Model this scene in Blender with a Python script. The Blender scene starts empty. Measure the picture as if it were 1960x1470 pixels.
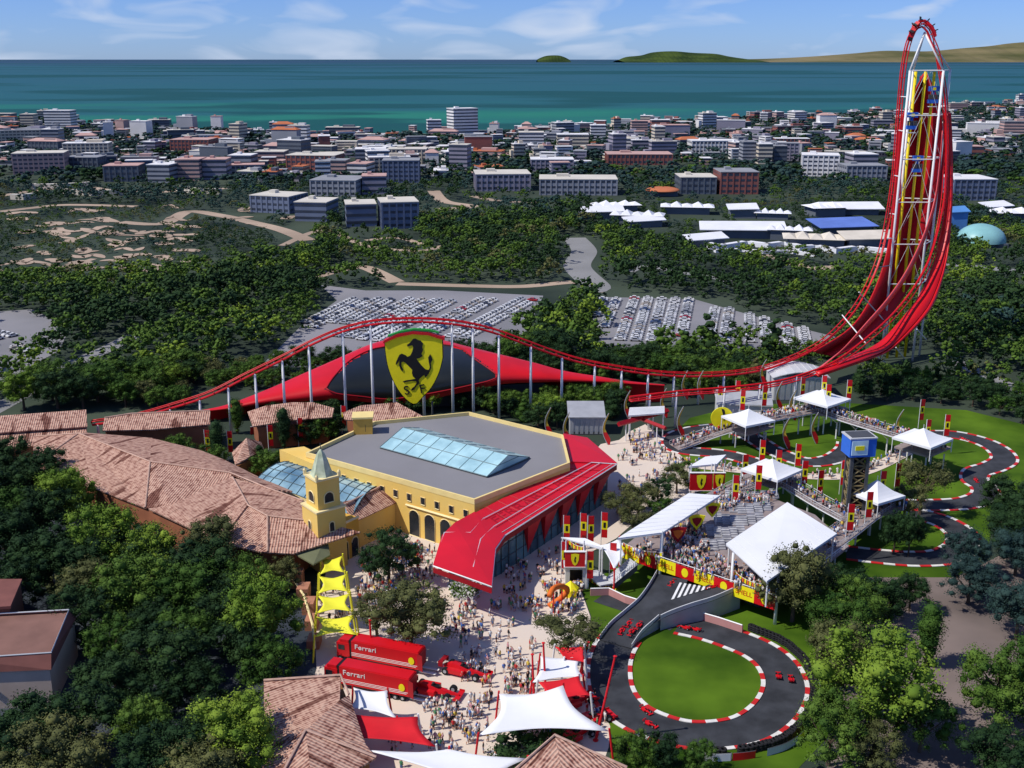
import bpy, math, random
import numpy as np
from mathutils import Vector, Matrix
SC = bpy.context.scene
COL = SC.collection
rnd = random.Random(7)
R = math.radians
# ---------------------------------------------------------------- camera model
F = 2101.0; VH = 113.5; PITCH = math.atan((735-VH)/F); CH = 100.0
cP, sP = math.cos(PITCH), math.sin(PITCH)
def ray(u, v):
    x = (u-980)/F; y = (735-v)/F
    return Vector((x, cP + y*sP, -sP + y*cP))
def at(u, v, z=0.0):
    d = ray(u, v); t = (z-CH)/d.z
    return Vector((d.x*t, d.y*t, z))
def atY(u, v, Y):
    d = ray(u, v); t = Y/d.y
    return Vector((d.x*t, Y, CH+d.z*t))
def pix(p):
    x, y, z = p[0], p[1], p[2]-CH
    d = y*cP - z*sP; h = y*sP + z*cP
    return 980+F*x/d, 735-F*h/d
cam = bpy.data.cameras.new('camera'); co = bpy.data.objects.new('camera', cam); COL.objects.link(co)
co.location = (0, 0, CH); co.rotation_euler = (math.pi/2-PITCH, 0, 0)
cam.sensor_width = 36; cam.lens = F/1960*36; cam.clip_start = 1; cam.clip_end = 600000
SC.camera = co
# ---------------------------------------------------------------- materials
MATS = {}
def mat(name, col, rough=.75, var=.12, scale=1.0, spec=.3, metal=0., emis=0, rand=0.0, col2=None, stretch=(1,1,1), coat=0, bump=0):
    if name in MATS: return MATS[name]
    m = bpy.data.materials.new(name); m.use_nodes = True; nt = m.node_tree; N = nt.nodes; L = nt.links
    b = N['Principled BSDF']; b.inputs['Roughness'].default_value = rough
    b.inputs['Specular IOR Level'].default_value = spec; b.inputs['Metallic'].default_value = metal
    b.inputs['Coat Weight'].default_value = coat
    tc = N.new('ShaderNodeTexCoord'); mp = N.new('ShaderNodeMapping'); mp.inputs['Scale'].default_value = stretch
    L.new(tc.outputs['Object'], mp.inputs['Vector'])
    no = N.new('ShaderNodeTexNoise'); no.inputs['Scale'].default_value = scale; no.inputs['Detail'].default_value = 4
    L.new(mp.outputs[0], no.inputs['Vector'])
    c1 = [min(1, c*(1-var)) for c in col[:3]]; c2 = [min(1, c*(1+var)) for c in (col2 or col)[:3]]
    if col2: c1 = list(col)
    rp = N.new('ShaderNodeValToRGB'); rp.color_ramp.elements[0].position = .35; rp.color_ramp.elements[1].position = .65
    rp.color_ramp.elements[0].color = (*c1, 1); rp.color_ramp.elements[1].color = (*c2, 1)
    L.new(no.outputs['Fac'], rp.inputs['Fac'])
    out = rp.outputs['Color']
    if rand:
        oi = N.new('ShaderNodeObjectInfo'); hs = N.new('ShaderNodeHueSaturation')
        mr = N.new('ShaderNodeMapRange'); mr.inputs['To Min'].default_value = 1-rand; mr.inputs['To Max'].default_value = 1+rand
        L.new(oi.outputs['Random'], mr.inputs['Value']); L.new(mr.outputs[0], hs.inputs['Value'])
        mr2 = N.new('ShaderNodeMapRange'); mr2.inputs['To Min'].default_value = .5+rand*.05; mr2.inputs['To Max'].default_value = .5-rand*.05
        L.new(oi.outputs['Random'], mr2.inputs['Value']); L.new(mr2.outputs[0], hs.inputs['Hue'])
        L.new(out, hs.inputs['Color']); out = hs.outputs['Color']
    L.new(out, b.inputs['Base Color'])
    if bump:
        bp = N.new('ShaderNodeBump'); bp.inputs['Strength'].default_value = bump; L.new(no.outputs['Fac'], bp.inputs['Height']); L.new(bp.outputs[0], b.inputs['Normal'])
    if emis: b.inputs['Emission Color'].default_value = (*col[:3], 1); b.inputs['Emission Strength'].default_value = emis
    MATS[name] = m; return m
red = mat('red_paint', (.62, .006, .012), .42, .08, .15, .4)
dred = mat('deep_red_panel', (.33, .004, .012), .55, .12, .08, .3)
rroof = mat('red_roof_panel', (.62, .008, .022), .5, .16, .05, .35)
white = mat('white_paint', (.78, .78, .76), .5, .05, .4)
fabw = mat('white_tent_fabric', (.80, .81, .82), .7, .04, .12)
fabr = mat('red_sail_fabric', (.66, .012, .02), .7, .08, .3)
faby = mat('yellow_sail_fabric', (.86, .82, .045), .7, .04, .3)
yel = mat('yellow_paint', (.92, .80, .012), .55, .04, .5)
blk = mat('black_paint', (.012, .012, .014), .4, .1, .5)
ochre = mat('yellow_stucco', (.80, .56, .16), .85, .07, .25, col2=(.76, .50, .12))
ocw = mat('pale_stucco_trim', (.85, .70, .36), .8, .05, .4)
groof = mat('grey_flat_roof', (.235, .23, .24), .85, .06, .06)
grey = mat('grey_metal', (.42, .43, .45), .5, .08, .4, metal=.2)
lgrey = mat('light_grey_panel', (.55, .56, .57), .55, .07, .3)
dgrey = mat('dark_grey_metal', (.07, .075, .08), .5, .1, .4)
glass = mat('blue_glass', (.03, .075, .10), .12, .35, .12, .8, col2=(.12, .25, .28), stretch=(1, 1, .3))
skyg = mat('skylight_glass', (.30, .50, .55), .18, .1, .25, .7, col2=(.40, .62, .66))
bglass = mat('barrel_glass', (.10, .20, .28), .2, .1, .12, .7, col2=(.36, .55, .60))
blens = mat('black_glass_roof', (.014, .018, .018), .3, .4, .03, .5)
asph = mat('race_track_asphalt', (.042, .045, .052), .85, .3, .25, .2, bump=.1)
pavem = mat('plaza_paving', (.70, .59, .48), .9, .1, .12, .2, col2=(.62, .53, .45))
lawnm = mat('lawn_grass', (.026, .066, .004), .95, .2, .055, .1, col2=(.080, .15, .010), bump=.3)
lotm = mat('parking_asphalt', (.20, .20, .215), .9, .1, .02, .2, col2=(.24, .235, .25))
roadm = mat('path_surface', (.25, .25, .25), .9, .1, .03, .2)
sandm = mat('sandy_ground', (.42, .32, .24), .95, .2, .02, .1)
dirtm = mat('brown_paved_ground', (.085, .07, .065), .95, .2, .03, .15, col2=(.21, .165, .145))
slatem = mat('slate_service_yard', (.035, .045, .06), .9, .2, .04, .2, col2=(.055, .065, .08))  # slate-blue ground colour of the yard, mottled by noise
bark = mat('bark', (.10, .07, .05), .95, .2, 1)
terr = mat('terracotta_wall', (.30, .11, .055), .9, .15, .3)
brownr = mat('brown_roof', (.20, .075, .06), .8, .12, .3)
beigew = mat('beige_wall', (.60, .47, .37), .9, .06, .3)
win = mat('dark_window', (.02, .024, .03), .25, .2, .5, .6)
copper = mat('green_copper', (.36, .42, .28), .6, .15, .6, col2=(.50, .55, .40))
orange = mat('orange_fabric', (.75, .16, .02), .7, .1, .5)
blue = mat('blue_paint', (.03, .15, .62), .5, .05, .5)
sbl = mat('pale_screen', (.55, .75, .85), .4, .1, .3)
rubber = mat('black_rubber', (.012, .012, .014), .8, .1, 1)
skin = mat('skin', (.55, .30, .20), .7, .05, 2)
seatm = mat('grey_seat_plastic', (.44, .44, .46), .7, .2, .6)
deckm = mat('deck_floor', (.27, .22, .21), .9, .15, .4)
pinkm = mat('pink_retaining_wall', (.50, .24, .22), .9, .08, .4)
leafm = {}
def foliage(name, c1, c2):
    m = mat('foliage_'+name, c1, .8, .0, 3.2, .15, rand=.22, col2=c2); leafm[name] = m; return m
foliage('dark', (.010, .030, .011), (.027, .062, .016)); foliage('mid', (.028, .070, .010), (.085, .155, .022))
foliage('lime', (.062, .125, .013), (.19, .28, .03)); foliage('olive', (.055, .065, .022), (.125, .135, .045))
foliage('slate', (.018, .045, .042), (.035, .070, .058))  # blue shadow tone of the far trees put into the leaf colour
def tile_mat():
    m = bpy.data.materials.new('clay_roof_tiles'); m.use_nodes = True; nt = m.node_tree; N = nt.nodes; L = nt.links
    b = N['Principled BSDF']; b.inputs['Roughness'].default_value = .9; b.inputs['Specular IOR Level'].default_value = .15
    tc = N.new('ShaderNodeTexCoord'); uv = N.new('ShaderNodeUVMap')
    w = N.new('ShaderNodeTexWave'); w.bands_direction = 'X'; w.inputs['Scale'].default_value = .55; w.inputs['Distortion'].default_value = 1.2; w.inputs['Detail'].default_value = 2
    w2 = N.new('ShaderNodeTexWave'); w2.bands_direction = 'Y'; w2.inputs['Scale'].default_value = .42; w2.inputs['Distortion'].default_value = 3.5; w2.inputs['Detail'].default_value = 2
    no = N.new('ShaderNodeTexNoise'); no.inputs['Scale'].default_value = .9; no.inputs['Detail'].default_value = 5
    mp = N.new('ShaderNodeMapping'); mp.inputs['Scale'].default_value = (.75, .14, 1)
    n2 = N.new('ShaderNodeTexNoise'); n2.inputs['Scale'].default_value = .55; n2.inputs['Detail'].default_value = 3
    for t in (w, w2, no): L.new(uv.outputs[0], t.inputs['Vector'])
    L.new(uv.outputs[0], mp.inputs['Vector']); L.new(mp.outputs[0], n2.inputs['Vector'])
    rp = N.new('ShaderNodeValToRGB'); e = rp.color_ramp.elements
    e[0].position = .28; e[0].color = (.15, .055, .042, 1); e[1].position = .66; e[1].color = (.60, .39, .29, 1)
    k = e.new(.45); k.color = (.44, .235, .175, 1)
    a = N.new('ShaderNodeMath'); a.operation = 'MULTIPLY_ADD'; a.inputs[1].default_value = .26; L.new(w.outputs['Fac'], a.inputs[0]); L.new(no.outputs['Fac'], a.inputs[2])
    a2 = N.new('ShaderNodeMath'); a2.operation = 'MULTIPLY_ADD'; a2.inputs[1].default_value = .10; L.new(w2.outputs['Fac'], a2.inputs[0]); L.new(a.outputs[0], a2.inputs[2])
    s = N.new('ShaderNodeMath'); s.operation = 'SUBTRACT'; s.inputs[1].default_value = .16; L.new(a2.outputs[0], s.inputs[0])
    L.new(s.outputs[0], rp.inputs['Fac'])
    r2 = N.new('ShaderNodeValToRGB'); r2.color_ramp.elements[0].position = .58; r2.color_ramp.elements[1].position = .62
    r2.color_ramp.elements[0].color = (1, 1, 1, 1); r2.color_ramp.elements[1].color = (.36, .26, .25, 1); L.new(n2.outputs['Fac'], r2.inputs['Fac'])
    mx = N.new('ShaderNodeMix'); mx.data_type = 'RGBA'; mx.blend_type = 'MULTIPLY'; mx.inputs['Factor'].default_value = 1
    L.new(rp.outputs[0], mx.inputs['A']); L.new(r2.outputs[0], mx.inputs['B']); L.new(mx.outputs['Result'], b.inputs['Base Color'])
    bp = N.new('ShaderNodeBump'); bp.inputs['Strength'].default_value = .6; bp.inputs['Distance'].default_value = .3; L.new(w.outputs['Fac'], bp.inputs['Height']); L.new(bp.outputs[0], b.inputs['Normal'])
    return m
tile = tile_mat()
# ---------------------------------------------------------------- mesh builder
LOC = {}
class MB:
    def __init__(s): s.v = []; s.f = []; s.m = []; s.uv = {}
    def add(s, vs, fs, m=0):
        o = len(s.v); s.v += [tuple(p) for p in vs]
        for f in fs: s.f.append([i+o for i in f]); s.m.append(m)
    def quad(s, *p, m=0): s.add(p, [list(range(len(p)))], m)
    def box(s, c, sz, rz=0, m=0):           # c = centre of the bottom face
        x, y, z = sz[0]/2, sz[1]/2, sz[2]; ca, sa = math.cos(rz), math.sin(rz)
        vs = [(c[0]+a*x*ca-b*y*sa, c[1]+a*x*sa+b*y*ca, c[2]+h*z) for h in (0, 1) for a, b in ((-1, -1), (1, -1), (1, 1), (-1, 1))]
        s.add(vs, [[3, 2, 1, 0], [4, 5, 6, 7], [0, 1, 5, 4], [1, 2, 6, 5], [2, 3, 7, 6], [3, 0, 4, 7]], m)
    def prism(s, poly, z0, z1, m=0, mt=None):
        a = sum(poly[i-1][0]*poly[i][1]-poly[i][0]*poly[i-1][1] for i in range(len(poly)))
        if a < 0: poly = poly[::-1]
        n = len(poly); f0 = z0 if callable(z0) else (lambda i: z0)
        vs = [(p[0], p[1], z0) for p in poly]+[(p[0], p[1], z1) for p in poly]
        s.add(vs, [[i, (i+1) % n, (i+1) % n+n, i+n] for i in range(n)]+[list(range(n))[::-1]], m)
        s.add(vs[n:], [list(range(n))], m if mt is None else mt)
    def slab(s, pts, t, m=0, mb=None):       # thick sheet from a 3-D polygon, thickened down
        n = len(pts); lo = [(p[0], p[1], p[2]-t) for p in pts]; up = [tuple(p) for p in pts]
        a = sum(pts[i-1][0]*pts[i][1]-pts[i][0]*pts[i-1][1] for i in range(n))
        o = list(range(n)) if a > 0 else list(range(n))[::-1]
        s.add(up+lo, [o, [i+n for i in o[::-1]]]+[[o[i-1], o[i-1]+n, o[i]+n, o[i]][::-1] for i in range(n)], m if mb is None else mb)
        if mb is not None: s.m[-(n+2)] = m
    def tube(s, pts, r, n=6, m=0, cap=True):
        pts = [Vector(p) for p in pts]; k = len(pts); rr = r if isinstance(r, (list, tuple)) else [r]*k
        rings = []; up = None
        for i, p in enumerate(pts):
            t = (pts[min(i+1, k-1)]-pts[max(i-1, 0)]).normalized()
            if up is None: up = Vector((0, 0, 1)) if abs(t.z) < .9 else Vector((0, 1, 0))
            a = t.cross(up).normalized(); b = a.cross(t); up = b
            rings.append([p+(a*math.cos(2*math.pi*j/n)+b*math.sin(2*math.pi*j/n))*rr[i] for j in range(n)])
        o = [q for g in rings for q in g]
        fs = [[i*n+j, i*n+(j+1) % n, (i+1)*n+(j+1) % n, (i+1)*n+j] for i in range(k-1) for j in range(n)]
        if cap: fs += [list(range(n))[::-1], [(k-1)*n+j for j in range(n)]]
        s.add(o, fs, m)
    def bar(s, a, b, r, n=5, m=0): s.tube([a, b], r, n, m)
    def loft(s, A, B, m=0, th=0):            # sheet between two resampled curves
        n = len(A); s.add(list(A)+list(B), [[i, i+1, n+i+1, n+i] for i in range(n-1)], m)
    def lathe(s, prof, c=(0, 0, 0), n=12, m=0):
        vs = [(c[0]+r*math.cos(2*math.pi*j/n), c[1]+r*math.sin(2*math.pi*j/n), c[2]+z) for r, z in prof for j in range(n)]
        s.add(vs, [[i*n+j, i*n+(j+1) % n, (i+1)*n+(j+1) % n, (i+1)*n+j] for i in range(len(prof)-1) for j in range(n)], m)
    def build(s, name, mats, parent=None, smooth=False, loc=None, uvroof=False):
        if not isinstance(mats, (list, tuple)): mats = [mats]
        L = LOC.get(parent.name, Vector()) if parent else (Vector(loc) if loc is not None else Vector())
        me = bpy.data.meshes.new(name)
        me.from_pydata([(p[0]-L.x, p[1]-L.y, p[2]-L.z) for p in s.v], [], s.f)
        for m in mats: me.materials.append(m)
        if len(mats) > 1: me.polygons.foreach_set('material_index', s.m)
        if smooth: me.polygons.foreach_set('use_smooth', [True]*len(s.f))
        if uvroof:
            uv = me.uv_layers.new(name='UVMap')
            for p in me.polygons:
                nrm = p.normal; h = Vector((-nrm.y, nrm.x, 0)); h = h.normalized() if h.length > .01 else Vector((1, 0, 0)); d = nrm.cross(h)
                for li in p.loop_indices:
                    c = me.vertices[me.loops[li].vertex_index].co; uv.data[li].uv = (c.dot(h), c.dot(d))
        me.update()
        o = bpy.data.objects.new(name, me); COL.objects.link(o)
        if parent: o.parent = parent; LOC[o.name] = L
        else: o.location = L; LOC[o.name] = L
        return o
def tag(o, label=None, cat=None, group=None, kind=None):
    if label: o['label'] = label
    if cat: o['category'] = cat
    if group: o['group'] = group
    if kind: o['kind'] = kind
    return o
def thing(name, label, cat, loc=(0, 0, 0), rz=0, group=None):
    o = bpy.data.objects.new(name, None); o.empty_display_size = .5; COL.objects.link(o)
    o.location = loc; o.rotation_euler = (0, 0, rz); LOC[o.name] = Vector(loc)
    return tag(o, label, cat, group)
KIDS = {}
def copy_tree(o, parent=None):
    c = o.copy(); COL.objects.link(c); c.parent = parent
    for ch in [x for x in o.children]: copy_tree(ch, c)
    return c
def struct(name, mb, m, **k): return tag(mb.build(name, m, **k), kind='structure')
def text_mesh(txt, size, name, m, parent, M, extr=.02, sx=1):
    cu = bpy.data.curves.new('txt', 'FONT'); cu.body = txt; cu.size = size; cu.extrude = extr; cu.align_x = 'CENTER'; cu.align_y = 'CENTER'
    t = bpy.data.objects.new('txt', cu); COL.objects.link(t); dg = bpy.context.evaluated_depsgraph_get(); dg.update()
    me = bpy.data.meshes.new_from_object(t.evaluated_get(dg)); bpy.data.objects.remove(t); bpy.data.curves.remove(cu)
    me.name = name; me.materials.clear(); me.materials.append(m)
    me.transform(Matrix.Diagonal((sx, 1, 1, 1))); L = LOC[parent.name]; me.transform(Matrix.Translation(-L) @ M)
    o = bpy.data.objects.new(name, me); COL.objects.link(o); o.parent = parent; LOC[o.name] = L
    return o
def frame(o, xdir, nrm):                     # matrix with local x = xdir, z = nrm, origin o
    x = Vector(xdir).normalized(); n = Vector(nrm).normalized(); y = n.cross(x).normalized(); n = x.cross(y)
    return Matrix(((x.x, y.x, n.x, o[0]), (x.y, y.y, n.y, o[1]), (x.z, y.z, n.z, o[2]), (0, 0, 0, 1)))
def smooth_pts(P, n):                        # Catmull-Rom resample of a list of points/tuples
    P = [Vector(p) for p in P]; k = len(P)-1; seg = [(P[i+1]-P[i]).length+1e-6 for i in range(k)]; T = sum(seg); out = []
    cum = [0]
    for q in seg: cum.append(cum[-1]+q)
    for j in range(n):
        d = T*j/(n-1); i = 0
        while i < k-1 and cum[i+1] < d: i += 1
        t = min(1, max(0, (d-cum[i])/seg[i])); p0, p1, p2, p3 = P[max(i-1, 0)], P[i], P[i+1], P[min(i+2, k)]
        out.append(.5*((2*p1)+(-p0+p2)*t+(2*p0-5*p1+4*p2-p3)*t*t+(-p0+3*p1-3*p2+p3)*t*t*t))
    return out
def inpoly(x, y, P):
    c = False; j = len(P)-1
    for i in range(len(P)):
        xi, yi = P[i]; xj, yj = P[j]
        if (yi > y) != (yj > y) and x < (xj-xi)*(y-yi)/(yj-yi)+xi: c = not c
        j = i
    return c
# ---------------------------------------------------------------- sky and sun
SUN_EL, SUN_AZ = 50, 255      # azimuth clockwise from +Y : light comes from the left and a little from the camera's side
w = bpy.data.worlds.new('World'); SC.world = w; w.use_nodes = True; nt = w.node_tree; N = nt.nodes; L = nt.links
bg = N['Background']; bg.inputs[1].default_value = .13
sk = N.new('ShaderNodeTexSky'); sk.sky_type = 'NISHITA'; sk.sun_disc = False; sk.sun_elevation = R(SUN_EL); sk.sun_rotation = R(SUN_AZ)
sk.ozone_density = 3; sk.dust_density = .3; sk.air_density = .8; sk.altitude = 600
tc = N.new('ShaderNodeTexCoord'); mp = N.new('ShaderNodeMapping'); mp.inputs['Scale'].default_value = (6.5, 6.5, 25.0); mp.inputs['Location'].default_value = (1.4, 5.3, 2.7)
L.new(tc.outputs['Generated'], mp.inputs['Vector'])
no = N.new('ShaderNodeTexNoise'); no.inputs['Scale'].default_value = 1.9; no.inputs['Detail'].default_value = 4; no.inputs['Roughness'].default_value = .42; no.inputs['Distortion'].default_value = .6
L.new(mp.outputs[0], no.inputs['Vector'])
rp = N.new('ShaderNodeValToRGB'); rp.color_ramp.elements[0].position = .52; rp.color_ramp.elements[1].position = .80; L.new(no.outputs['Fac'], rp.inputs['Fac'])
tint = N.new('ShaderNodeMix'); tint.data_type = 'RGBA'; tint.blend_type = 'MULTIPLY'; tint.inputs['Factor'].default_value = 1; tint.inputs['B'].default_value = (.42, .57, .97, 1)
L.new(sk.outputs[0], tint.inputs['A'])
mx = N.new('ShaderNodeMix'); mx.data_type = 'RGBA'; mx.inputs['B'].default_value = (4.6, 5.3, 6.6, 1)
L.new(rp.outputs[0], mx.inputs['Factor']); L.new(tint.outputs['Result'], mx.inputs['A']); L.new(mx.outputs['Result'], bg.inputs[0])
sl = bpy.data.lights.new('sun', 'SUN'); sl.energy = 4.2; sl.angle = R(.5); sl.color = (1, .95, .87)
so = bpy.data.objects.new('sun', sl); COL.objects.link(so)
az = R(SUN_AZ); el = R(SUN_EL); sd = Vector((math.sin(az)*math.cos(el), math.cos(az)*math.cos(el), math.sin(el)))
so.rotation_euler = sd.to_track_quat('Z', 'Y').to_euler(); so.location = sd*500
SC.view_settings.view_transform = 'Standard'; SC.view_settings.look = 'None'; SC.view_settings.exposure = 0.0; SC.view_settings.gamma = 1
# ================================================================ SETTING
coast = [(-700, 196), (-200, 214), (0, 224), (140, 236), (300, 245), (450, 255), (620, 257), (760, 256), (900, 256), (1050, 248), (1200, 238), (1400, 228), (1600, 220), (1750, 211), (1850, 203), (1960, 196), (2200, 184), (2700, 160)]
cw = [at(u, v) for u, v in coast]
g = MB(); g.quad((-1100, -60, 0), (1500, -60, 0), (3600, 1500, 0), *[(p.x, p.y, 0) for p in cw[::-1]], (-3000, 1500, 0))
gm = mat('ground_earth', (.022, .034, .026), .95, .2, .012, .15, col2=(.050, .068, .046))
struct('ground', g, gm)
# beach along the coast
b_ = MB(); n = len(cw)
off = [p+Vector((0, -14, .06)) for p in cw]; off2 = [p+Vector((0, 10+8*math.sin(i), -.9)) for i, p in enumerate(cw)]
b_.loft([p+Vector((0, -14, .08)) for p in cw], [p+Vector((0, 12, -.6)) for p in cw])
struct('beach', b_, mat('beach_sand', (.30, .19, .09), .95, .15, .02, .1))
# sea
def sea_mat():
    m = bpy.data.materials.new('sea_water'); m.use_nodes = True; nt = m.node_tree; N = nt.nodes; L = nt.links
    b = N['Principled BSDF']; b.inputs['Roughness'].default_value = .5; b.inputs['Specular IOR Level'].default_value = .08
    tc = N.new('ShaderNodeTexCoord'); sp = N.new('ShaderNodeSeparateXYZ'); L.new(tc.outputs['Object'], sp.inputs[0])
    lg = N.new('ShaderNodeMath'); lg.operation = 'LOGARITHM'; lg.inputs[1].default_value = 10; L.new(sp.outputs[1], lg.inputs[0])
    # bands follow distance from the shore: a noise stretched along the coast wobbles them
    dv = N.new('ShaderNodeMath'); dv.operation = 'DIVIDE'; L.new(sp.outputs[0], dv.inputs[0]); L.new(sp.outputs[1], dv.inputs[1])
    cb = N.new('ShaderNodeCombineXYZ'); m1 = N.new('ShaderNodeMath'); m1.operation = 'MULTIPLY'; m1.inputs[1].default_value = 3.2; L.new(dv.outputs[0], m1.inputs[0])
    m2 = N.new('ShaderNodeMath'); m2.operation = 'MULTIPLY'; m2.inputs[1].default_value = 13; L.new(lg.outputs[0], m2.inputs[0]); L.new(m1.outputs[0], cb.inputs[0]); L.new(m2.outputs[0], cb.inputs[1])
    no = N.new('ShaderNodeTexNoise'); no.inputs['Scale'].default_value = 1.0; no.inputs['Detail'].default_value = 5; no.inputs['Roughness'].default_value = .55; L.new(cb.outputs[0], no.inputs['Vector'])
    mr = N.new('ShaderNodeMapRange'); mr.inputs['From Min'].default_value = 3.2; mr.inputs['From Max'].default_value = 4.75; L.new(lg.outputs[0], mr.inputs['Value'])
    ad = N.new('ShaderNodeMath'); ad.operation = 'MULTIPLY_ADD'; ad.inputs[1].default_value = .42; L.new(no.outputs['Fac'], ad.inputs[0]); L.new(mr.outputs[0], ad.inputs[2])
    sb = N.new('ShaderNodeMath'); sb.operation = 'SUBTRACT'; sb.inputs[1].default_value = .21; L.new(ad.outputs[0], sb.inputs[0])
    rp = N.new('ShaderNodeValToRGB'); e = rp.color_ramp.elements
    e[0].position = 0; e[0].color = (.018, .19, .11, 1); e[1].position = 1; e[1].color = (.030, .06, .11, 1)
    for p, c in ((.07, (.014, .16, .105)), (.15, (.014, .105, .11)), (.36, (.018, .098, .118)), (.60, (.020, .098, .118)), (.82, (.024, .072, .11))):
        k = e.new(p); k.color = (*c, 1)
    L.new(sb.outputs[0], rp.inputs['Fac'])
    r2 = N.new('ShaderNodeValToRGB'); r2.color_ramp.elements[0].position = .50; r2.color_ramp.elements[1].position = .56
    n2 = N.new('ShaderNodeTexNoise'); n2.inputs['Scale'].default_value = .75; n2.inputs['Detail'].default_value = 3; L.new(cb.outputs[0], n2.inputs['Vector']); L.new(n2.outputs['Fac'], r2.inputs['Fac'])
    mx = N.new('ShaderNodeMix'); mx.data_type = 'RGBA'; mx.inputs['B'].default_value = (.003, .062, .048, 1)
    ml = N.new('ShaderNodeMath'); ml.operation = 'MULTIPLY'; ml.inputs[1].default_value = .85; L.new(r2.outputs[0], ml.inputs[0]); L.new(ml.outputs[0], mx.inputs['Factor']); L.new(rp.outputs[0], mx.inputs['A'])
    L.new(mx.outputs['Result'], b.inputs['Base Color'])
    return m
s = MB(); s.quad((-3e5, 900, -1.2), (3e5, 900, -1.2), (3e5, 4.5e5, -1.2), (-3e5, 4.5e5, -1.2)); struct('sea', s, sea_mat())
# far islands and headland
def hills(name, Y, prof, base, m, depth):
    h = MB(); rows = []; N_ = 120; P = smooth_pts([(u, v, 0) for u, v in prof], N_)
    for k, fr in enumerate((0, .25, .55, .8, 1)):
        row = []
        for i, p in enumerate(P):
            top = atY(p.x, p.y, Y).z; x = atY(p.x, p.y, Y).x; hh = (0, .45, 1, .6, 0)[k]
            j = 1+.10*math.sin(i*1.7+k*2.1)+.07*math.sin(i*.61+k)
            row.append((x, Y-depth/2+depth*fr, -5 + max(0, top+5)*hh*(j if k in (1, 3) else 1)))
        rows.append(row)
    for a, b in zip(rows, rows[1:]): h.loft(a, b)
    return struct(name, h, m, smooth=True)
him = mat('hill_scrub', (.016, .034, .008), .95, .3, .0009, .1, col2=(.045, .07, .012))
him2 = mat('headland_scrub', (.08, .085, .03), .95, .3, .0003, .1, col2=(.17, .14, .07), stretch=(1, 1, 12))
hills('island', 42000, [(1028, 114), (1036, 110), (1048, 106.5), (1068, 106), (1080, 109), (1090, 114)], 115, him, 3000)
hills('island', 40000, [(1184, 115), (1200, 109), (1228, 106), (1252, 100), (1290, 98), (1330, 101), (1372, 103), (1398, 108), (1425, 112), (1450, 115)], 116, him, 5000)
hills('headland', 44000, [(1400, 114), (1480, 112), (1560, 108), (1640, 102), (1700, 97), (1780, 98), (1850, 92), (1900, 88), (1960, 81), (2100, 74), (2300, 60)], 118, him2, 7000)

def ground_sheet(name, poly, m, z, label=None):
    q = MB(); q.quad(*[at(u, v, z) for u, v in poly][::-1]); return struct(name, q, m)
def ribbon_pts(P, w, z=0, n=60):
    C = smooth_pts([at(u, v, z) if len(r) == 0 else at(u, v, r[0]) for (u, v, *r) in P], n)
    A, B = [], []
    for i, p in enumerate(C):
        t = C[min(i+1, n-1)]-C[max(i-1, 0)]; t.z = 0; t.normalize(); nn = Vector((-t.y, t.x, 0))
        ww = w if not callable(w) else w(i/(n-1)); A.append(p+nn*ww/2); B.append(p-nn*ww/2)
    return C, A, B
def path(name, P, w, m, z=.05, n=50):
    C, A, B = ribbon_pts(P, w, z, n); q = MB(); q.loft(B, A); return struct(name, q, m)
# polygons (pixels of the photo, on the ground)
LOT_A = [(612, 545), (700, 556), (850, 556), (1040, 566), (1005, 640), (955, 700), (640, 705), (500, 700), (575, 625), (645, 575)]
LOT_B = [(1145, 568), (1330, 573), (1480, 615), (1600, 645), (1560, 668), (1480, 668), (1150, 668), (1135, 610)]
LOT_C = [(-60, 600), (60, 592), (105, 612), (128, 640), (112, 672), (60, 700), (30, 730), (-60, 735)]
PLAZA = [(630, 1075), (700, 1000), (850, 960), (1100, 905), (1150, 850), (1185, 842), (1207, 825), (1235, 812), (1258, 830), (1290, 860), (1338, 905), (1350, 935), (1230, 985), (1180, 1030), (1125, 1060), (1112, 1130), (1130, 1180), (1128, 1250), (1140, 1330), (1168, 1390), (1165, 1430), (1120, 1560), (640, 1560), (560, 1420), (606, 1280), (600, 1180)]
LAWN_F = [(1112, 1125), (1180, 1085), (1290, 1075), (1500, 1120), (1570, 1180), (1610, 1290), (1595, 1400), (1500, 1500), (1160, 1500), (1172, 1410), (1140, 1330), (1128, 1250), (1132, 1180)]
LAWN_B = [(1270, 850), (1320, 800), (1420, 775), (1600, 770), (1850, 785), (1990, 820), (1990, 960), (1900, 1000), (1890, 1060), (1830, 1105), (1600, 1105), (1500, 1040), (1340, 960), (1345, 905)]
BROWN = [(1590, 1105), (1830, 1105), (1960, 1040), (2100, 1040), (2200, 1520), (1560, 1560), (1600, 1400), (1620, 1290), (1590, 1200)]
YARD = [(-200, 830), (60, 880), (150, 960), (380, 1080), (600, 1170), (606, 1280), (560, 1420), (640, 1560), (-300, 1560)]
q = MB(); q.quad(*[at(u, v, .03) for u, v in LOT_A][::-1]); struct('parking_lot', q, lotm)
ground_sheet('parking_lot', LOT_B, lotm, .03); ground_sheet('parking_lot', LOT_C, lotm, .03)
ground_sheet('plaza', PLAZA, pavem, .06); ground_sheet('lawn', LAWN_F, lawnm, .04); ground_sheet('lawn', LAWN_B, lawnm, .04)
ground_sheet('paved_ground', BROWN, dirtm, .02); ground_sheet('service_yard', YARD, slatem, .02)
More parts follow.
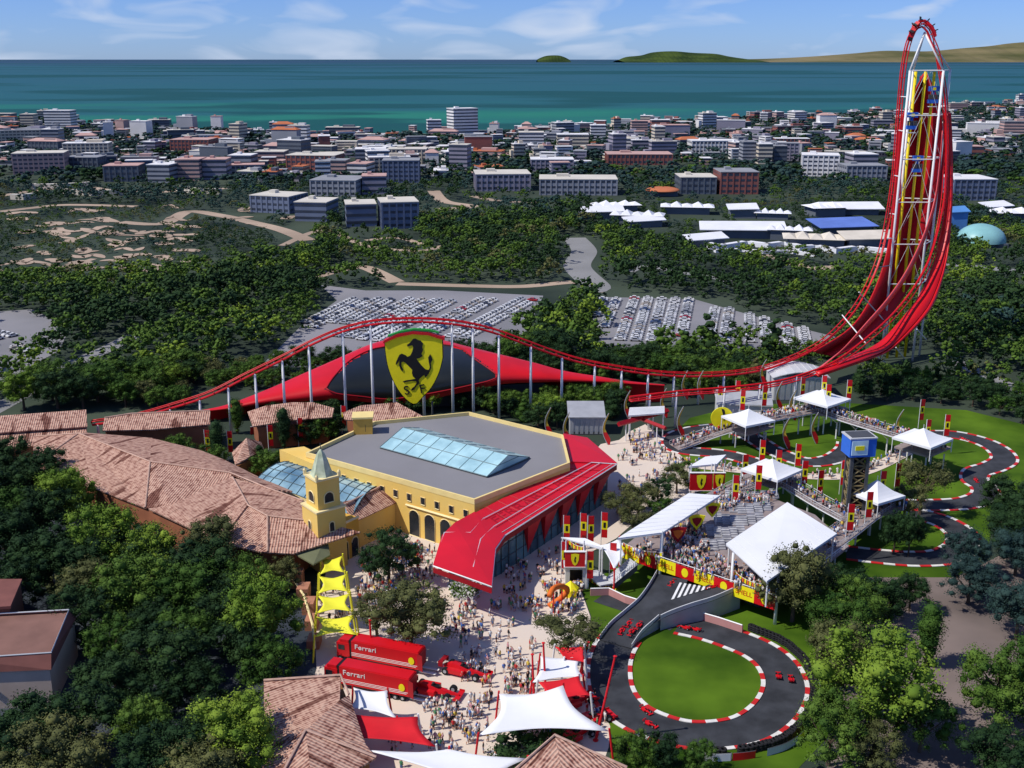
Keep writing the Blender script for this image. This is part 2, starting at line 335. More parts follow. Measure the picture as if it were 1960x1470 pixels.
PATHS = [([(-40, 800), (60, 745), (130, 700), (200, 670), (240, 650), (258, 642)], 7, roadm), ([(150, 715), (190, 700), (232, 690)], 4, roadm),
 ([(600, 530), (660, 515), (700, 512), (760, 540)], 8, sandm), ([(760, 543), (900, 547), (1000, 548), (1110, 540), (1140, 560)], 7, sandm),
 ([(1098, 455), (1118, 480), (1105, 510), (1140, 548), (1120, 556)], 14, roadm), ([(1460, 488), (1500, 497), (1550, 513), (1600, 510)], 8, sandm),
 ([(540, 470), (620, 440), (700, 470), (800, 480), (850, 470)], 5, sandm), ([(1205, 520), (1240, 508), (1290, 520), (1350, 528), (1400, 540)], 5, roadm),
 ([(1810, 505), (1880, 512), (1960, 520), (2000, 524)], 10, roadm), ([(1825, 690), (1890, 720), (1960, 750), (2000, 770)], 6, roadm),
 ([(0, 375), (90, 362), (160, 358), (230, 366), (360, 366), (430, 360)], 10, sandm), ([(230, 425), (310, 428), (360, 405), (420, 412), (480, 425), (540, 440), (590, 460)], 10, sandm),
 ([(0, 405), (60, 398), (130, 392), (260, 395)], 9, sandm), ([(830, 365), (850, 385), (905, 395), (840, 400)], 10, sandm), ([(905, 375), (960, 385), (1040, 387)], 8, sandm),
 ([(-20, 510), (60, 500), (120, 510), (180, 495)], 4, sandm), ([(700, 460), (760, 455), (810, 468)], 5, sandm), ([(1290, 890), (1350, 893), (1500, 908), (1600, 912), (1660, 900), (1720, 872), (1760, 848)], 4, pavem)]
SCRUB = []
for k, (P, ww, m) in enumerate(PATHS): path('path', P, ww, m, (.05 if m is not pavem else .09)+.004*k)
rr_ = random.Random(3)
for k in range(64):                           # bare sandy scars on the scrubby slope at the left
    u = rr_.uniform(-20, 620); v = rr_.uniform(395, 520); l_ = rr_.uniform(22, 70)
    if v > 440 and u > 260: u -= 240
    SCRUB.append((u, v, l_)); path('path', [(u-l_/2, v+rr_.uniform(-4, 4)), (u-l_/6, v+rr_.uniform(-5, 5)), (u+l_/6, v+rr_.uniform(-5, 5)), (u+l_/2, v+rr_.uniform(-6, 6))], lambda t, a=rr_.uniform(4, 10): .5+a*math.sin(math.pi*t)*(1+.4*math.sin(9*t)), sandm, .13+.004*k, 16)

# ---------------------------------------------------------------- race track with kerbs
KERB_R = mat('kerb_red', (.55, .02, .02), .6, .1, 1); KERB_W = mat('kerb_white', (.75, .73, .68), .6, .1, 1)
TZ = [0]
def track(P, w, n=120, kerbs=(1, 1), z=.08):
    TZ[0] += .005; z += TZ[0]; C, A, B = ribbon_pts([(r[0], r[1], TZ[0]+.08) for r in P], w, z, n); q = MB(); q.loft(B, A); struct('race_track', q, asph)
    for side, X, on in ((1, A, kerbs[0]), (-1, B, kerbs[1])):
        if not on: continue
        k = MB(); acc = 0; cid = 0
        for i in range(n-1):
            a, b = X[i], X[i+1]; o1 = (X[i]-C[i]).normalized()*.75; o2 = (X[i+1]-C[i+1]).normalized()*.75; up = Vector((0, 0, .13))
            k.add([a, b, b+o2, a+o1, a+up, b+up, b+o2+up, a+o1+up], [[4, 5, 6, 7], [0, 1, 5, 4], [3, 2, 6, 7]], cid); acc += (b-a).length
            if acc > 1.9: acc = 0; cid = 1-cid
        struct('kerb', k, [KERB_R, KERB_W])
    return C
T1 = track([(1188, 1222, 0), (1174, 1244), (1166, 1275), (1170, 1318), (1195, 1356), (1240, 1384), (1310, 1405), (1380, 1406), (1440, 1392), (1485, 1358), (1503, 1316), (1490, 1276), (1455, 1246), (1400, 1222), (1350, 1206), (1300, 1195)], 6.4, 150)
track([(1300, 1195), (1262, 1180), (1225, 1164), (1185, 1151), (1152, 1140)], 6.0, 30, (0, 0))
track([(1620, 1058), (1690, 1066), (1750, 1070), (1805, 1066), (1840, 1048), (1842, 1025), (1818, 1005), (1780, 990), (1740, 984)], 6, 70)
track([(1780, 832), (1830, 833), (1880, 845), (1912, 862), (1922, 880), (1900, 894), (1870, 904), (1866, 920), (1885, 934), (1884, 950), (1850, 963), (1790, 967), (1720, 966), (1660, 962)], 5.6, 90)
track([(1500, 905), (1400, 872), (1310, 862), (1288, 848), (1300, 832), (1340, 822), (1390, 820), (1440, 838), (1480, 862), (1540, 884), (1590, 880), (1620, 862), (1625, 848)], 5.2, 90)
# elevated link road crossing over the lower road
def bridge():
    br = thing('track_bridge', 'dark asphalt kart track flyover with a fork and white striped gore, crossing the lower track', 'bridge', at(1290, 1150))
    C, A, B = ribbon_pts([(1178, 1233, .2), (1198, 1206, .9), (1225, 1182, 1.8), (1252, 1158, 2.7), (1271, 1132, 3.4), (1287, 1104, 4.1)], 6.2, 0, 30)
    q = MB(); q.loft([p+Vector((0, 0, .02)) for p in B], [p+Vector((0, 0, .02)) for p in A])
    C2, A2, B2 = ribbon_pts([(1222, 1188, 1.6), (1262, 1168, 2.6), (1305, 1152, 3.3), (1350, 1138, 3.8), (1400, 1116, 4.3)], 5.0, 0, 20); q.loft([p-Vector((0, 0, .05)) for p in B2], [p-Vector((0, 0, .05)) for p in A2])
    q.build('road_deck', asph, br)
    for X in (A, B[:14], B2[3:]):
        e = MB()
        for a, b in zip(X, X[1:]): e.add([a, b, b+Vector((0, 0, .8)), a+Vector((0, 0, .8)), a+Vector((0, .25, 0)), b+Vector((0, .25, 0)), b+Vector((0, .25, .8)), a+Vector((0, .25, .8))], [[0, 1, 2, 3], [7, 6, 5, 4], [3, 2, 6, 7]])
        e.build('barrier', lgrey, br)
    e = MB()
    for X in (B2[3:], B[:16]): e.loft([p-Vector((0, 0, .1)) for p in X], [Vector((p.x, p.y, 0)) for p in X])
    e.build('side_wall', grey, br)
    g = MB(); T_ = [at(1282, 1150, 3.0), at(1299, 1116, 4.0), at(1362, 1126, 4.0)]; q = MB(); q.slab([p+Vector((0, 0, .12)) for p in T_], .4); q.build('gore_panel', asph, br)
    for i in range(7):
        a = i/7+.03; b = a+.07; up = Vector((0, 0, .17)); g.quad(T_[0].lerp(T_[2], a)+up, T_[0].lerp(T_[2], b)+up, T_[1].lerp(T_[2], b)+up, T_[1].lerp(T_[2], a)+up)
    g.build('striped_marking', white, br)
bridge()
# pink retaining walls beside the cutting
def wallstrip(name, P, h, m, label, cat='wall', th=.35):
    C = [at(u, v, 0) for u, v in P]; t = thing(name, label, cat, C[0]); q = MB()
    for a, b in zip(C, C[1:]):
        d = (b-a).normalized(); nn = Vector((-d.y, d.x, 0))*th; u_ = Vector((0, 0, h)); q.add([a, b, b+nn, a+nn, a+u_, b+u_, b+nn+u_, a+nn+u_], [[0, 1, 5, 4], [3, 2, 6, 7][::-1], [4, 5, 6, 7], [0, 4, 7, 3], [1, 2, 6, 5]])
    q.build('wall', m, t); q = MB(); q.tube([c+Vector((0, .1, h+.08)) for c in C], .14, 4); q.build('coping', white, t); return t
wallstrip('retaining_wall', [(1130, 1141), (1165, 1140), (1196, 1155), (1238, 1168)], 1.5, pinkm, 'curved pink retaining wall on the upper side of the short dead-end cutting')
wallstrip('retaining_wall', [(1330, 1184), (1375, 1197), (1420, 1212)], 1.5, pinkm, 'straight pink retaining wall right of the flyover, above the tyre stack')
# ================================================================ ROLLER COASTER
def P3(L):                                    # (u,v,Y) list -> world points
    return [atY(u, v, Y) for u, v, Y in L]
def rails(pts, gauge, r, frames=None):
    q = MB(); n = len(pts); A, B, S = [], [], []
    for i, p in enumerate(pts):
        t = (pts[min(i+1, n-1)]-pts[max(i-1, 0)]).normalized(); side = t.cross(Vector((0, 0, 1)))
        if side.length < .35: side = Vector((.25, 1, 0)).cross(t)*-1
        side.normalize()
        if i and side.dot(S[-1]) < 0: side = -side
        if i: side = (side*.3+S[-1]*.7).normalized()
        S.append(side); A.append(p+side*gauge/2); B.append(p-side*gauge/2)
    dn = []
    for i, p in enumerate(pts):
        t = (pts[min(i+1, n-1)]-pts[max(i-1, 0)]).normalized(); dn.append(p+S[i].cross(t).normalized()*-.0)
    return A, B, S
def coaster():
    rc = thing('roller_coaster', 'tall red roller coaster climbing a pointed white lattice tower, with a long low hump', 'roller coaster', at(1750, 695))
    LT = [(175, 806, 282), (250, 795, 284), (320, 776, 286), (400, 750, 288), (470, 715, 290), (540, 681, 292), (600, 650, 293), (660, 626, 295), (720, 613, 296), (800, 609, 298), (880, 615, 300), (940, 628, 302), (1000, 649, 304), (1060, 671, 307), (1120, 689, 309), (1190, 702, 311), (1260, 711, 313), (1330, 714, 316), (1400, 711, 320), (1460, 702, 325), (1520, 681, 331), (1570, 655, 338), (1612, 618, 346), (1648, 570, 354), (1680, 500, 362), (1699, 420, 367), (1712, 330, 369), (1720, 230, 370), (1728, 140, 370), (1738, 85, 370), (1752, 53, 370), (1765, 44, 370)]
    RT = [(1765, 44, 370), (1779, 54, 369.5), (1789, 80, 369), (1800, 130, 368), (1809, 200, 367), (1811, 300, 366), (1804, 400, 362), (1783, 490, 354), (1752, 552, 344), (1708, 608, 332), (1655, 656, 320), (1600, 697, 311), (1540, 722, 305), (1480, 738, 301), (1400, 748, 298), (1300, 756, 295), (1205, 767, 291)]
    pts = smooth_pts(P3(LT), 170)+smooth_pts(P3(RT), 120)[1:]
    A, B, S = rails(pts, 1.5, .2)
    q = MB(); q.tube(A, .2, 5); q.build('rail', red, rc, True); q = MB(); q.tube(B, .2, 5); q.build('rail', red, rc, True)
    sp = MB(); low = []
    for i, p in enumerate(pts):
        t = (pts[min(i+1, len(pts)-1)]-pts[max(i-1, 0)]).normalized(); dd = S[i].cross(t).normalized()
        if i < 170 and dd.z > 0 and t.z < .85: dd = -dd
        if low and (dd-low[-1][1]).length > 1.2: dd = -dd
        low.append((p+dd*1.1, dd))
    sp.tube([a for a, _ in low], .34, 6)
    tie = sp
    for i in range(0, len(pts), 2): tie.bar(A[i], B[i], .09, 4); tie.bar(A[i], low[i][0], .09, 4); tie.bar(B[i], low[i][0], .09, 4)
    sp.build('track_spine', red, rc)
    # trunk posts under the low track
    for u in (190, 264, 318, 374, 430, 485, 537, 592, 651, 708, 757, 808, 864, 911, 962, 1024, 1079, 1137, 1191, 1241, 1291, 1340, 1391):
        i = min(range(0, 150), key=lambda k: abs(pix(pts[k])[0]-u)); p = low[i][0]
        c = MB(); c.tube([(p.x, p.y, 0), p], [.42, .34], 8); c.build('support_column', white, rc, True)
    for u in (1240, 1300, 1390, 1450, 1520):
        i = min(range(190, len(pts)), key=lambda k: abs(pix(pts[k])[0]-u)); p = low[i][0]
        c = MB(); c.tube([(p.x, p.y, 0), p], .35, 8); c.build('support_column', white, rc, True)
    # lattice tower
    legs = {'a': [(1702, 690, 366), (1742, 135, 366)], 'b': [(1708, 676, 378), (1748, 135, 378)], 'c': [(1772, 702, 366), (1806, 135, 366)], 'd': [(1790, 690, 374), (1819, 133, 374)]}
    Lp = {}
    for k, ((u, v, Y), (u2, v2, Y2)) in legs.items():
        top = atY(u2, v2, Y2); bx = top.x; base = Vector((bx, Y2, 0)); Lp[k] = (base, top)
        c = MB(); c.tube([base, top], .42, 8); c.build('tower_leg', white, rc, True)
    apex = atY(1770, 62, 370)
    for k in 'abcd':
        c = MB(); c.tube([Lp[k][1], apex], .32, 8); c.build('tower_peak_strut', white, rc, True)
    def lv(k, z): b, t = Lp[k]; return b.lerp(t, z/t.z)
    zt = Lp['a'][1].z; lev = [zt, zt*.855, zt*.71, zt*.565, zt*.42, zt*.28]
    for z in lev:
        c = MB()
        for a, b in (('a', 'c'), ('c', 'd'), ('d', 'b'), ('b', 'a')): c.bar(lv(a, min(z, Lp[a][1].z)), lv(b, min(z, Lp[b][1].z)), .19, 5)
        c.build('cross_beam', white, rc)
    for z0, z1 in zip(lev, lev[1:]):
        for a, b in (('a', 'c'), ('b', 'd')):
            c = MB(); m = lv(a, z0).lerp(lv(b, z0), .5); c.bar(m, lv(a, z1), .07, 4); c.bar(m, lv(b, z1), .07, 4); c.build('diagonal_brace', lgrey, rc)
    # outriggers between the tower and the climbing track
    for v in (180, 250, 330, 410, 458, 510, 537, 558):
        i = min(range(130, 168), key=lambda k: abs(pix(pts[k])[1]-v)); p = low[i][0]; c = MB(); c.bar(p, Vector((Lp['a'][0].x, 366, p.z)), .18, 5); c.build('outrigger', white, rc)
    for (u, v, Y), (u2, v2, Y2) in (((1644, 559, 352), (1702, 625, 366)), ((1612, 603, 345), (1658, 658, 330)), ((1675, 680, 340), (1696, 695, 366)), ((1715, 665, 345), (1735, 692, 368)), ((1755, 630, 350), (1773, 650, 368))):
        c = MB(); c.bar(atY(u, v, Y), atY(u2, v2, Y2), .2, 5); c.build('outrigger', white, rc)
    # red cladding: inner sheet behind the tower, concave-side shade put into a darker red
    a = smooth_pts(P3([(1556, 672, 337), (1618, 634, 349), (1655, 590, 357), (1686, 520, 366), (1704, 440, 373), (1712, 350, 377), (1717, 280, 379), (1726, 222, 380), (1768, 140, 380)]), 40)
    b = smooth_pts(P3([(1600, 684, 342), (1640, 662, 350), (1690, 620, 362), (1728, 570, 370), (1765, 500, 376), (1792, 420, 379), (1806, 340, 380), (1806, 260, 380), (1796, 190, 380), (1775, 140, 380)]), 40)
    q = MB(); M_ = [x.lerp(y, .5)+Vector((0, 4, -1)) for x, y in zip(a, b)]; q.loft(a, M_); q.loft(M_, b); o = q.build('inner_cladding', mat('inner_red_panel', (.50, .006, .014), .6, .12, .08, .25), rc, True)
    md = o.modifiers.new('t', 'SOLIDIFY'); md.thickness = .5
    # bright outer band along the descending track
    a = smooth_pts(P3([(1812, 215, 369), (1818, 300, 368), (1819, 400, 364), (1811, 490, 357), (1795, 560, 347), (1770, 607, 337), (1708, 666, 327), (1660, 686, 317), (1600, 704, 309), (1560, 715, 306)]), 44)
    b = smooth_pts(P3([(1808, 215, 369), (1810, 300, 370), (1809, 400, 367), (1794, 484, 360), (1769, 548, 350), (1742, 592, 341), (1688, 652, 330), (1645, 677, 320), (1595, 698, 312), (1560, 712, 307)]), 44)
    q = MB(); M_ = [x.lerp(y, .5)+Vector((.6, -2.0, -.3)) for x, y in zip(a, b)]; q.loft(a, M_); q.loft(M_, b); o = q.build('outer_cladding', red, rc, True)
    md = o.modifiers.new('t', 'SOLIDIFY'); md.thickness = .5
    a = smooth_pts(P3([(1803, 250, 368), (1795, 360, 366), (1776, 440, 360), (1744, 515, 350), (1706, 572, 340), (1662, 622, 330), (1615, 666, 319), (1560, 708, 308)]), 36)
    b = smooth_pts(P3([(1803, 250, 366), (1792, 360, 364), (1772, 435, 357), (1738, 510, 347), (1700, 568, 337), (1655, 620, 327), (1612, 668, 316), (1560, 712, 306)]), 36)
    q = MB(); q.loft(a, b); o = q.build('rail_fairing', mat('light_red_paint', (.78, .10, .10), .35, .05, .3), rc, True); o.modifiers.new('t', 'SOLIDIFY').thickness = .3
    # train over the top: seven cars
    tr = thing('coaster_train', 'red roller coaster train with black seats cresting the very top of the tall tower', 'coaster train', pts[169])
    idx = [150, 156, 161, 166, 170, 175, 180]
    idx = []
    for du, dv in ((1741, 68), (1746, 58), (1753, 50), (1762, 45), (1771, 47), (1779, 55), (1785, 68)):
        idx.append(min(range(150, 200), key=lambda k: (pix(pts[k])[0]-du)**2+(pix(pts[k])[1]-dv)**2))
    for i in idx:
        p = pts[i]; t = (pts[i+1]-pts[i-1]).normalized(); up = -low[i][1]; X = t; Y = up.cross(X).normalized()
        M = Matrix(((X.x, Y.x, up.x, p.x), (X.y, Y.y, up.y, p.y), (X.z, Y.z, up.z, p.z), (0, 0, 0, 1)))
        c = MB(); c.box((0, 0, .25), (2.1, 1.6, .7)); c.box((1.0, 0, .35), (.5, 1.2, .4)); c.v = [tuple(M @ Vector(v)) for v in c.v]; cr = c.build('car_body', red, tr)
        c = MB()
        for sy in (-.4, .4): c.box((-.6, sy, .9), (.3, .6, 1.1)); c.box((-.2, sy, .9), (.7, .6, .25))
        c.v = [tuple(M @ Vector(v)) for v in c.v]; c.build('seat', blk, cr)
    return pts
CPTS = coaster()
# three drop towers inside the lattice
DR = mat('drop_tower_yellow', (.86, .66, .012), .5, .06, .5)
for (u, v, ug, vg, Y, lb) in ((1753, 137, 1739, 240, 370, 'left yellow drop tower inside the lattice with its blue ride car two storeys down'), (1772, 137, 1756, 322, 371, 'middle yellow drop tower inside the lattice, its blue ride car lowest of the three'), (1789, 137, 1781, 190, 372, 'right yellow drop tower inside the lattice with its blue ride car highest of the three')):
    top = atY(u, v, Y); t = thing('drop_tower', lb, 'drop tower', (top.x, Y, 0), group='yellow drop towers in the lattice'); q = MB()
    q.tube([(top.x, Y, 0), top], .5, 8); q.build('mast', DR, t, True)
    z = atY(ug, vg, Y).z; q = MB()
    q.box((top.x, Y-.9, z-1.2), (3.2, 1.4, 1.2)); q.box((top.x, Y-.9, z+2.6), (3.4, 1.4, 1.6)); q.box((top.x, Y-.6, z-.6), (.8, .8, 3.6)); c = q.build('ride_car', blue, t)
    q = MB()
    for dx in (-1.3, -.45, .45, 1.3): q.box((top.x+dx, Y-1.4, z+.05), (.6, .5, 1.5))
    q.build('seat', dgrey, c); q = MB(); q.box((top.x, Y-1.62, z+2.9), (1.0, .1, .9)); q.build('badge', yel, c); q = MB(); q.box((top.x, Y-1.1, z-2.4), (2.8, 1.4, .25)); q.build('footrest', white, c)
# ================================================================ SWOOSH HALL WITH SHIELD
LENS = [(622, 744), (638, 722), (672, 691), (708, 671), (742, 662), (790, 655), (848, 659), (878, 667), (912, 686), (946, 711), (949, 722), (935, 730), (905, 737), (861, 747), (800, 759), (742, 764), (690, 761), (640, 754)]
def hall():
    t = thing('swoosh_hall', 'long low hall with a wing shaped red shell roof around a black lens shaped centre', 'building', at(800, 790))
    up = smooth_pts([(372, 787, 0), (432, 775, 0), (510, 746, 0), (578, 717, 0), (646, 688, 0), (701, 665, 0), (740, 655, 0), (790, 650, 0), (845, 655, 0), (890, 665, 0), (963, 681, 0), (1024, 695, 0), (1082, 710, 0), (1150, 721, 0), (1200, 729, 0), (1272, 736, 0)], 220)
    lo = smooth_pts([(372, 789, 0), (432, 784, 0), (510, 773, 0), (578, 769, 0), (640, 765, 0), (708, 770, 0), (760, 772, 0), (810, 768, 0), (861, 756, 0), (912, 746, 0), (963, 735, 0), (1024, 732, 0), (1082, 731, 0), (1150, 732, 0), (1200, 735, 0), (1272, 738.5, 0)], 220)
    K = 30; G = []
    for a, b in zip(up, lo):
        row = []
        wdt = (b.y-a.y)/118.
        for k in range(K+1):
            s_ = k/K; u = a.x+(b.x-a.x)*(1-s_); v = b.y+(a.y-b.y)*s_
            Y = 296+.022*(u-372)+26*wdt*(1-math.cos(s_*math.pi/2))+2-3*wdt*math.sin(s_*math.pi)
            row.append(atY(u, v, Y))
        # back side falls to the ground behind the ridge
        r = row[-1]
        for k in range(1, 7):
            f = k/6; row.append(Vector((r.x, r.y+30*wdt*f+.05, r.z*(1-f*f) if r.z > 0 else r.z)))
        G.append(row)
    R_, Bk = MB(), MB(); W_ = len(G[0])
    R_.add([p for g in G for p in g], [], 0); Bk.add([p for g in G for p in g], [], 0)
    for i in range(len(G)-1):
        for k in range(W_-1):
            f = [i*W_+k, (i+1)*W_+k, (i+1)*W_+k+1, i*W_+k+1]; c = (G[i][k]+G[i+1][k+1])/2; u, v = pix(c)
            (Bk if (k < K and inpoly(u, v, LENS)) else R_).f.append(f)
    for Q in (R_, Bk): Q.m = [0]*len(Q.f)
    R_.build('shell_roof', red, t, True); Bk.build('lens_roof', blens, t, True)
    rim = MB(); pr = []
    for u, v in LENS+[LENS[0]]:
        best = min(((pix(G[i][k])[0]-u)**2+(pix(G[i][k])[1]-v)**2, i, k) for i in range(0, 220, 2) for k in range(K+1)); pr.append(G[best[1]][best[2]]+Vector((0, -.3, .1)))
    rim.tube(smooth_pts(pr, 80), .22, 5); rim.build('lens_rim', dred, t, True)
    q = MB()                                   # recessed wall under the shell
    q.prism([(G[i][0].x, G[i][0].y+6) for i in range(50, 165, 6)]+[(G[i][0].x, G[i][0].y+26) for i in range(164, 49, -6)], 0, 6); q.build('wall', dgrey, t)
    # shield on a mount
    Y = 293.0; sh = [(737, 656), (760, 645), (790, 639), (820, 641), (846, 650), (847, 685), (840, 712), (826, 740), (808, 760), (794, 773), (776, 762), (758, 738), (745, 708), (739, 680)]
    S3 = smooth_pts([(u, v, 0) for u, v in sh[5:]+[sh[0]]], 30)[:-1]; S3 = [(p.x, p.y) for p in S3]; full = sh[0:5]+S3
    e = thing('shield_emblem', 'giant yellow shield with a black rearing horse standing in front of the black lens roof', 'emblem sign', (atY(793, 770, Y).x, Y, 0))
    def plate(poly, y0, y1, name, m, par):
        q = MB(); F0 = [atY(u, v, Y) for u, v in poly]; n = len(F0); f_ = [(p.x, y0, p.z) for p in F0]; b_ = [(p.x, y1, p.z) for p in F0]
        q.add(f_+b_, [list(range(n))[::-1], [i+n for i in range(n)]]+[[i, (i+1) % n, (i+1) % n+n, i+n] for i in range(n)]); return q.build(name, m, par)
    cx, cy = 793, 702
    plate([(cx+(u-cx)*1.03, cy+(v-cy)*1.03) for u, v in full], Y+.15, Y+1.1, 'shield_rim', blk, e); pl = plate(full, Y-.1, Y+.3, 'shield_plate', yel, e)
    plate([(733, 657), (760, 645), (790, 639), (820, 641), (851, 651), (851, 645), (820, 636), (790, 634), (760, 639), (735, 651)], Y-.5, Y+1.2, 'red_top_band', red, e)
    plate([(742, 645), (765, 637), (792, 632), (822, 634), (840, 638), (840, 636), (822, 631), (792, 629), (765, 634), (742, 642)], Y-.3, Y+1.0, 'green_top_band', mat('green_paint', (.02, .30, .04), .5, .05, 1), e)
    Z = lambda x, y: (700+x/7.735, 600+y/7.735)
    horse = [(705, 372), (740, 370), (775, 392), (815, 402), (850, 440), (838, 500), (850, 540), (825, 590), (842, 630), (790, 660), (752, 665), (775, 705), (830, 770), (880, 820), (905, 830), (935, 832), (950, 790), (935, 720), (925, 650), (955, 600), (975, 640), (988, 680), (965, 730), (972, 800), (950, 850), (925, 900), (885, 945), (868, 905), (840, 925), (800, 960), (785, 990), (800, 1030), (760, 1060), (735, 1095), (715, 1130), (665, 1135), (690, 1100), (725, 1075), (745, 1040), (760, 1010), (740, 1000), (690, 995), (620, 1005), (570, 1018), (548, 1005), (600, 985), (660, 980), (715, 968), (745, 965), (700, 930), (685, 880), (690, 830), (640, 780), (600, 735), (560, 710), (530, 720), (530, 770), (555, 830), (540, 858), (515, 820), (495, 765), (500, 690), (470, 740), (445, 755), (450, 715), (480, 650), (500, 610), (535, 592), (590, 615), (620, 640), (660, 620), (690, 560), (705, 500), (690, 470), (655, 475), (620, 488), (612, 462), (645, 440), (680, 405)]
    plate([Z(*p) for p in horse], Y-.25, Y-.05, 'horse_emblem', blk, e)
    for ch, x, y in (('S', 608, 1140), ('F', 838, 1118)):
        u, v = Z(x, y); p = atY(u, v, Y); text_mesh(ch, 3.6, 'letter', blk, e, frame((p.x, Y-.2, p.z), (1, 0, .18), (0, -1, 0)), .08)
    q = MB()
    for dx in (-5, 5): q.bar((atY(793, 770, Y).x+dx, Y+.6, 0), (atY(793, 770, Y).x+dx, Y+.6, 8), .3)
    q.build('mount_leg', dgrey, e)
hall()
# ================================================================ BUILDINGS OF THE PARK
def V2(p, z): return Vector((p[0], p[1], z))
def opening(par, A, B, s, w, z0, h, arch=False, name='window', m=None, fm=None):
    A = Vector((A[0], A[1], 0)); B = Vector((B[0], B[1], 0)); d = (B-A).normalized(); nn = Vector((d.y, -d.x, 0))
    if nn.dot(Vector((0, 0, 0))-A) < 0: nn = -nn
    c = A.lerp(B, s); pr = [(-w/2, 0), (w/2, 0), (w/2, h-(w/2 if arch else 0))]
    if arch: pr += [(w/2*math.cos(a), h-w/2+w/2*math.sin(a)) for a in [math.pi*k/8 for k in range(1, 8)]]
    pr += [(-w/2, h-(w/2 if arch else 0))]
    def shp(k, y0, y1, q):
        cz = h/2; P = [(x*k[0], cz+(z-cz)*k[1]) for x, z in pr]; n = len(P)
        fr = [c+d*x+nn*y1+Vector((0, 0, z0+z)) for x, z in P]; bk = [c+d*x+nn*y0+Vector((0, 0, z0+z)) for x, z in P]
        q.add(fr+bk, [list(range(n)), [i+n for i in range(n)][::-1]]+[[i, i+n, (i+1) % n+n, (i+1) % n] for i in range(n)])
    q = MB(); shp((1, 1), -.3, .05, q); o = q.build(name, m or win, par)
    if fm is not None:
        q = MB(); pts = [c+d*x+nn*.08+Vector((0, 0, z0+z)) for x, z in pr]; q.tube(pts+([] if name == 'archway' else [pts[0]]), .13, 4); q.build('frame', fm, o)
    return o
def plane_up(P, poly):                        # z of a plane through three points
    a, b, c = P; n = (b-a).cross(c-a); return [Vector((x, y, a.z-((x-a.x)*n.x+(y-a.y)*n.y)/n.z)) for x, y in poly]
# ---- yellow hall
def yellow_hall():
    t = thing('exhibition_hall', 'large yellow stucco hall with a flat grey roof, long glass skylight and small square windows', 'building', at(880, 1040))
    z = 12.6; rp_ = [(585, 866), (715, 806), (898, 788), (1078, 832), (1091, 885), (908, 956)]
    R0 = [at(u, v, z) for u, v in rp_]; cen = sum(R0, Vector())/6; inn = [p.lerp(cen, .018) for p in R0]
    q = MB(); q.prism([(p.x, p.y) for p in R0], 0, z-1.15); q.build('wall', ochre, t)
    q = MB(); n = 6
    for i in range(n):
        a, b, c, d = R0[i], R0[(i+1) % n], inn[(i+1) % n], inn[i]; dz = Vector((0, 0, -1.3))
        q.add([a, b, c, d, a+dz, b+dz, c+dz, d+dz], [[0, 1, 2, 3], [0, 4, 5, 1], [3, 2, 6, 7]])
    q.build('parapet', mat('parapet_stucco', (.84, .66, .27), .8, .05, .4), t)
    q = MB(); q.prism([(p.x, p.y) for p in inn], z-1.15, z-.9); q.build('flat_roof', groof, t)
    # skylight
    zb = z-.9; a, b, c, d = [at(u, v, zb+.35) for u, v in ((727, 856), (932, 912), (1014, 875), (803, 819))]; r1, r2 = at(771, 818, zb+3.4), at(973, 871, zb+3.4)
    q = MB(); q.add([a, b, c, d, r1, r2], [[0, 1, 5, 4], [2, 3, 4, 5], [0, 4, 3], [1, 2, 5]]); sk_ = q.build('skylight', skyg, t)
    q = MB(); N7 = 8
    for k in range(N7+1): q.bar(a.lerp(b, k/N7), r1.lerp(r2, k/N7), .11, 4); q.bar(d.lerp(c, k/N7), r1.lerp(r2, k/N7), .1, 4)
    for f in (0, .5, 1): q.bar(a.lerp(r1, f), b.lerp(r2, f), .12, 4)
    for f in (0, .5): q.bar(d.lerp(r1, f), c.lerp(r2, f), .1, 4); q.bar(c.lerp(r2, f), b.lerp(r2, f), .1, 4)
    for P_, Q_ in ((a, d), (b, c)): q.bar(P_, Q_, .14, 4)
    q.build('glazing_bar', mat('skylight_frame', (.10, .17, .19), .5, .1, 1), sk_)
    q = MB(); q.prism([(p.x, p.y) for p in (a, b, c, d)], zb, zb+.33); q.build('kerb', dgrey, sk_)
    A, B = R0[0], R0[5]
    for k in range(12): opening(t, A, B, .085+k*.079, 1.15, 8.0, 1.75, fm=ocw)
    for k in range(4): opening(t, R0[5], R0[4], .07+k*.1, 1.1, 8.2, 1.6, fm=ocw)
    for k in range(4):
        opening(t, A, B, .665+k*.088, 2.9, .1, 6.1, True, 'archway', fm=ocw)
    q = MB(); d = (B-A).normalized(); nn = Vector((-d.y, d.x, 0)); nn = -nn if nn.y > 0 else nn; c0 = A.lerp(B, .62)+nn*.2; c1 = B+nn*.2
    q.tube([V2(c0, 7.0), V2(c1, 7.0)], .28, 4); q.build('string_course', ocw, t)
    # low left wing and turret behind the parapet
    q = MB(); W1 = [at(u, v, 11.0) for u, v in ((535, 862), (582, 856), (640, 884), (600, 890))]; q.prism([(p.x, p.y) for p in W1], 0, 11.2); q.build('side_wing', ochre, t)
    tu = MB(); p = at(694, 832, 11.5); tu.box((p.x, p.y+1.6, 0), (4.6, 4.2, 15.8), .1); o = tu.build('turret', mat('turret_stucco', (.60, .36, .07), .85, .08, .5), t)
    tu = MB(); tu.box((p.x, p.y+1.6, 15.75), (5.2, 4.8, .45), .1); tu.build('turret_cap', mat('parapet_stucco', (1, 1, 1)), o)
    opening(t, (p.x-2.3, p.y-.55), (p.x+2.3, p.y-.3), .55, 1.3, 12.4, 2.2, True)
    return R0
YR = yellow_hall()
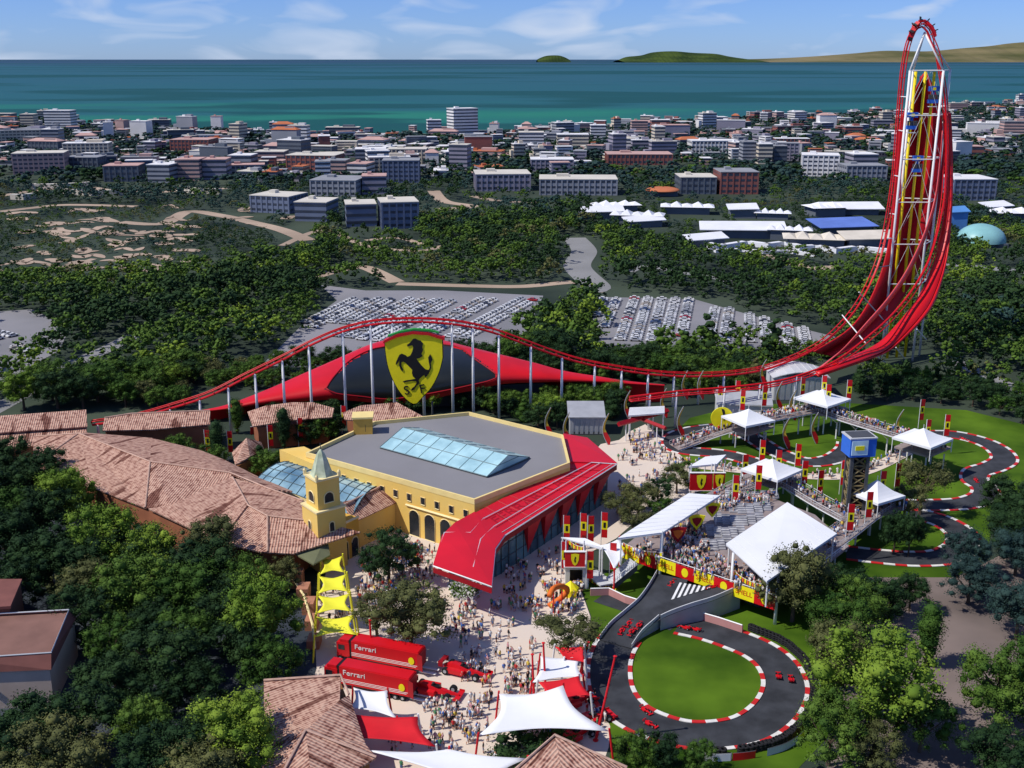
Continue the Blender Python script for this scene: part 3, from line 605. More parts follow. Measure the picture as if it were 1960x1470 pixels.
# ---- red entrance canopy
def canopy():
    t = thing('red_entrance', 'angular red entrance roof with white edge lines, wedge fins and blue glass', 'building', at(1000, 1060))
    I = [at(1078, 832, 11.0), at(1091, 886, 11.0), at(908, 982, 10.8), at(870, 1003, 10.6), at(846, 1027, 10.2)]
    O = [at(1124, 840, 9.6), at(1181, 889, 9.6), at(966, 1026, 9.3), at(948, 1052, 9.2), at(941, 1124, 8.6)]
    L0 = at(829, 1084, 9.0)
    q = MB()
    q.add([I[0], I[1], I[2], I[3], I[4], O[0], O[1], O[2], O[3], O[4], L0], [[0, 5, 6, 1], [2, 7, 8, 3], [3, 8, 9, 4], [4, 9, 10]])
    def BL(s_, t_): return I[2].lerp(I[1], s_).lerp(O[2].lerp(O[1], s_), t_)
    gg = [BL(i/16, j/8) for i in range(17) for j in range(9)]; q.add(gg, [[i*9+j, (i+1)*9+j, (i+1)*9+j+1, i*9+j+1][::-1] for i in range(16) for j in range(8)])
    o = q.build('roof_panel', rroof, t); o.modifiers.new('s', 'SOLIDIFY').thickness = .35
    F = MB(); ed = [O[1], O[2], O[3], O[4], L0]; up = Vector((0, 0, .1)); lo = Vector((0, 0, -1.3))
    F.tube([p+up for p in ed], .17, 4); F.tube([p.lerp(q_, .35)+Vector((0, 0, .35)) for p, q_ in zip(O[1:], I[1:])], .1, 4)
    i2 = [O[1].lerp(I[1], .1)]+[O[k].lerp(I[k], .12) for k in (2, 3, 4)]; F.tube([p+up for p in i2], .07, 4); F.tube([L0+up, I[4].lerp(I[3], .2)+Vector((0, 0, .35)), I[3].lerp(O[3], .4)+Vector((0, 0, .3)), I[2].lerp(O[2], .3)+Vector((0, 0, .3)), I[1].lerp(O[1], .45)+Vector((0, 0, .3)), O[1]+up], .12, 4)
    F.build('edge_line', white, t)
    for k in range(1, 9):
        q = MB(); q.tube([BL(k/9, j/4)+Vector((0, 0, .03)) for j in range(5)], .07, 4); q.build('panel_seam', dred, t)
    F = MB(); e2 = [O[0]]+ed
    for a, b in zip(e2, e2[1:]): F.quad(a+up*-2, a+lo, b+lo, b+up*-2)
    F.build('fascia', dred, t)
    # glass wall set back below the eave
    G = [O[1]+Vector((-2.2, .6, -9.6)), O[2]+Vector((-.8, 2.0, -9.3)), O[3]+Vector((-2.2, 4.6, -9.2)), (L0*.3+I[4]*.7)+Vector((1.5, 3, -9.6))]
    for p in G: p.z = 0
    q = MB()
    for a, b in zip(G, G[1:]): q.quad(a, b, b+Vector((0, 0, 9.2)), a+Vector((0, 0, 9.4)))
    gl = q.build('glass_wall', glass, t)
    q = MB()
    for a, b, n in ((G[0], G[1], 16), (G[1], G[2], 3), (G[2], G[3], 5)):
        for k in range(n+1):
            p = a.lerp(b, k/n)+Vector((.1, -.1, 0)); q.bar(p, p+Vector((0, 0, 9.1)), .08, 4)
        for z in (3, 6): q.bar(a+Vector((.1, -.1, z)), b+Vector((.1, -.1, z)), .08, 4)
    q.build('mullion', dgrey, gl)
    # red wedge fins leaning from the eave
    for f in (.06, .235, .40, .555, .70):
        a = O[1].lerp(O[2], f); b = O[1].lerp(O[2], f+.115); g_ = G[0].lerp(G[1], f+.06)
        tip = Vector((g_.x-.3, g_.y-.5, .8 if f > .5 else 1.2)); q = MB(); k = Vector((-.8, .9, 0)); dz = Vector((0, 0, -.9))
        q.add([a+dz, b+dz, tip, a+dz+k, b+dz+k, tip+k], [[0, 1, 2], [5, 4, 3], [0, 2, 5, 3], [1, 4, 5, 2], [0, 3, 4, 1]]); q.build('wedge_fin', red, t)
    # lettering along the slope
    fl = mat('faded_roof_lettering', (.40, .004, .014), .5, .05, 1); L_ = (I[1]-I[2]).length; W_ = (O[2]-I[2]).length
    for wd, s_ in (('FERRARI', .26), ('LAND', .70)):
        o = text_mesh(wd, 1.0, 'lettering', fl, t, Matrix.Translation(LOC[t.name]), 0, 1)
        for v in o.data.vertices: p = BL(s_+v.co.x*4.4/L_, .50-v.co.y*3.6/W_)+Vector((0, 0, .05)); v.co = p-LOC[t.name]
        o.modifiers.new('s', 'SOLIDIFY').thickness = .06
    # planter below the prow
    p = thing('planter_bed', 'low green planting bed in the shade below the pointed red roof prow', 'planting bed', at(892, 1130)); q = MB()
    q.prism([(at(u, v).x, at(u, v).y) for u, v in ((856, 1120), (900, 1108), (925, 1130), (905, 1150), (868, 1146))], .06, .5); q.build('kerb_edge', lgrey, p)
    q = MB(); r_ = random.Random(4)
    for k in range(420):
        c = at(r_.uniform(860, 918), r_.uniform(1114, 1145), .5+r_.random()*.5); a_ = Vector((r_.uniform(-1, 1), r_.uniform(-1, 1), r_.uniform(-.3, 1)))*.35; b_ = Vector((r_.uniform(-1, 1), r_.uniform(-1, 1), r_.uniform(-.3, 1)))*.35; q.quad(c, c+a_, c+a_+b_, c+b_)
    q.build('low_shrub', leafm['mid'], p)
canopy()
# ---- tiled roofs
def roof_thing(name, label, faces, walls=None, wm=terr, ridge=None, z0=0, cat='building', extra=None):
    """faces: list of polygons of (u,v,z); walls: eave polygon (u,v,z) dropped to the ground slightly inset"""
    t = thing(name, label, cat, at(faces[0][0][0], faces[0][0][1], 0)); q = MB()
    for f in faces:
        P = [at(*p) for p in f]; n = (P[1]-P[0]).cross(P[2]-P[0]); P = P if n.z > 0 else P[::-1]; q.quad(*P)
    o = q.build('tile_roof', tile, t, uvroof=True); md = o.modifiers.new('s', 'SOLIDIFY'); md.thickness = .35
    if walls:
        P = [at(*p) for p in walls]; c = sum(P, Vector())/len(P); q = MB(); zt = min(p.z for p in P)-.25
        q.prism([tuple((p.lerp(c, .05))[:2]) for p in P], z0, zt); q.build('wall', wm, t)
    if ridge:
        q = MB()
        for r in ridge: q.tube([at(*p)+Vector((0, 0, .12)) for p in r], .2, 5)
        q.build('ridge_tiles', mat('ridge_tile', (.52, .34, .26), .9, .15, 1), o)
    return t
roof_thing('village_building', 'long terracotta roofed wing at the far left edge with two stepped rows of tiles', [[(-60, 800, 8.5), (165, 784, 8.5), (167, 816, 6.6), (-60, 832, 6.6)], [(-60, 834, 6), (166, 818, 6), (166, 846, 4.2), (-60, 862, 4.2)]], [(-60, 800, 6.2), (160, 790, 6.2), (164, 848, 4.3), (-60, 862, 4.3)])
W1, W2, W3, W4, W5 = (65, 836, 6.8), (62, 893, 6.8), (180, 935, 6.8), (278, 972, 6.8), (372, 1015, 6.8)
K0, K1, K2 = (150, 830, 9.5), (287, 884, 10.5), (440, 905, 10)
roof_thing('village_building', 'big sprawling terracotta roof with many hips running from the left edge to the bell tower', [
 [K0, W1, W2, W3], [K0, W3, W4, K1], [K1, W4, (330, 972, 7.4), (400, 940, 8.2)], [K1, (400, 940, 8.2), (445, 914, 9.4), K2],
 [K0, K1, (290, 838, 7.6), (165, 828, 7.6)], [K1, K2, (430, 880, 7.5), (385, 862, 7.3), (290, 838, 7.6)],
 [K2, (510, 935, 9.6), (560, 940, 8.6), (500, 915, 7.4), (430, 880, 7.5)],
 [(445, 914, 9.9), (330, 968, 7.7), (285, 976, 6.8), (420, 1040, 6.8), (475, 968, 9.6)],
 [(445, 914, 9.9), (475, 968, 9.6), (512, 988, 9.8), (580, 960, 9.0), (510, 932, 9.9)],
 [(512, 988, 9.8), (475, 968, 9.6), (420, 1040, 6.8), (500, 1056, 6.8), (512, 1056, 6.8)],
 [(512, 988, 9.9), (512, 1057, 6.8), (560, 1060, 6.6), (690, 1018, 8.2), (620, 1000, 9.4)],
 [(512, 988, 9.8), (620, 1000, 9.4), (640, 985, 8.6), (580, 958, 8.9)]],
 [W1, W2, W4, (420, 1040, 6.8), (512, 1056, 6.8), (585, 1045, 6.8), (640, 1000, 7), (500, 915, 7), (290, 838, 7)], terr,
 [[K0, K1, K2, (510, 934, 9.9), (580, 959, 9.0)], [K0, W2], [K1, W4], [(445, 914, 10), (475, 968, 9.7), (512, 988, 9.9), (620, 1000, 9.5)], [(512, 988, 10), (512, 1056, 6.9)], [W1, K0]])
roof_thing('village_building', 'thin terracotta roofed range behind the big roof, just below the rising red track', [[(200, 800, 9), (250, 792, 9.5), (402, 786, 9.5), (402, 812, 7.5), (290, 822, 7.5), (196, 824, 7.2)]], [(200, 800, 7), (402, 790, 7), (402, 816, 7), (196, 824, 7)], ridge=[[(200, 800, 9), (250, 792, 9.5), (402, 786, 9.5)]])
roof_thing('village_building', 'curved terracotta roofed building half hidden by cypresses below the red shell tip', [[(474, 790, 8), (510, 778, 9.5), (560, 772, 10), (600, 772, 10), (640, 783, 8.5), (636, 800, 7.5), (560, 806, 7.2), (484, 818, 6.5)]], [(480, 795, 6.4), (636, 785, 6.4), (630, 804, 6.4), (490, 818, 6.4)])
roof_thing('village_building', 'terracotta hip roof behind the yellow turret, below the giant shield', [[(655, 790, 9.5), (690, 776, 11), (760, 770, 11.5), (812, 798, 9.5), (715, 808, 8.5), (660, 803, 8.5)]], [(660, 792, 8), (760, 775, 8), (806, 798, 8), (715, 806, 8)])
t = roof_thing('garden_pavilion', 'small square pavilion with a pyramid of terracotta tiles beside the cypresses', [[(472, 838, 8.6), (444, 866, 5.2), (450, 890, 5.2), (478, 874, 6.0)], [(472, 838, 8.6), (478, 874, 6.0), (506, 862, 5.2), (500, 846, 6.0)]], [(447, 862, 5.2), (452, 892, 5.2), (506, 868, 5.2), (498, 846, 5.2)], mat('pavilion_wall', (.36, .14, .05), .9, .1, .5), cat='pavilion')
t = roof_thing('gabled_building', 'tiled gable wing joining the bell tower to the yellow hall, with arches under the eave', [[(742, 925, 9.2), (660, 966, 9.2), (676, 1000, 6.8), (783, 950, 6.8)], [(742, 925, 9.2), (660, 966, 9.2), (648, 950, 6.9), (728, 912, 6.9)]], [(728, 912, 6.8), (783, 950, 6.8), (672, 1000, 6.8), (648, 952, 6.8)], ochre, [[(742, 925, 9.3), (660, 966, 9.3)]])
a, b = at(676, 1000, 6.5).lerp(at(720, 955, 6.5), .05), at(783, 950, 6.5).lerp(at(720, 955, 6.5), .05)
for s_ in (.3, .55, .8): opening(t, a, b, s_, 2.0, .1, 4.6, True, 'archway')
roof_thing('village_building', 'tiled roof at the bottom left of the plaza beside the red sail', [[(505, 1303, 6.5), (505, 1400, 5.4), (585, 1398, 7), (650, 1340, 7.2), (652, 1293, 7.6)], [(505, 1400, 5.4), (500, 1470, 5.2), (540, 1475, 5.2), (586, 1398, 7.0)], [(650, 1340, 7.2), (585, 1398, 7), (700, 1425, 5.2), (668, 1330, 6.6)], [(585, 1400, 7.1), (530, 1500, 5), (600, 1520, 5.4)], [(585, 1400, 7.1), (600, 1520, 5.4), (720, 1450, 4.8), (700, 1425, 5.2)]],
 [(512, 1310, 5), (512, 1465, 5), (600, 1520, 5), (712, 1445, 5), (655, 1300, 5)], mat('brown_timber_wall', (.26, .12, .04), .85, .2, .6), [[(505, 1303, 6.6), (652, 1293, 7.7), (668, 1330, 6.8)], [(585, 1398, 7.2), (720, 1450, 5)], [(585, 1398, 7.2), (530, 1500, 5.2)]])
roof_thing('village_building', 'small pyramid tiled roof at the bottom edge below the large white sail', [[(1062, 1408, 7.5), (985, 1475, 5), (1010, 1520, 4.6), (1080, 1500, 5.5)], [(1062, 1408, 7.5), (1080, 1500, 5.5), (1260, 1520, 4.5), (1200, 1470, 5)]], [(995, 1475, 4.6), (1062, 1415, 4.6), (1195, 1470, 4.6), (1240, 1530, 4.6), (1000, 1530, 4.6)], beigew, [[(985, 1475, 5.1), (1062, 1408, 7.6), (1200, 1470, 5.1)]])
# ---- barrel glass roof
def barrel():
    t = thing('glass_vault', 'low blue glass vault with a dark grid between the tiled roofs and the yellow hall', 'glass roof', at(600, 960)); A = [at(u, v, 7.2) for u, v in ((486, 922), (570, 948), (672, 992))]; B = [at(u, v, 8.2) for u, v in ((572, 885), (640, 902), (732, 928))]
    A = smooth_pts(A, 13); B = smooth_pts(B, 13); rows = []
    for k in range(7):
        f = k/6; rows.append([a.lerp(b, f)+Vector((0, 0, 2.0*math.sin(math.pi*f))) for a, b in zip(A, B)])
    q = MB()
    for r1, r2 in zip(rows, rows[1:]): q.loft(r1, r2)
    v = q.build('vault_glass', bglass, t, True); q = MB()
    for r1 in rows: q.tube([p+Vector((0, 0, .06)) for p in r1], .1, 4)
    for i in range(13): q.tube([r1[i]+Vector((0, 0, .06)) for r1 in rows], .1, 4)
    q.build('glazing_bar', mat('vault_bar', (.04, .08, .10), .5, .1, 1), v)
    q = MB(); P = [A[0], A[6], A[12], B[12], B[6], B[0]]; q.prism([(p.x, p.y) for p in P], 0, 7.1); q.build('wall', ocw, t)
barrel()
# ---- bell tower and arcaded block
def belltower():
    base = at(622, 1088); Y = base.y; t = thing('bell_tower', 'square yellow bell tower with round openings in the belfry and a pointed green copper spire', 'tower', base)
    rz = R(38); cx, cy = base.x, base.y+2
    z1 = atY(622, 975, Y).z; z2 = atY(622, 918, Y).z; z3 = atY(614, 882, Y).z
    def blk_(w, z0, h, nm, m, par):
        q = MB(); q.box((cx, cy, z0), (w, w, h), rz); return q.build(nm, m, par)
    sh_ = blk_(6.4, 0, z1, 'shaft', ochre, t); blk_(6.8, z1, .35, 'cornice', ocw, sh_); be = blk_(5.0, z1+.35, z2-z1-.35, 'belfry', ochre, t); blk_(5.5, z2, .4, 'cornice', ocw, be)
    q = MB(); q.lathe([(2.5, 0), (2.2, .5), (1.9, 1.2), (1.3, 3.2), (.7, 4.6), (.25, 5.2), (.0, 5.4)], (cx, cy, z2+.4), 6); sp = q.build('spire', copper, t); q = MB(); q.bar((cx, cy, z2+5.6), (cx, cy, z2+7), .08); q.build('finial', dgrey, sp)
    def cor(w, k): a = rz+math.pi/4+k*math.pi/2; return (cx+w*.7071*math.cos(a), cy+w*.7071*math.sin(a))
    for w, z0, h, ww, nm in ((6.4, z1-4.6, 2.2, 1.2, 'window'), (5.0, z1+1.5, 2.3, 2.2, 'bell_opening')):
        opening(t, cor(w, 2), cor(w, 3), .5, ww, z0, h, True, nm, fm=ocw); opening(t, cor(w, 1), cor(w, 2), .5, ww, z0, h, True, nm, fm=ocw)
    for k in range(4):
        q = MB(); x, y = cor(5.0, k); q.lathe([(.35, 0), (.35, .8), (0, 1.3)], (x, y, z2+.4), 6); q.build('pinnacle', ocw, be)
    t = thing('arcaded_block', 'yellow wall block with tall dark arches under the bell tower, next to the yellow sails', 'building', at(640, 1075)); z = 8.4
    P = [at(u, v, z) for u, v in ((622, 1022), (683, 992), (730, 1010), (700, 1040))]
    P = [at(620, 1018, z), at(680, 988, z), at(694, 1000, z), at(640, 1030, z)]
    a = at(622, 1020, z); b = at(686, 990, z); d = (b-a).normalized(); bk = Vector((-d.y, d.x, 0))*6
    q = MB(); q.prism([(a.x, a.y), (b.x, b.y), (b.x+bk.x, b.y+bk.y), (a.x+bk.x, a.y+bk.y)], 0, z); q.build('wall', mat('deep_ochre_stucco', (.70, .40, .06), .85, .07, .3), t)
    q = MB(); q.tube([a+Vector((0, 0, .1)), b+Vector((0, 0, .1))], .3, 4); q.build('coping', ocw, t)
    for s_ in (.22, .56, .86): opening(t, a, b, s_, 1.9, .1, 4.4, True, 'archway', fm=ocw)
    q = MB(); c = at(555, 1062, 6); P = [at(565, 1060, 6.2), at(625, 1022, 7.6), at(632, 1062, 5.4), at(600, 1080, 5.4)]; q.slab(P, .3); q.build('lean_to_roof', mat('moss_roof', (.16, .17, .09), .9, .1, .4), t)
    c = MB(); a = at(560, 1180); 
    w_ = thing('terracotta_wall', 'stepped terracotta wall running down to the yellow sails at the edge of the trees', 'wall', at(600, 1200)); q = MB()
    for k, (u, v) in enumerate(((556, 1100), (570, 1120), (582, 1145), (592, 1170), (598, 1200), (602, 1235))):
        p = at(u, v); q.box((p.x, p.y, 0), (2.2, 3.2, 3.4-.35*k), 0)
    q.build('wall', mat('orange_terracotta', (.45, .20, .12), .9, .1, .6), w_); q = MB(); q.tube([at(u, v, 2.6-.2*k) for k, (u, v) in enumerate(((556, 1100), (582, 1140), (598, 1195), (603, 1240)))], .22, 5); q.build('coping', ocw, w_)
belltower()
# ---- brown roofed house, bottom left
def brownhouse():
    t = thing('flat_roofed_house', 'beige house with brown roof edges round a flat roof, bottom left corner', 'building', at(60, 1320)); z = 9
    out = [(-80, 1180), (132, 1168), (98, 1250), (-80, 1262)]; P = [at(u, v, z) for u, v in out]
    E = [at(-90, 1196, 7), at(146, 1182, 7.2), at(98, 1282, 6.8), at(-90, 1290, 6.8)]
    q = MB(); q.prism([(p.x, p.y) for p in [e.lerp(sum(E, Vector())/4, .04) for e in E]], 0, 6.9); q.build('wall', beigew, t)
    q = MB(); n = 4
    for i in range(4): q.quad(E[i], E[(i+1) % 4], P[(i+1) % 4], P[i])
    q.build('sloping_eave', brownr, t); c = sum(P, Vector())/4; q = MB(); q.slab([p.lerp(c, .01)-Vector((0, 0, .4)) for p in P], .3); q.build('flat_roof', mat('brown_grey_roof', (.22, .115, .09), .9, .15, .2), t)
    q = MB(); q.tube([p+Vector((0, 0, .1)) for p in P+[P[0]]], .14, 4); q.build('gutter', lgrey, t)
    q = MB(); U = [at(u, v, 10.5) for u, v in ((-80, 1108), (42, 1108), (20, 1160), (-80, 1166))]; q.slab(U, .5); q.build('upper_roof', brownr, t)
    c = sum(U, Vector())/4; q = MB(); q.prism([tuple(p.lerp(c, .06)[:2]) for p in U], 0, 9.95); q.build('upper_wall', mat('brown_wall', (.16, .07, .045), .9, .1, .4), t)
brownhouse()
# ================================================================ SAILS
def sail(name, C4, zs, m, label, group=None, sag=.14, poles=None, pm=None, cat='shade sail'):
    P = [at(u, v, z) for (u, v), z in zip(C4, zs)]; t = thing(name, label, cat, Vector((sum(p.x for p in P)/4, sum(p.y for p in P)/4, 0)), group=group); q = MB(); N_ = 12; c = sum(P, Vector())/4; g = []
    for i in range(N_+1):
        for j in range(N_+1):
            a, b = i/N_, j/N_; p = (P[0]*(1-a)+P[1]*a)*(1-b)+(P[3]*(1-a)+P[2]*a)*b
            ea = 4*a*(1-a); eb = 4*b*(1-b); k = sag*(ea*(1-b)**2+ea*b**2+eb*(1-a)**2+eb*a**2)*1.0; k = min(k, .5)
            p = p+(c-p)*k*1.0+Vector((0, 0, -.35*ea*eb)); g.append(p)
    q.add(g, [[i*(N_+1)+j, (i+1)*(N_+1)+j, (i+1)*(N_+1)+j+1, i*(N_+1)+j+1] for i in range(N_) for j in range(N_)]); o = q.build('sail_cloth', m, t, True); o.modifiers.new('s', 'SOLIDIFY').thickness = .06
    for k in (poles if poles is not None else range(4)):
        p = P[k]; d = (p-c); d.z = 0; d = d.normalized()*.7; q = MB(); q.tube([(p.x+d.x, p.y+d.y, 0), p+Vector((0, 0, .5))], .16, 6); q.build('pole', pm or (fabr if m is fabw else white), t)
for k, (y0, y1, a, b) in enumerate(((1064, 1096, 614, 656), (1099, 1133, 610, 664), (1136, 1171, 608, 670), (1176, 1216, 604, 680))):
    sail('shade_sail', [(a, y0+4), (b, y0), (b+4, y1), (a-2, y1+4)], (4.2, 4.8, 4.2, 4.6), faby, ['uppermost yellow shade sail, smallest, right under the arches', 'second yellow shade sail from the arches', 'third yellow shade sail from the arches, above the lowest one', 'lowest and widest yellow shade sail, nearest the red trucks'][k], 'yellow shade sails in a column', .35, pm=faby)
sail('shade_sail', [(676, 1316), (742, 1322), (760, 1376), (668, 1356)], (4.5, 5, 4, 4), fabw, 'small white four point sail beside the front red truck', 'white shade sails', .22)
sail('shade_sail', [(660, 1366), (800, 1372), (835, 1430), (662, 1412)], (5, 5, 4, 4.5), fabr, 'long red sail below the small white sail at the left of the plaza', 'red shade sails', .16)
sail('shade_sail', [(955, 1328), (1078, 1312), (1166, 1400), (916, 1408)], (5, 7, 4.5, 4.5), fabw, 'largest white sail with deeply scooped edges at the bottom centre', 'white shade sails', .22)
sail('shade_sail', [(1034, 1256), (1112, 1256), (1116, 1296), (1018, 1308)], (5, 5, 4.5, 4.2), fabw, 'white sail beside the kart track, above the large one', 'white shade sails', .2)
sail('shade_sail', [(700, 1436), (860, 1434), (1010, 1452), (940, 1520)], (4.5, 5, 4, 4), fabw, 'white sail cut off by the bottom edge of the picture', 'white shade sails', .2)
sail('shade_sail', [(1062, 1238), (1118, 1238), (1119, 1268), (1080, 1262)], (5.5, 6, 5, 5), fabr, 'small red sail behind the white sail next to the kart track', 'red shade sails', .1)
sail('shade_sail', [(1030, 1306), (1108, 1294), (1130, 1330), (1052, 1345)], (4.5, 5, 5, 4.4), fabr, 'wide red sail between the two white sails beside the kart track', 'red shade sails', .12)
for k, (u, v, h, lx) in enumerate(((1045, 1330, 9.5, -.5), (1022, 1332, 7.6, -.3), (1140, 1418, 14.5, 2.6), (1110, 1290, 6, 1.3), (712, 1262, 7.5, -.1))):
    p = at(u, v); q = MB(); q.tube([p, p+Vector((lx, 0, h))], [.22, .16], 7)
    q.lathe([(.3, 0), (.3, .1), (0, .2)], (p.x+lx, p.y, h), 7); q.lathe([(.45, 0), (.45, .15), (.2, .2)], (p.x, p.y, .06), 7)
    o = q.build('mast', fabr, loc=p); tag(o, ['tall red mast left of the white sail, the taller of the pair', 'shorter red mast at the corner of the white sail beside the plaza', 'longest red mast leaning over the edge of the kart track', 'short leaning red mast between the red sail and the kart track', 'thin red mast behind the cab of the rear red truck'][k], 'mast', 'red masts of the shade sails')
# ================================================================ VEHICLES
def wheel(c, r, w_, ax, par, nm='wheel'):
    c = Vector(c); ax = Vector(ax).normalized(); q = MB(); q.tube([c-ax*w_/2, c+ax*w_/2], r, 12); o = q.build(nm, rubber, par); q = MB(); q.tube([c-ax*(w_/2+.03), c+ax*(w_/2+.03)], r*.5, 8); q.build('rim', grey, o)
def truck():
    t = thing('race_transporter', None, 'truck'); Y_ = (0, 1, 0); L_ = 12.6     # long axis x, cab at -x
    q = MB(); q.box((.6, 0, 1.1), (L_, 2.9, 3.1)); q.box((.6, 0, 4.2), (L_-.3, 2.6, .12)); q.build('trailer_body', red, t)
    q = MB()
    for z, l in ((1.75, .98), (2.0, .9), (1.5, .96)): q.box((.6-L_*(1-l)/2, -1.47, z), (L_*l, .06, .07)); q.box((.6, 1.47, z), (L_*l, .06, .07))
    q.build('stripe', white, t)
    q = MB(); q.box((-7.4, 0, .9), (2.4, 2.6, 2.6)); q.box((-7.2, 0, 3.5), (1.7, 2.4, .6)); q.box((-8.5, 0, .6), (.3, 2.6, .9)); cb = q.build('cab', red, t); q = MB(); q.box((-8.62, 0, 2.2), (.06, 2.3, 1.1)); q.box((-7.7, -1.33, 2.2), (1.2, .05, .9)); q.build('windscreen', win, cb)
    q = MB(); q.box((-6.0, 0, .9), (.5, 2.4, 3.2)); q.build('gap_bellows', blk, t); q = MB(); q.box((1, 0, .7), (11.5, 2.2, .38)); q.build('chassis', dgrey, t)
    q = MB(); q.box((6.99, 0, 1.25), (.12, 2.7, 2.8)); q.box((7.1, -1.6, 1.2), (1.6, .08, 2.9), R(-25)); q.build('rear_door', dred, t)
    q = MB(); q.box((8.2, -.7, .45), (3.0, .5, .1), 0); q.box((8.2, .7, .45), (3.0, .5, .1)); q.build('loading_ramp', white, t)
    for x in (-8.0, -6.3, 3.0, 4.3, 5.6):
        for s_ in (-1, 1): wheel((x, s_*1.25, .52), .52, .35, Y_, t)
    q = MB(); q.lathe([(.0, 0), (.55, 0), (.55, .05), (0, .06)], n=12); q.v = [(5.6+x, -1.5-z, 2.6+y*1.25) for x, y, z in q.v]; q.build('emblem', yel, t)
    text_mesh('Ferrari', 1.25, 'lettering', white, t, frame((-3.0, -1.49, 3.25), (1, 0, 0), (0, -1, 0)), .03, 1.2)
    return t
LOC_T = truck()
d = at(812, 1258)-at(668, 1225)
for k, (u, v, o) in enumerate(((738, 1272, LOC_T), (718, 1322, copy_tree(LOC_T)))):
    o.location = at(u, v); o.rotation_euler = (0, 0, math.atan2((at(800, 1283)-at(662, 1250)).y, (at(800, 1283)-at(662, 1250)).x)+R(4)); tag(o, ['rear red race transporter, uppermost of the two, nearest the big plaza tree', 'front red race transporter beside the small white sail, with its doors open to the plaza'][k], group='red race transporters parked side by side')
def racer(nm='racing_car'):
    t = thing(nm, None, 'racing car'); q = MB()   # nose towards +x
    prof = [(-2.1, .18, .35, .62), (-1.2, .42, .3, .98), (-.3, .5, .28, .92), (.4, .42, .28, .72), (1.4, .24, .3, .58), (2.5, .10, .3, .42)]
    vs = []
    for x, w_, z0, z1 in prof: vs += [(x, -w_, z0), (x, w_, z0), (x, w_*.6, z1), (x, -w_*.6, z1)]
    fs = [[i*4+j, (i+1)*4+j, (i+1)*4+(j+1) % 4, i*4+(j+1) % 4] for i in range(5) for j in range(4)]+[[0, 1, 2, 3], [23, 22, 21, 20]]
    q.add(vs, fs); q.box((-.7, .68, .25), (2.0, .5, .4)); q.box((-.7, -.68, .25), (2.0, .5, .4)); q.build('body', red, t)
    q = MB(); q.box((2.45, 0, .2), (.5, 1.7, .08)); q.box((2.45, .85, .2), (.55, .05, .25)); q.box((2.45, -.85, .2), (.55, .05, .25)); q.build('front_wing', red, t)
    q = MB(); q.box((-2.2, 0, 1.05), (.45, 1.3, .08)); q.box((-2.2, .65, .6), (.5, .05, .55)); q.box((-2.2, -.65, .6), (.5, .05, .55)); q.build('rear_wing', dred, t)
    q = MB(); q.box((.1, 0, .74), (.8, .45, .2)); q.lathe([(.0, .0), (.17, .05), (.17, .25), (0, .36)], (-.1, 0, .85), 8); q.build('cockpit', blk, t)
    for x, y in ((-1.6, .78), (-1.6, -.78), (1.6, .78), (1.6, -.78)): wheel((x, y, .36), .36, .36, (0, 1, 0), t)
    return t
rc0 = racer(); used = [0]
def put_racer(u, v, u2, v2, z, label, group, sc=1.0):
    o = rc0 if not used[0] else copy_tree(rc0); used[0] = 1; o.name = 'racing_car' if sc > .85 else 'race_kart'; a = at(u, v, z); b = at(u2, v2, z); d = b-a
    o.location = a+Vector((0, 0, .09)); o.rotation_euler = (0, 0, math.atan2(d.y, d.x)); o.scale = (sc,)*3; tag(o, label, 'racing car' if sc > .85 else 'kart', group)
SG = 'red racing cars on show on the plaza'
put_racer(888, 1290, 918, 1297, .06, 'red single seater show car in front of the rear transporter, nose to the right', SG, 1.75); put_racer(832, 1328, 862, 1334, .06, 'red single seater show car in front of the front transporter', SG, 1.75)
put_racer(1100, 1350, 1125, 1340, .06, 'red show car half under the red sail, uppermost of the three by the track', SG, 1.5); put_racer(1132, 1382, 1158, 1374, .06, 'red show car at the right tip of the large white sail, beside the track', SG, 1.5); put_racer(1100, 1414, 1122, 1404, .06, 'red show car below the right tip of the large white sail, lowest of three', SG, 1.5)
KG = 'red karts racing on the track'
for u, v, u2, v2, z, lb in ((1190, 1210, 1176, 1232, .6, 'leading outer kart of the foursome just below the flyover'), (1204, 1196, 1188, 1215, 1.0, 'second outer kart of the foursome just below the flyover'), (1208, 1212, 1192, 1232, 1.0, 'leading inner kart of the foursome just below the flyover'), (1222, 1200, 1206, 1218, 1.4, 'rearmost inner kart of the foursome just below the flyover'),
 (1490, 1296, 1486, 1270, .08, 'inner kart of the pair on the right bend of the near loop'), (1514, 1302, 1508, 1275, .08, 'outer kart of the pair on the right bend of the near loop'), (1236, 1362, 1260, 1380, .08, 'inner red kart at the lower left bend of the near loop'), (1244, 1388, 1268, 1400, .08, 'outer red kart at the lower left bend of the near loop'),
 (1310, 1203, 1290, 1197, .1, 'kart entering the shade under the flyover'), (1330, 1206, 1310, 1200, .1, 'kart following another into the shade under the flyover'), (1868, 921, 1876, 934, .08, 'lone red kart in the S bend of the far track'), (1845, 842, 1865, 848, .08, 'red kart on the straight behind the tent at the far right'), (1362, 1126, 1340, 1130, 3.8, 'red kart coming down the right fork of the flyover'), (1286, 1118, 1275, 1128, 3.5, 'red kart on the left fork of the flyover')):
    put_racer(u, v, u2, v2, z, lb, KG, .5)
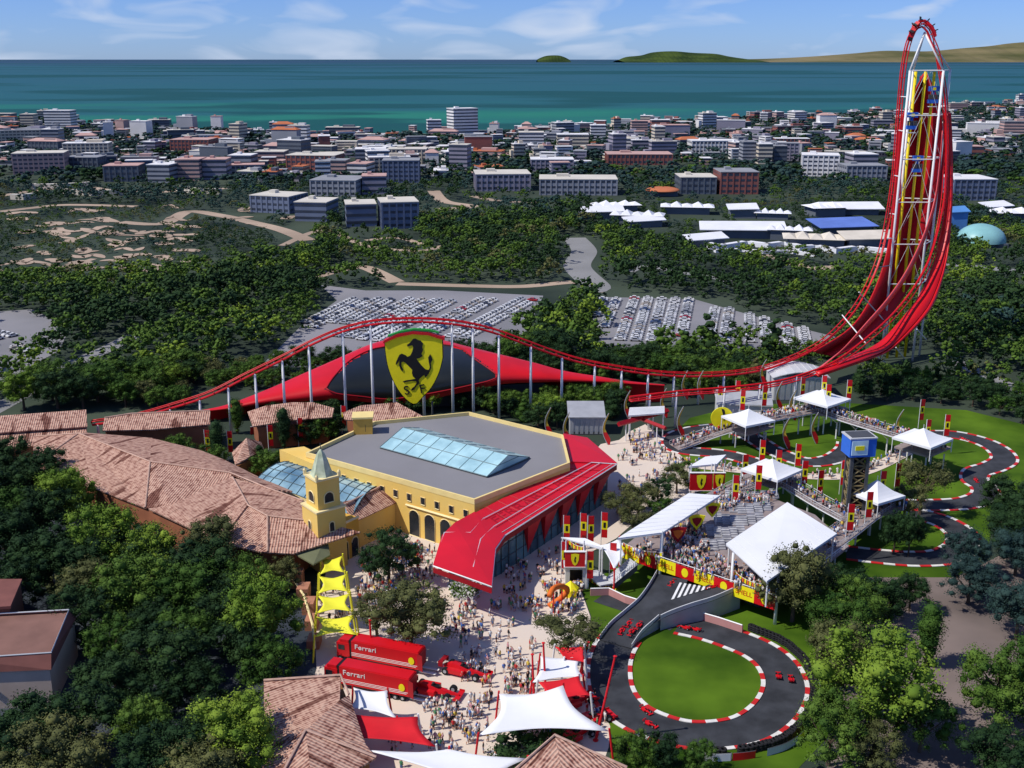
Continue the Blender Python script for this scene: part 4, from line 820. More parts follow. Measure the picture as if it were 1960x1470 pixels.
# ================================================================ GRAND DECK, WALKWAYS, TENTS
def banner_mesh(a, b, z0, z1, par):
    """edge banner of red and yellow fields along a deck edge from a to b"""
    d = (b-a); L_ = d.length; d = d.normalized(); nn = Vector((d.y, -d.x, 0)).normalized()
    if nn.y > 0: nn = -nn
    seg = [('Y', .12, 1), ('R', .035, 0), ('D', .05, 0), ('R', .035, 0)]*4; x = 0; k = 0
    tot = sum(s[1] for s in seg); bs = MB(); tx = []
    for c, w_, _ in seg:
        f0, f1 = x/tot, (x+w_)/tot; p, q_ = a.lerp(b, f0), a.lerp(b, f1)
        def P(q, p, h, off=0): return Vector((p.x, p.y, 0))+nn*off+Vector((0, 0, p.z+h))
        bs.quad(P(0, p, z0, .06), P(0, q_, z0, .06), P(0, q_, z1, .06), P(0, p, z1, .06), m={'Y': 1, 'R': 0, 'D': 0}[c])
        m_ = p.lerp(q_, .5)
        if c == 'D':
            ci = [P(0, m_, (z0+z1)/2, .1)+d*(.75*math.cos(t))+Vector((0, 0, .95*math.sin(t))) for t in [2*math.pi*i/12 for i in range(12)]]; bs.quad(*ci, m=1)
        if c == 'Y': tx.append(P(0, m_, (z0+z1)/2, .1))
        x += w_
    o = bs.build('edge_banner', [red, yel], par)
    for p in tx: text_mesh('SHELL', 1.4, 'banner_lettering', red, o, frame(p, d, nn), .01, .95)
def railing(pts, par, h=1.1, m=white, sp=2.2, nm='railing'):
    q = MB(); q.tube([p+Vector((0, 0, h)) for p in pts], .07, 4); q.tube([p+Vector((0, 0, h*.5)) for p in pts], .04, 4)
    for a, b in zip(pts, pts[1:]):
        n = max(1, int((b-a).length/sp))
        for i in range(n): p = a.lerp(b, i/n); q.bar(p, p+Vector((0, 0, h)), .04, 4)
    q.build(nm, m, par)
DZ = 5.2
DECK = [(1190, 1050), (1290, 1084), (1397, 1120.4), (1484, 1150), (1560, 1095), (1625, 1045), (1560, 985), (1470, 950), (1400, 925), (1340, 950), (1250, 1000)]
def deck():
    t = thing('grandstand_deck', 'raised viewing deck with rows of grey seats and a red and yellow front banner', 'grandstand', at(1397, 1165))
    P = [at(u, v, DZ) for u, v in DECK]; q = MB(); q.prism([(p.x, p.y) for p in P], DZ-.5, DZ); q.build('deck_slab', deckm, t)
    banner_mesh(P[0], P[3], -1.9, .8, t); railing(P[:4], t); railing(P[3:6], t)
    for u, vb in ((1262, 1120), (1397, 1165), (1483, 1195), (1190, 1085)):
        b = at(u, vb); q = MB(); q.tube([b, b+Vector((.15, .6, 11.3 if u != 1190 else 5))], [.34, .24], 8); q.build('column', white, t, True)
    for u, v in ((1300, 1020), (1400, 1040), (1500, 1060), (1560, 1060), (1450, 990), (1370, 980), (1600, 1040)):
        b = at(u, v, DZ-.5); q = MB(); q.tube([(b.x, b.y, 0), b], .3, 6); q.build('column', lgrey, t)
    # lower concourse wall set back under the deck
    q = MB(); A_, B_ = P[1]+Vector((1, 7, 0)), P[3]+Vector((-1, 7, 0)); q.add([(A_.x, A_.y, 0), (B_.x, B_.y, 0), (B_.x, B_.y, DZ-.5), (A_.x, A_.y, DZ-.5)], [[0, 1, 2, 3]]); q.build('under_wall', dgrey, t)
    # seat blocks: four curved tiers of separate grey blocks
    k = 0
    for r, (v0, u0, u1, n) in enumerate(((952, 1388, 1490, 6), (975, 1378, 1475, 6), (998, 1366, 1462, 6), (1022, 1352, 1425, 5), (1045, 1330, 1400, 5))):
        for i in range(n):
            f = (i+.5)/n; u = u0+(u1-u0)*f; v = v0+8*math.sin(f*math.pi)-3; c = at(u, v, DZ); q = MB()
            for s_ in range(4):
                q.box((c.x, c.y+s_*.62-.9, DZ), (1.75, .5, .35+.28*s_)); q.box((c.x, c.y+s_*.62-.66, DZ+.35+.28*s_), (1.75, .08, .35))
            q.build('seat_block', seatm, t)
deck()
def canopy_roof(name, C4, zs, label, cat='canopy roof', legs=True, th=.35, ribs=True, m=fabw, base=DZ):
    P = [at(u, v, z) for (u, v), z in zip(C4, zs)]; c = sum(P, Vector())/4; t = thing(name, label, cat, (c.x, c.y, base)); q = MB(); q.slab(P, th); o = q.build('roof_sheet', m, t)
    if ribs:
        q = MB()
        for k in range(1, 10): f = k/10; q.bar(P[0].lerp(P[1], f)+Vector((0, 0, .02)), P[3].lerp(P[2], f)+Vector((0, 0, .02)), .05, 4)
        q.build('seam', lgrey, o)
    if legs:
        for k, p in enumerate(P):
            e = p.lerp(c, .06); q = MB(); q.tube([(e.x, e.y, base), e-Vector((0, 0, th))], .16, 6); q.build('post', white, t)
    q = MB(); q.tube([p-Vector((0, 0, th)) for p in P]+[P[0]-Vector((0, 0, th))], .1, 4); q.build('edge_beam', grey, t)
    return t
canopy_roof('stand_roof', [(1390, 1040), (1507, 961), (1602, 1021), (1468, 1112)], (11.5, 12.5, 11.2, 10.8), 'large white ribbed square roof over the right half of the spectator deck')
canopy_roof('stand_roof', [(1182, 1030), (1318, 944), (1378, 948), (1268, 1019)], (11.2, 12, 11.6, 11.2), 'long narrow white roof over the left half of the spectator deck')
def tent(u, v, w_, z, label, base, rz=.7, hp=2.6):
    """v is the pixel row of the eave centre"""
    c = at(u, v, z); t = thing('peaked_tent', label, 'tent', (c.x, c.y, base), group='white peaked tents on the walkways'); h = w_/2; P = []
    for k in range(4): a = rz+math.pi/4+k*math.pi/2; P.append(c+Vector((math.cos(a), math.sin(a), 0))*h*1.414)
    q = MB(); N_ = 6
    for k in range(4):
        a, b = P[k], P[(k+1) % 4]; top = c+Vector((0, 0, hp)); rows = []
        for i in range(N_+1):
            f = i/N_; zf = (f**1.5)*hp; rows.append([(a.lerp(c, f)+Vector((0, 0, zf))), (b.lerp(c, f)+Vector((0, 0, zf)))])
        for r1, r2 in zip(rows, rows[1:]): q.quad(r1[0], r1[1], r2[1], r2[0])
    q.build('tent_cloth', fabw, t, True); q = MB()
    for k in range(4): a, b = P[k], P[(k+1) % 4]; q.quad(a, b, b-Vector((0, 0, .55)), a-Vector((0, 0, .55)))
    q.build('valance', fabw, t)
    for k in range(4): e = P[k].lerp(c, .03); q = MB(); q.tube([(e.x, e.y, base), e], .12, 5); q.build('pole', white, t)
    q = MB(); q.bar(c+Vector((0, 0, hp-.1)), c+Vector((0, 0, hp+.9)), .07); q.build('finial', white, t)
# walkways
def walkway(name, P, w_, label, supports=(), n=30):
    """P: (u,v,z) centre line of the deck"""
    C, A, B = ribbon_pts([(u, v, z) for u, v, z in P], w_, 0, n); t = thing(name, label, 'walkway', (C[n//2].x, C[n//2].y, 0)); q = MB(); q.loft(B, A)
    lo = Vector((0, 0, -.45)); q.loft([p+lo for p in A], [p+lo for p in B]); q.loft(A, [p+lo for p in A]); q.loft([p+lo for p in B], B); q.build('deck_slab', deckm, t)
    for X in (A, B): railing(X, t, 1.0, lgrey)
    for X in (A, B):
        q = MB(); q.tube([p-Vector((0, 0, .3)) for p in X], .16, 4); q.build('edge_beam', lgrey, t)
    for f in supports:
        i = int(f*(n-1)); p = C[i]
        if p.z < 2: continue
        q = MB(); q.tube([(p.x, p.y, 0), (p.x, p.y, p.z-2.2)], .2, 6)
        for X in (A[i], B[i]): q.bar((p.x, p.y, p.z-2.3), X-Vector((0, 0, .4)), .13, 5)
        q.build('forked_column', white, t)
    return C
WK = []
WK.append(walkway('spectator_walkway', [(1290, 856, .2), (1340, 838, 2.0), (1400, 818, 4.6), (1460, 802, 6), (1520, 790, 6.5), (1575, 780, 6.8)], 5.0, 'crowded sloping walkway climbing from the plaza to the far peaked tent', (.38, .5, .62, .74, .86, .97)))
WK.append(walkway('spectator_walkway', [(1575, 785, 6.8), (1625, 802, 6.8), (1690, 822, 6.6), (1750, 840, 6.4), (1790, 850, 6.2)], 5.0, 'crowded walkway running down to the right towards the tent by the S bend', (.05, .2, .35, .5, .65, .8, .95)))
WK.append(walkway('spectator_walkway', [(1370, 958, 5.0), (1410, 935, 5.6), (1450, 918, 6), (1480, 912, 6)], 4.6, 'short walkway from the seating deck up to the middle peaked tent', (.3, .7)))
WK.append(walkway('spectator_walkway', [(1480, 912, 6), (1520, 932, 5.8), (1570, 962, 5.4), (1625, 992, 5.2)], 4.4, 'walkway on forked columns from the middle tent down to the dark lattice tower', (.1, .3, .5, .7, .9)))
WK.append(walkway('spectator_walkway', [(1560, 1055, 5.0), (1610, 1022, 5.2), (1655, 988, 5.6), (1695, 962, 6)], 5.0, 'front walkway on slender columns leading to the rightmost near peaked tent', (.1, .28, .45, .62, .8, .96)))
tent(1574, 762, 11, 10.5, 'white peaked tent farthest back, at the corner of the two far walkways', 6.8)
tent(1766, 838, 10.5, 9.8, 'white peaked tent farthest right, beside the S bend of the far track', 6.2)
tent(1477, 898, 10, 9.8, 'white peaked tent in the middle, with the walkway forking on both sides', 6, .75)
tent(1677, 944, 8.6, 9.4, 'white peaked tent right of the dark lattice tower', 6, .55, 3.2)
tent(1432, 800, 10, 8.8, 'white peaked tent behind the round yellow sign, in front of the grey hall', 4.8, .5)
canopy_roof('entry_canopy', [(1318, 893), (1350, 874), (1390, 870), (1372, 888)], (8, 8.5, 8.5, 8), 'small tilted white canopy above the red billboard with a yellow shield', ribs=False, base=0)
canopy_roof('entry_canopy', [(1074, 1028), (1120, 1030), (1155, 1046), (1150, 1050)], (8, 8, 7.5, 7), 'long thin white canopy above the red gate sign', ribs=False, base=0, th=.2)
sail('gate_sail', [(1150, 1044), (1186, 1030), (1196, 1062), (1176, 1092)], (7, 8, 6, 5), fabw, 'white draped sail between the gate and the spectator deck stairs', None, .1, poles=(1, 3))
# billboards
def board(u0, u1, vt, vb, gv, label, sub='shield'):
    b = at((u0+u1)/2, gv); Y = b.y; a, c = atY(u0, vb, Y), atY(u1, vt, Y); t = thing('billboard', label, 'billboard', b, group='red billboards with a yellow shield'); q = MB(); q.box(((a.x+c.x)/2, Y, a.z), (c.x-a.x, .5, c.z-a.z)); q.build('board', red, t)
    for x in (a.x+.2, c.x-.2): q = MB(); q.bar((x, Y+.35, 0), (x, Y+.35, c.z+2.2), .14); q.build('post', white, t)
    q = MB(); mx_, mz = (a.x+c.x)/2, (a.z+c.z)/2; h = (c.z-a.z)*.42; pr = [(-.75, .9), (0, 1), (.75, .9), (.7, 0), (.4, -.7), (0, -1), (-.4, -.7), (-.7, 0)]; q.quad(*[(mx_+x*h*.8, Y-.3, mz+z*h) for x, z in pr]); e = q.build('shield', yel, t)
    q = MB(); q.quad(*[(mx_+x*h*.26, Y-.33, mz+z*h*.55) for x, z in ((-.4, .2), (.1, 1), (.7, .6), (.2, 0), (.6, -.4), (0, -1), (-.5, -.3))]); q.build('horse_mark', blk, e)
    q = MB(); q.box((mx_, Y, a.z-.12), (c.x-a.x+.3, .7, .12)); q.box((mx_, Y, c.z), (c.x-a.x+.3, .7, .12)); q.build('frame', white, t)
board(1320, 1364, 905, 938, 965, 'red billboard with a yellow shield on white posts under the small tilted canopy')
board(1365, 1388, 905, 935, 960, 'smaller red billboard partly behind the one with white posts')
board(1081, 1120, 1056, 1084, 1128, 'red gate sign with a round yellow emblem at the foot of the deck stairs')
t = thing('gate_kiosk', 'grey gate kiosk with a dark doorway under the red gate sign', 'kiosk', at(1103, 1125)); b = at(1103, 1125); q = MB(); q.box((b.x-1.7, b.y+1, 0), (.7, 3, 4.2)); q.box((b.x+1.8, b.y+1, 0), (1.2, 3, 4.2)); q.box((b.x, b.y+1, 4.2), (5, 3.2, .5)); q.build('frame', lgrey, t); q = MB(); q.box((b.x, b.y+2, 0), (2.8, .3, 4.1)); q.build('doorway', blk, t)
t = thing('round_sign', 'round bright yellow sign with a dark streak at the foot of the far walkway', 'sign', at(1382, 815)); Y = at(1382, 850).y; c = atY(1382, 800, Y); q = MB(); q.tube([(c.x, Y, c.z), (c.x, Y+.3, c.z)], 3.0, 24); q.build('disc', yel, t); q = MB(); q.quad((c.x-.3, Y-.05, c.z+2.6), (c.x+.5, Y-.05, c.z+2.4), (c.x+1.1, Y-.05, c.z-.2), (c.x+.5, Y-.05, c.z-.9), (c.x+.3, Y-.05, c.z+.6)); q.build('emblem_mark', blk, t); q = MB(); q.bar((c.x, Y+.4, 0), (c.x, Y+.4, c.z), .2); q.build('post', lgrey, t)
# stairs beside the deck
t = thing('deck_stairs', 'switchback grey stairs with striped balustrade rising from the gate to the spectator deck', 'stairs', at(1165, 1110)); q = MB(); a, b = at(1150, 1112), at(1200, 1085)
A_ = [at(1128, 1092, .4), at(1162, 1116, 1.6)]; B_ = [at(1166, 1112, 1.8), at(1212, 1074, 5)]
for (s0, s1) in (A_, B_):
    n = 12; d = (s1-s0); pr = Vector((-d.y, d.x, 0)).normalized()*1.6
    for i in range(n): c = s0.lerp(s1, (i+.5)/n); q.add([c-pr+Vector((0, 0, -.4)), c+pr+Vector((0, 0, -.4)), c+pr+d/n+Vector((0, 0, -.4)), c-pr+d/n+Vector((0, 0, -.4)), c-pr, c+pr, c+pr+Vector((d.x, d.y, 0))/n, c-pr+Vector((d.x, d.y, 0))/n], [[4, 5, 6, 7], [0, 1, 5, 4], [3, 2, 6, 7], [0, 4, 7, 3], [1, 2, 6, 5]])
q.build('steps', lgrey, t); d = (B_[1]-B_[0]); pr = Vector((-d.y, d.x, 0)).normalized()*1.6; pr = -pr if pr.y > 0 else pr
railing([B_[0]+pr, B_[1]+pr], t, 1.1, white, .5, 'balustrade'); q = MB(); q.quad(B_[0]+pr*1.04, B_[1]+pr*1.04, B_[1]+pr*1.04-Vector((0, 0, 1.3)), B_[0]+pr*1.04-Vector((0, 0, 1.3))); q.build('stringer', dgrey, t)
# gate kiosk bunting: small orange flags in rows
def bunting(a, b, n, label, h=.9):
    t = thing('bunting', label, 'bunting', Vector(((a.x+b.x)/2, (a.y+b.y)/2, 0)), group='rows of small red and yellow flags'); q = MB(); P = []
    for i in range(n+1): f = i/n; P.append(a.lerp(b, f)-Vector((0, 0, .6*4*f*(1-f))))
    q.tube(P, .04, 4); q.build('cord', white, t)
    for k in range(2):
        q = MB()
        for i in range(k, n, 2): p, r_ = P[i], P[i+1]; m_ = p.lerp(r_, .8); q.quad(p.lerp(r_, .1), m_, m_-Vector((0, 0, h)), p.lerp(r_, .1)-Vector((0, 0, h)))
        q.build('flag_row', [orange, yel][k], t)
bunting(at(1192, 1038, 7.2), at(1268, 1058, 7.2), 14, 'row of orange and yellow flags below the long white roof'); bunting(at(1402, 1090, 7.6), at(1458, 1118, 7.4), 12, 'row of red and yellow flags on the deck below the large square roof'); bunting(at(1086, 1030, 6.5), at(1118, 1046, 5.8), 9, 'row of small flags over the red gate sign'); bunting(at(1128, 1104, 1.5), at(1180, 1122, 1.2), 12, 'row of small orange flags at the foot of the deck stairs')
# hanging crests inside the stand
for k, (u, v, m, lb) in enumerate(((1298, 1022, dred, 'dark red and orange hanging crest, lowest of three along the deck roof'), (1334, 998, yel, 'yellow tilted hanging crest, middle of three along the deck roof'), (1364, 975, yel, 'yellow and dark red hanging crest, highest of three along the deck roof'))):
    p = at(u, v, 9); t = thing('hanging_crest', lb, 'crest', p, group='hanging crests along the deck roof'); q = MB(); pr = [(-1.7, 1.1), (0, 1.5), (1.7, 1.2), (1.2, -.3), (0, -1.9), (-1.2, -.5)]; f_ = [(p.x+x, p.y, p.z+z) for x, z in pr]; b_ = [(x, y+.3, z) for x, y, z in f_]; q.add(f_+b_, [[5, 4, 3, 2, 1, 0], [6, 7, 8, 9, 10, 11]]+[[i, (i+1) % 6, (i+1) % 6+6, i+6] for i in range(6)]); o = q.build('panel', m, t)
    q = MB(); q.quad(*[(p.x+x*.6, p.y-.06, p.z+z*.6) for x, z in pr]); q.build('emblem_mark', [orange, dred, dred][k], o); q = MB(); q.bar((p.x, p.y+.15, p.z+1.3), (p.x, p.y+.15, p.z+2.8), .06); q.build('hanger', grey, t)
# dark lattice tower with blue box
def darktower():
    b = at(1622, 1016); Y = b.y; t = thing('pylon_tower', 'dark lattice tower with yellowish cross bracing and a blue and white box on top', 'tower', b); z = atY(1645, 868, Y).z; x0 = b.x+.7; h = 1.7
    for sx in (-1, 1):
        for sy in (-1, 1): q = MB(); q.box((x0+sx*h, Y+sy*h, 0), (.7, .7, z)); q.build('tower_leg', dgrey, t)
    q = MB(); n = 8
    for k in range(n):
        z0, z1 = z*k/n, z*(k+1)/n
        for a, c in (((-h, -h), (h, -h)), ((h, -h), (h, h)), ((-h, h), (-h, -h))):
            q.bar((x0+a[0], Y+a[1], z0), (x0+c[0], Y+c[1], z1), .22, 4); q.bar((x0+c[0], Y+c[1], z0), (x0+a[0], Y+a[1], z1), .22, 4); q.bar((x0+a[0], Y+a[1], z1), (x0+c[0], Y+c[1], z1), .25, 4)
    q.build('brace', mat('bronze_lattice', (.16, .12, .05), .6, .2, 1), t); q = MB(); q.box((x0, Y, 0), (2.4, 2.4, z)); q.build('core', blk, t)
    zt = atY(1645, 834, Y).z; q = MB(); q.box((x0, Y, z), (5.8, 4.6, zt-z), .12); o = q.build('top_box', blue, t); q = MB(); q.box((x0-.5, Y-2.4, z+.5), (3.6, .3, zt-z-.8), .12); q.build('screen', sbl, o)
    q = MB(); q.box((x0, Y, zt), (6.1, 4.9, .3), .12); q.build('rim', lgrey, o); q = MB(); q.box((x0, Y, zt+.3), (5.1, 3.9, .12), .12); q.build('roof', dgrey, o); q = MB(); q.box((x0-.5, Y-2.6, z+1.6), (2.0, .1, 1.0), .12); q.build('panel_mark', yel, o)
darktower()
# flags -----------------------------------------------------------------
def flagproto(curved):
    t = thing('feather_flag', None, 'flag'); q = MB(); H = 6.6
    if not curved:
        q.bar((0, 0, 0), (0, 0, H), .07); q.build('flag_pole', white, t)
        q = MB()
        for z0, z1, m in ((1.9, 3.4, 0), (3.4, 5.0, 1), (5.0, 6.5, 0)):
            q.box((.55, 0, z0), (1.0, .08, z1-z0-.0), 0, m)
        q.build('flag_cloth', [red, yel], t); q = MB(); q.box((.55, 0, 3.75), (.42, .14, .95)); q.build('emblem_mark', blk, t)
    else:
        P = [Vector((.2-1.6*math.sin(math.pi*f)*.8, 0, H*1.1*f)) for f in [k/10 for k in range(11)]]; q.tube(P, .08, 5); q.build('flag_pole', grey, t)
        q = MB(); W_ = [.35, .8, 1.1, 1.0, .75, .5, .4, .35, .3, .2, .05]
        for k in range(10): a, b = P[k]+Vector((.1, 0, 0)), P[k+1]+Vector((.1, 0, 0)); q.add([a, a+Vector((W_[k], .1, 0)), b+Vector((W_[k+1], .1, 0)), b], [[0, 1, 2, 3]], 0 if k < 4 else 1)
        q.build('flag_cloth', [red, mat('flag_amber', (.62, .40, .05), .7, .1, .5)], t)
    return t
F0, F1 = flagproto(False), flagproto(True); usedF = {}
FL = [(1085, 1066, 1), (1113, 1060, 1), (1124, 1066, 1), (1151, 1055, 1)]
flags = [(1078, 1055, 0, 0, 'leftmost of the four above the gate'), (1110, 1050, 0, 0, 'second of the four above the gate'), (1124, 1056, 0, 0, 'third of the four above the gate'), (1150, 1048, 0, 0, 'rightmost of the four above the gate'), (1122, 1128, 0, 0, 'right of the gate kiosk doorway'), (1074, 1108, 0, 0, 'left of the red gate sign'), (1166, 1110, 0, 0, 'on the landing of the deck stairs'),
 (1419, 930, 0, 0, 'between the small canopy and the middle peaked tent'), (1452, 900, 0, 0, 'behind the left corner of the middle peaked tent'), (1482, 925, 0, 6, 'standing in front of the middle peaked tent'), (1520, 908, 0, 0, 'behind the right corner of the middle peaked tent'), (1444, 955, 0, 5, 'left of the walkway below the middle tent'), (1532, 945, 0, 3, 'at the top of the walkway right of the middle tent'), (1562, 965, 0, 3, 'halfway down the walkway right of the middle tent'), (1606, 946, 0, 3, 'just left of the dark lattice tower'), (1400, 975, 0, 4, 'at the back corner of the seat blocks'),
 (1680, 968, 0, 6, 'in front of the peaked tent right of the lattice tower'), (1710, 950, 0, 2, 'on the lawn right of the near right tent'), (1654, 1010, 0, 5, 'on the front walkway, right of the lattice tower foot'), (1618, 1035, 0, 5, 'by the corner of the large white roof'),
 (1768, 862, 0, 5, 'in front of the farthest right peaked tent'), (1722, 845, 1, 2, 'left of the farthest right peaked tent, dark amber'), (1757, 820, 0, 4, 'behind the farthest right peaked tent'), (1804, 850, 0, 3, 'right of the farthest right peaked tent'), (1578, 790, 0, 6.8, 'in front of the farthest back peaked tent'), (1570, 772, 0, 6.8, 'behind the farthest back peaked tent'), (1618, 780, 0, 5, 'right of the farthest back peaked tent'), (1530, 775, 0, 5, 'left of the farthest back peaked tent'),
 (1506, 860, 1, 0, 'in the far track loop, left of a pair'), (1560, 850, 1, 0, 'in the far track loop, right of a pair'), (1492, 788, 1, 3, 'behind the far walkway, left of a pair'), (1518, 805, 1, 4, 'behind the far walkway, right of a pair'), (1457, 792, 0, 4, 'in front of the grey hall, right corner'), (1415, 800, 0, 5, 'in front of the round sign tent'), (1406, 780, 0, 3, 'on the roof line of the grey hall'), (1372, 790, 0, 2, 'above the round yellow sign'),
 (1304, 838, 1, 0, 'left of the far track loop'), (1203, 805, 1, 0, 'left end of the white station canopy'), (1272, 800, 1, 0, 'right end of the white station canopy'), (1087, 850, 1, 0, 'left of the grey ticket kiosk'), (1162, 852, 1, 0, 'right of the grey ticket kiosk'), (1052, 840, 1, 0, 'in the shrubs left of the grey ticket kiosk'), (1312, 765, 1, 2, 'above the red track, left of a pair'), (1342, 765, 1, 2, 'above the red track, right of a pair'), (1462, 742, 1, 3, 'at the left corner of the striped station roof'),
 (395, 880, 0, 0, 'among the cypresses below the thin tiled range'), (438, 882, 0, 0, 'between the cypresses and the small pavilion'), (515, 870, 0, 0, 'behind the small pavilion with the pyramid roof'), (572, 855, 0, 0, 'among the trees left of the yellow hall'), (655, 830, 0, 0, 'left of the yellow turret')]
for u, v, c, z, lb in flags:
    pr = F1 if c else F0
    if pr.name in usedF: o = copy_tree(pr)
    else: o = pr; usedF[pr.name] = 1
    p = at(u, v, z) if z else at(u, v); o.location = p; o.scale = (1.25,)*3; o.rotation_euler = (0, 0, rnd.uniform(-.25, .25)); tag(o, ('curved red and amber feather flag ' if c else 'upright red and yellow flag ')+lb, 'flag', 'flags around the race park')
# far station, grey hall, ticket kiosk, canopy, beams ---------------------
def boxhouse(name, label, u0, u1, vb, vt, depth, wm, rm, cat='building', rz=0, arch=False, over=.4):
    a, b = at(u0, vb), at(u1, vb); Y = (a.y+b.y)/2; z = atY((u0+u1)/2, vt, Y).z; w_ = atY(u1, vb, Y).x-atY(u0, vb, Y).x; c = Vector((atY((u0+u1)/2, vb, Y).x, Y+depth/2, 0)); t = thing(name, label, cat, c, rz); LOC[t.name] = Vector((0, 0, 0))
    q = MB(); q.box((0, 0, 0), (w_, depth, z)); q.build('wall', wm, t); q = MB()
    if arch:
        n = 8; P1 = [(-w_/2-over+(w_+2*over)*k/n, -depth/2-over, z+1.8*math.sin(math.pi*k/n)) for k in range(n+1)]; P2 = [(x, depth/2+over, zz) for x, y, zz in P1]; q.loft(P1, P2); o = q.build('curved_roof', rm, t, False); o.modifiers.new('s', 'SOLIDIFY').thickness = .25
        q = MB()
        for k in range(1, n): q.bar(Vector(P1[k])+Vector((0, 0, .05)), Vector(P2[k])+Vector((0, 0, .05)), .1, 4)
        q.build('roof_rib', lgrey, o)
    else:
        q.box((0, 0, z), (w_+2*over, depth+2*over, .4)); q.build('flat_roof', rm, t)
    return t, w_, z, depth
t, w_, z_, d_ = boxhouse('station_hall', 'grey ride station with a curved ribbed silver roof beside the start of the climb', 1480, 1580, 766, 722, 11, lgrey, lgrey, arch=True, over=.8)
q = MB()
for k in range(9): q.box((-w_/2+w_*(k+.5)/9, -d_/2-.12, .2), (1.2, .2, z_-.8))
q.build('wall_panel', grey, t)
t, w_, z_, d_ = boxhouse('grey_hall', 'translucent grey low hall behind the round yellow sign and its tent', 1378, 1478, 812, 776, 12, lgrey, lgrey, rz=-.12)
q = MB(); q.quad((-w_/2-.4, -d_/2-.4, z_+.42), (w_/2+.4, -d_/2-.4, z_+.42), (w_/2+.4, 0, z_+2.6), (-w_/2-.4, 0, z_+2.6)); q.quad((-w_/2-.4, 0, z_+2.6), (w_/2+.4, 0, z_+2.6), (w_/2+.4, d_/2+.4, z_+.42), (-w_/2-.4, d_/2+.4, z_+.42)); q.build('pitched_roof', mat('translucent_roof', (.38, .40, .43), .4, .1, .3), t)
t, w_, z_, d_ = boxhouse('ticket_kiosk', 'grey boxy kiosk with a silver roof and vertical panels behind the red entrance roof', 1090, 1155, 832, 800, 7, lgrey, lgrey, 'kiosk')
q = MB(); q.quad((-w_/2-.5, -d_/2-.8, z_+.43), (w_/2+.5, -d_/2-.8, z_+.43), (w_/2+.5, d_/2+.5, z_+2.6), (-w_/2-.5, d_/2+.5, z_+2.6)); q.build('sloping_roof', grey, t)
q = MB()
for k in range(7): q.box((-w_/2+w_*(k+.5)/7, -d_/2-.12, .3), (.9, .2, z_-.8))
q.build('wall_panel', grey, t); q = MB(); q.box((0, -d_/2-.16, 0), (w_-.6, .1, .9)); q.build('counter', dgrey, t)
canopy_roof('station_canopy', [(1203, 795), (1205, 780), (1272, 777), (1272, 790)], (7, 7.6, 7.6, 7), 'white flat canopy over the queue left of the coaster station', base=0)
t = thing('crossed_beams', 'two long dark red girders crossing in an X above the path behind the plaza', 'girders', at(1230, 840)); q = MB()
a, b = at(1184, 812, 5.5), at(1278, 786, 5.5); q.tube([a, b], .75, 4); q.build('girder', dred, t); q = MB(); a2, b2 = at(1222, 800, 5.0), at(1274, 820, 5.0); q.tube([a2, b2], .6, 4); q.build('girder', dred, t)
for p in (a.lerp(b, .15), a.lerp(b, .7), a2.lerp(b2, .7)): q = MB(); q.bar((p.x, p.y, 0), (p.x, p.y, p.z-.4), .18); q.build('support_post', white, t)
# red low fence pieces near the village and behind the hall
for u0, v0, u1, v1, lb in ((1018, 778, 1078, 772, 'short red low wall in the trees right of the shell roof'), (286, 846, 330, 838, 'red low wall behind the big tiled roof'), (480, 832, 528, 826, 'red low wall between cypresses and the curved tiled roof')):
    wallstrip('low_wall', [(u0, v0), (u1, v1)], 2.2, red, lb)
# spiral slide on the plaza
t = thing('play_slide', 'orange curved play slide with yellow cone roof in front of the gate', 'play structure', at(1082, 1150)); P = [at(1050, 1160, .3), at(1072, 1146, 1.4), at(1086, 1130, 3), at(1076, 1122, 4.4), at(1060, 1126, 5.2), at(1052, 1140, 4.8)]
q = MB(); q.tube(smooth_pts(P, 24), .55, 7); q.build('slide_tube', orange, t, True); q = MB(); q.lathe([(0, 3.2), (1.6, 1.8), (1.7, 1.6), (1.3, 0)], at(1092, 1140), 8); q.build('cone_roof', yel, t)
for p in P[2:5]: q = MB(); q.bar((p.x, p.y, 0), p, .12); q.build('post', fabr, t)
# tyre stacks along the outside of the near loop ---------------------------
ty = MB(); 
q = MB(); pr = [(.30, 0), (.46, .02), (.50, .15), (.46, .28), (.30, .30), (.22, .15), (.30, 0)]
for k in range(3): q.lathe(pr, (0, 0, .3*k), 10)
ty0 = q.build('tyre_stack', rubber, smooth=True)
arc = smooth_pts([at(u, v) for u, v in ((1436, 1206), (1490, 1228), (1520, 1248), (1542, 1272), (1556, 1310), (1554, 1350), (1534, 1388), (1506, 1415), (1470, 1431), (1400, 1444), (1340, 1446))], 76)
for i, p in enumerate(arc):
    if 66 < i < 70: continue
    o = ty0 if i == 0 else ty0.copy()
    if i: COL.objects.link(o)
    o.location = p+Vector((rnd.uniform(-.1, .1), rnd.uniform(-.1, .1), .05)); o.scale = (1.25,)*3
    seg = 'above the start of the right bend' if i < 14 else 'on the upper right bend' if i < 30 else 'at the far right of the bend' if i < 46 else 'on the lower right bend' if i < 58 else 'at the bottom of the near loop'
    tag(o, 'black tyre stack of the barrier '+seg, 'tyre stack', 'tyre stacks '+seg)
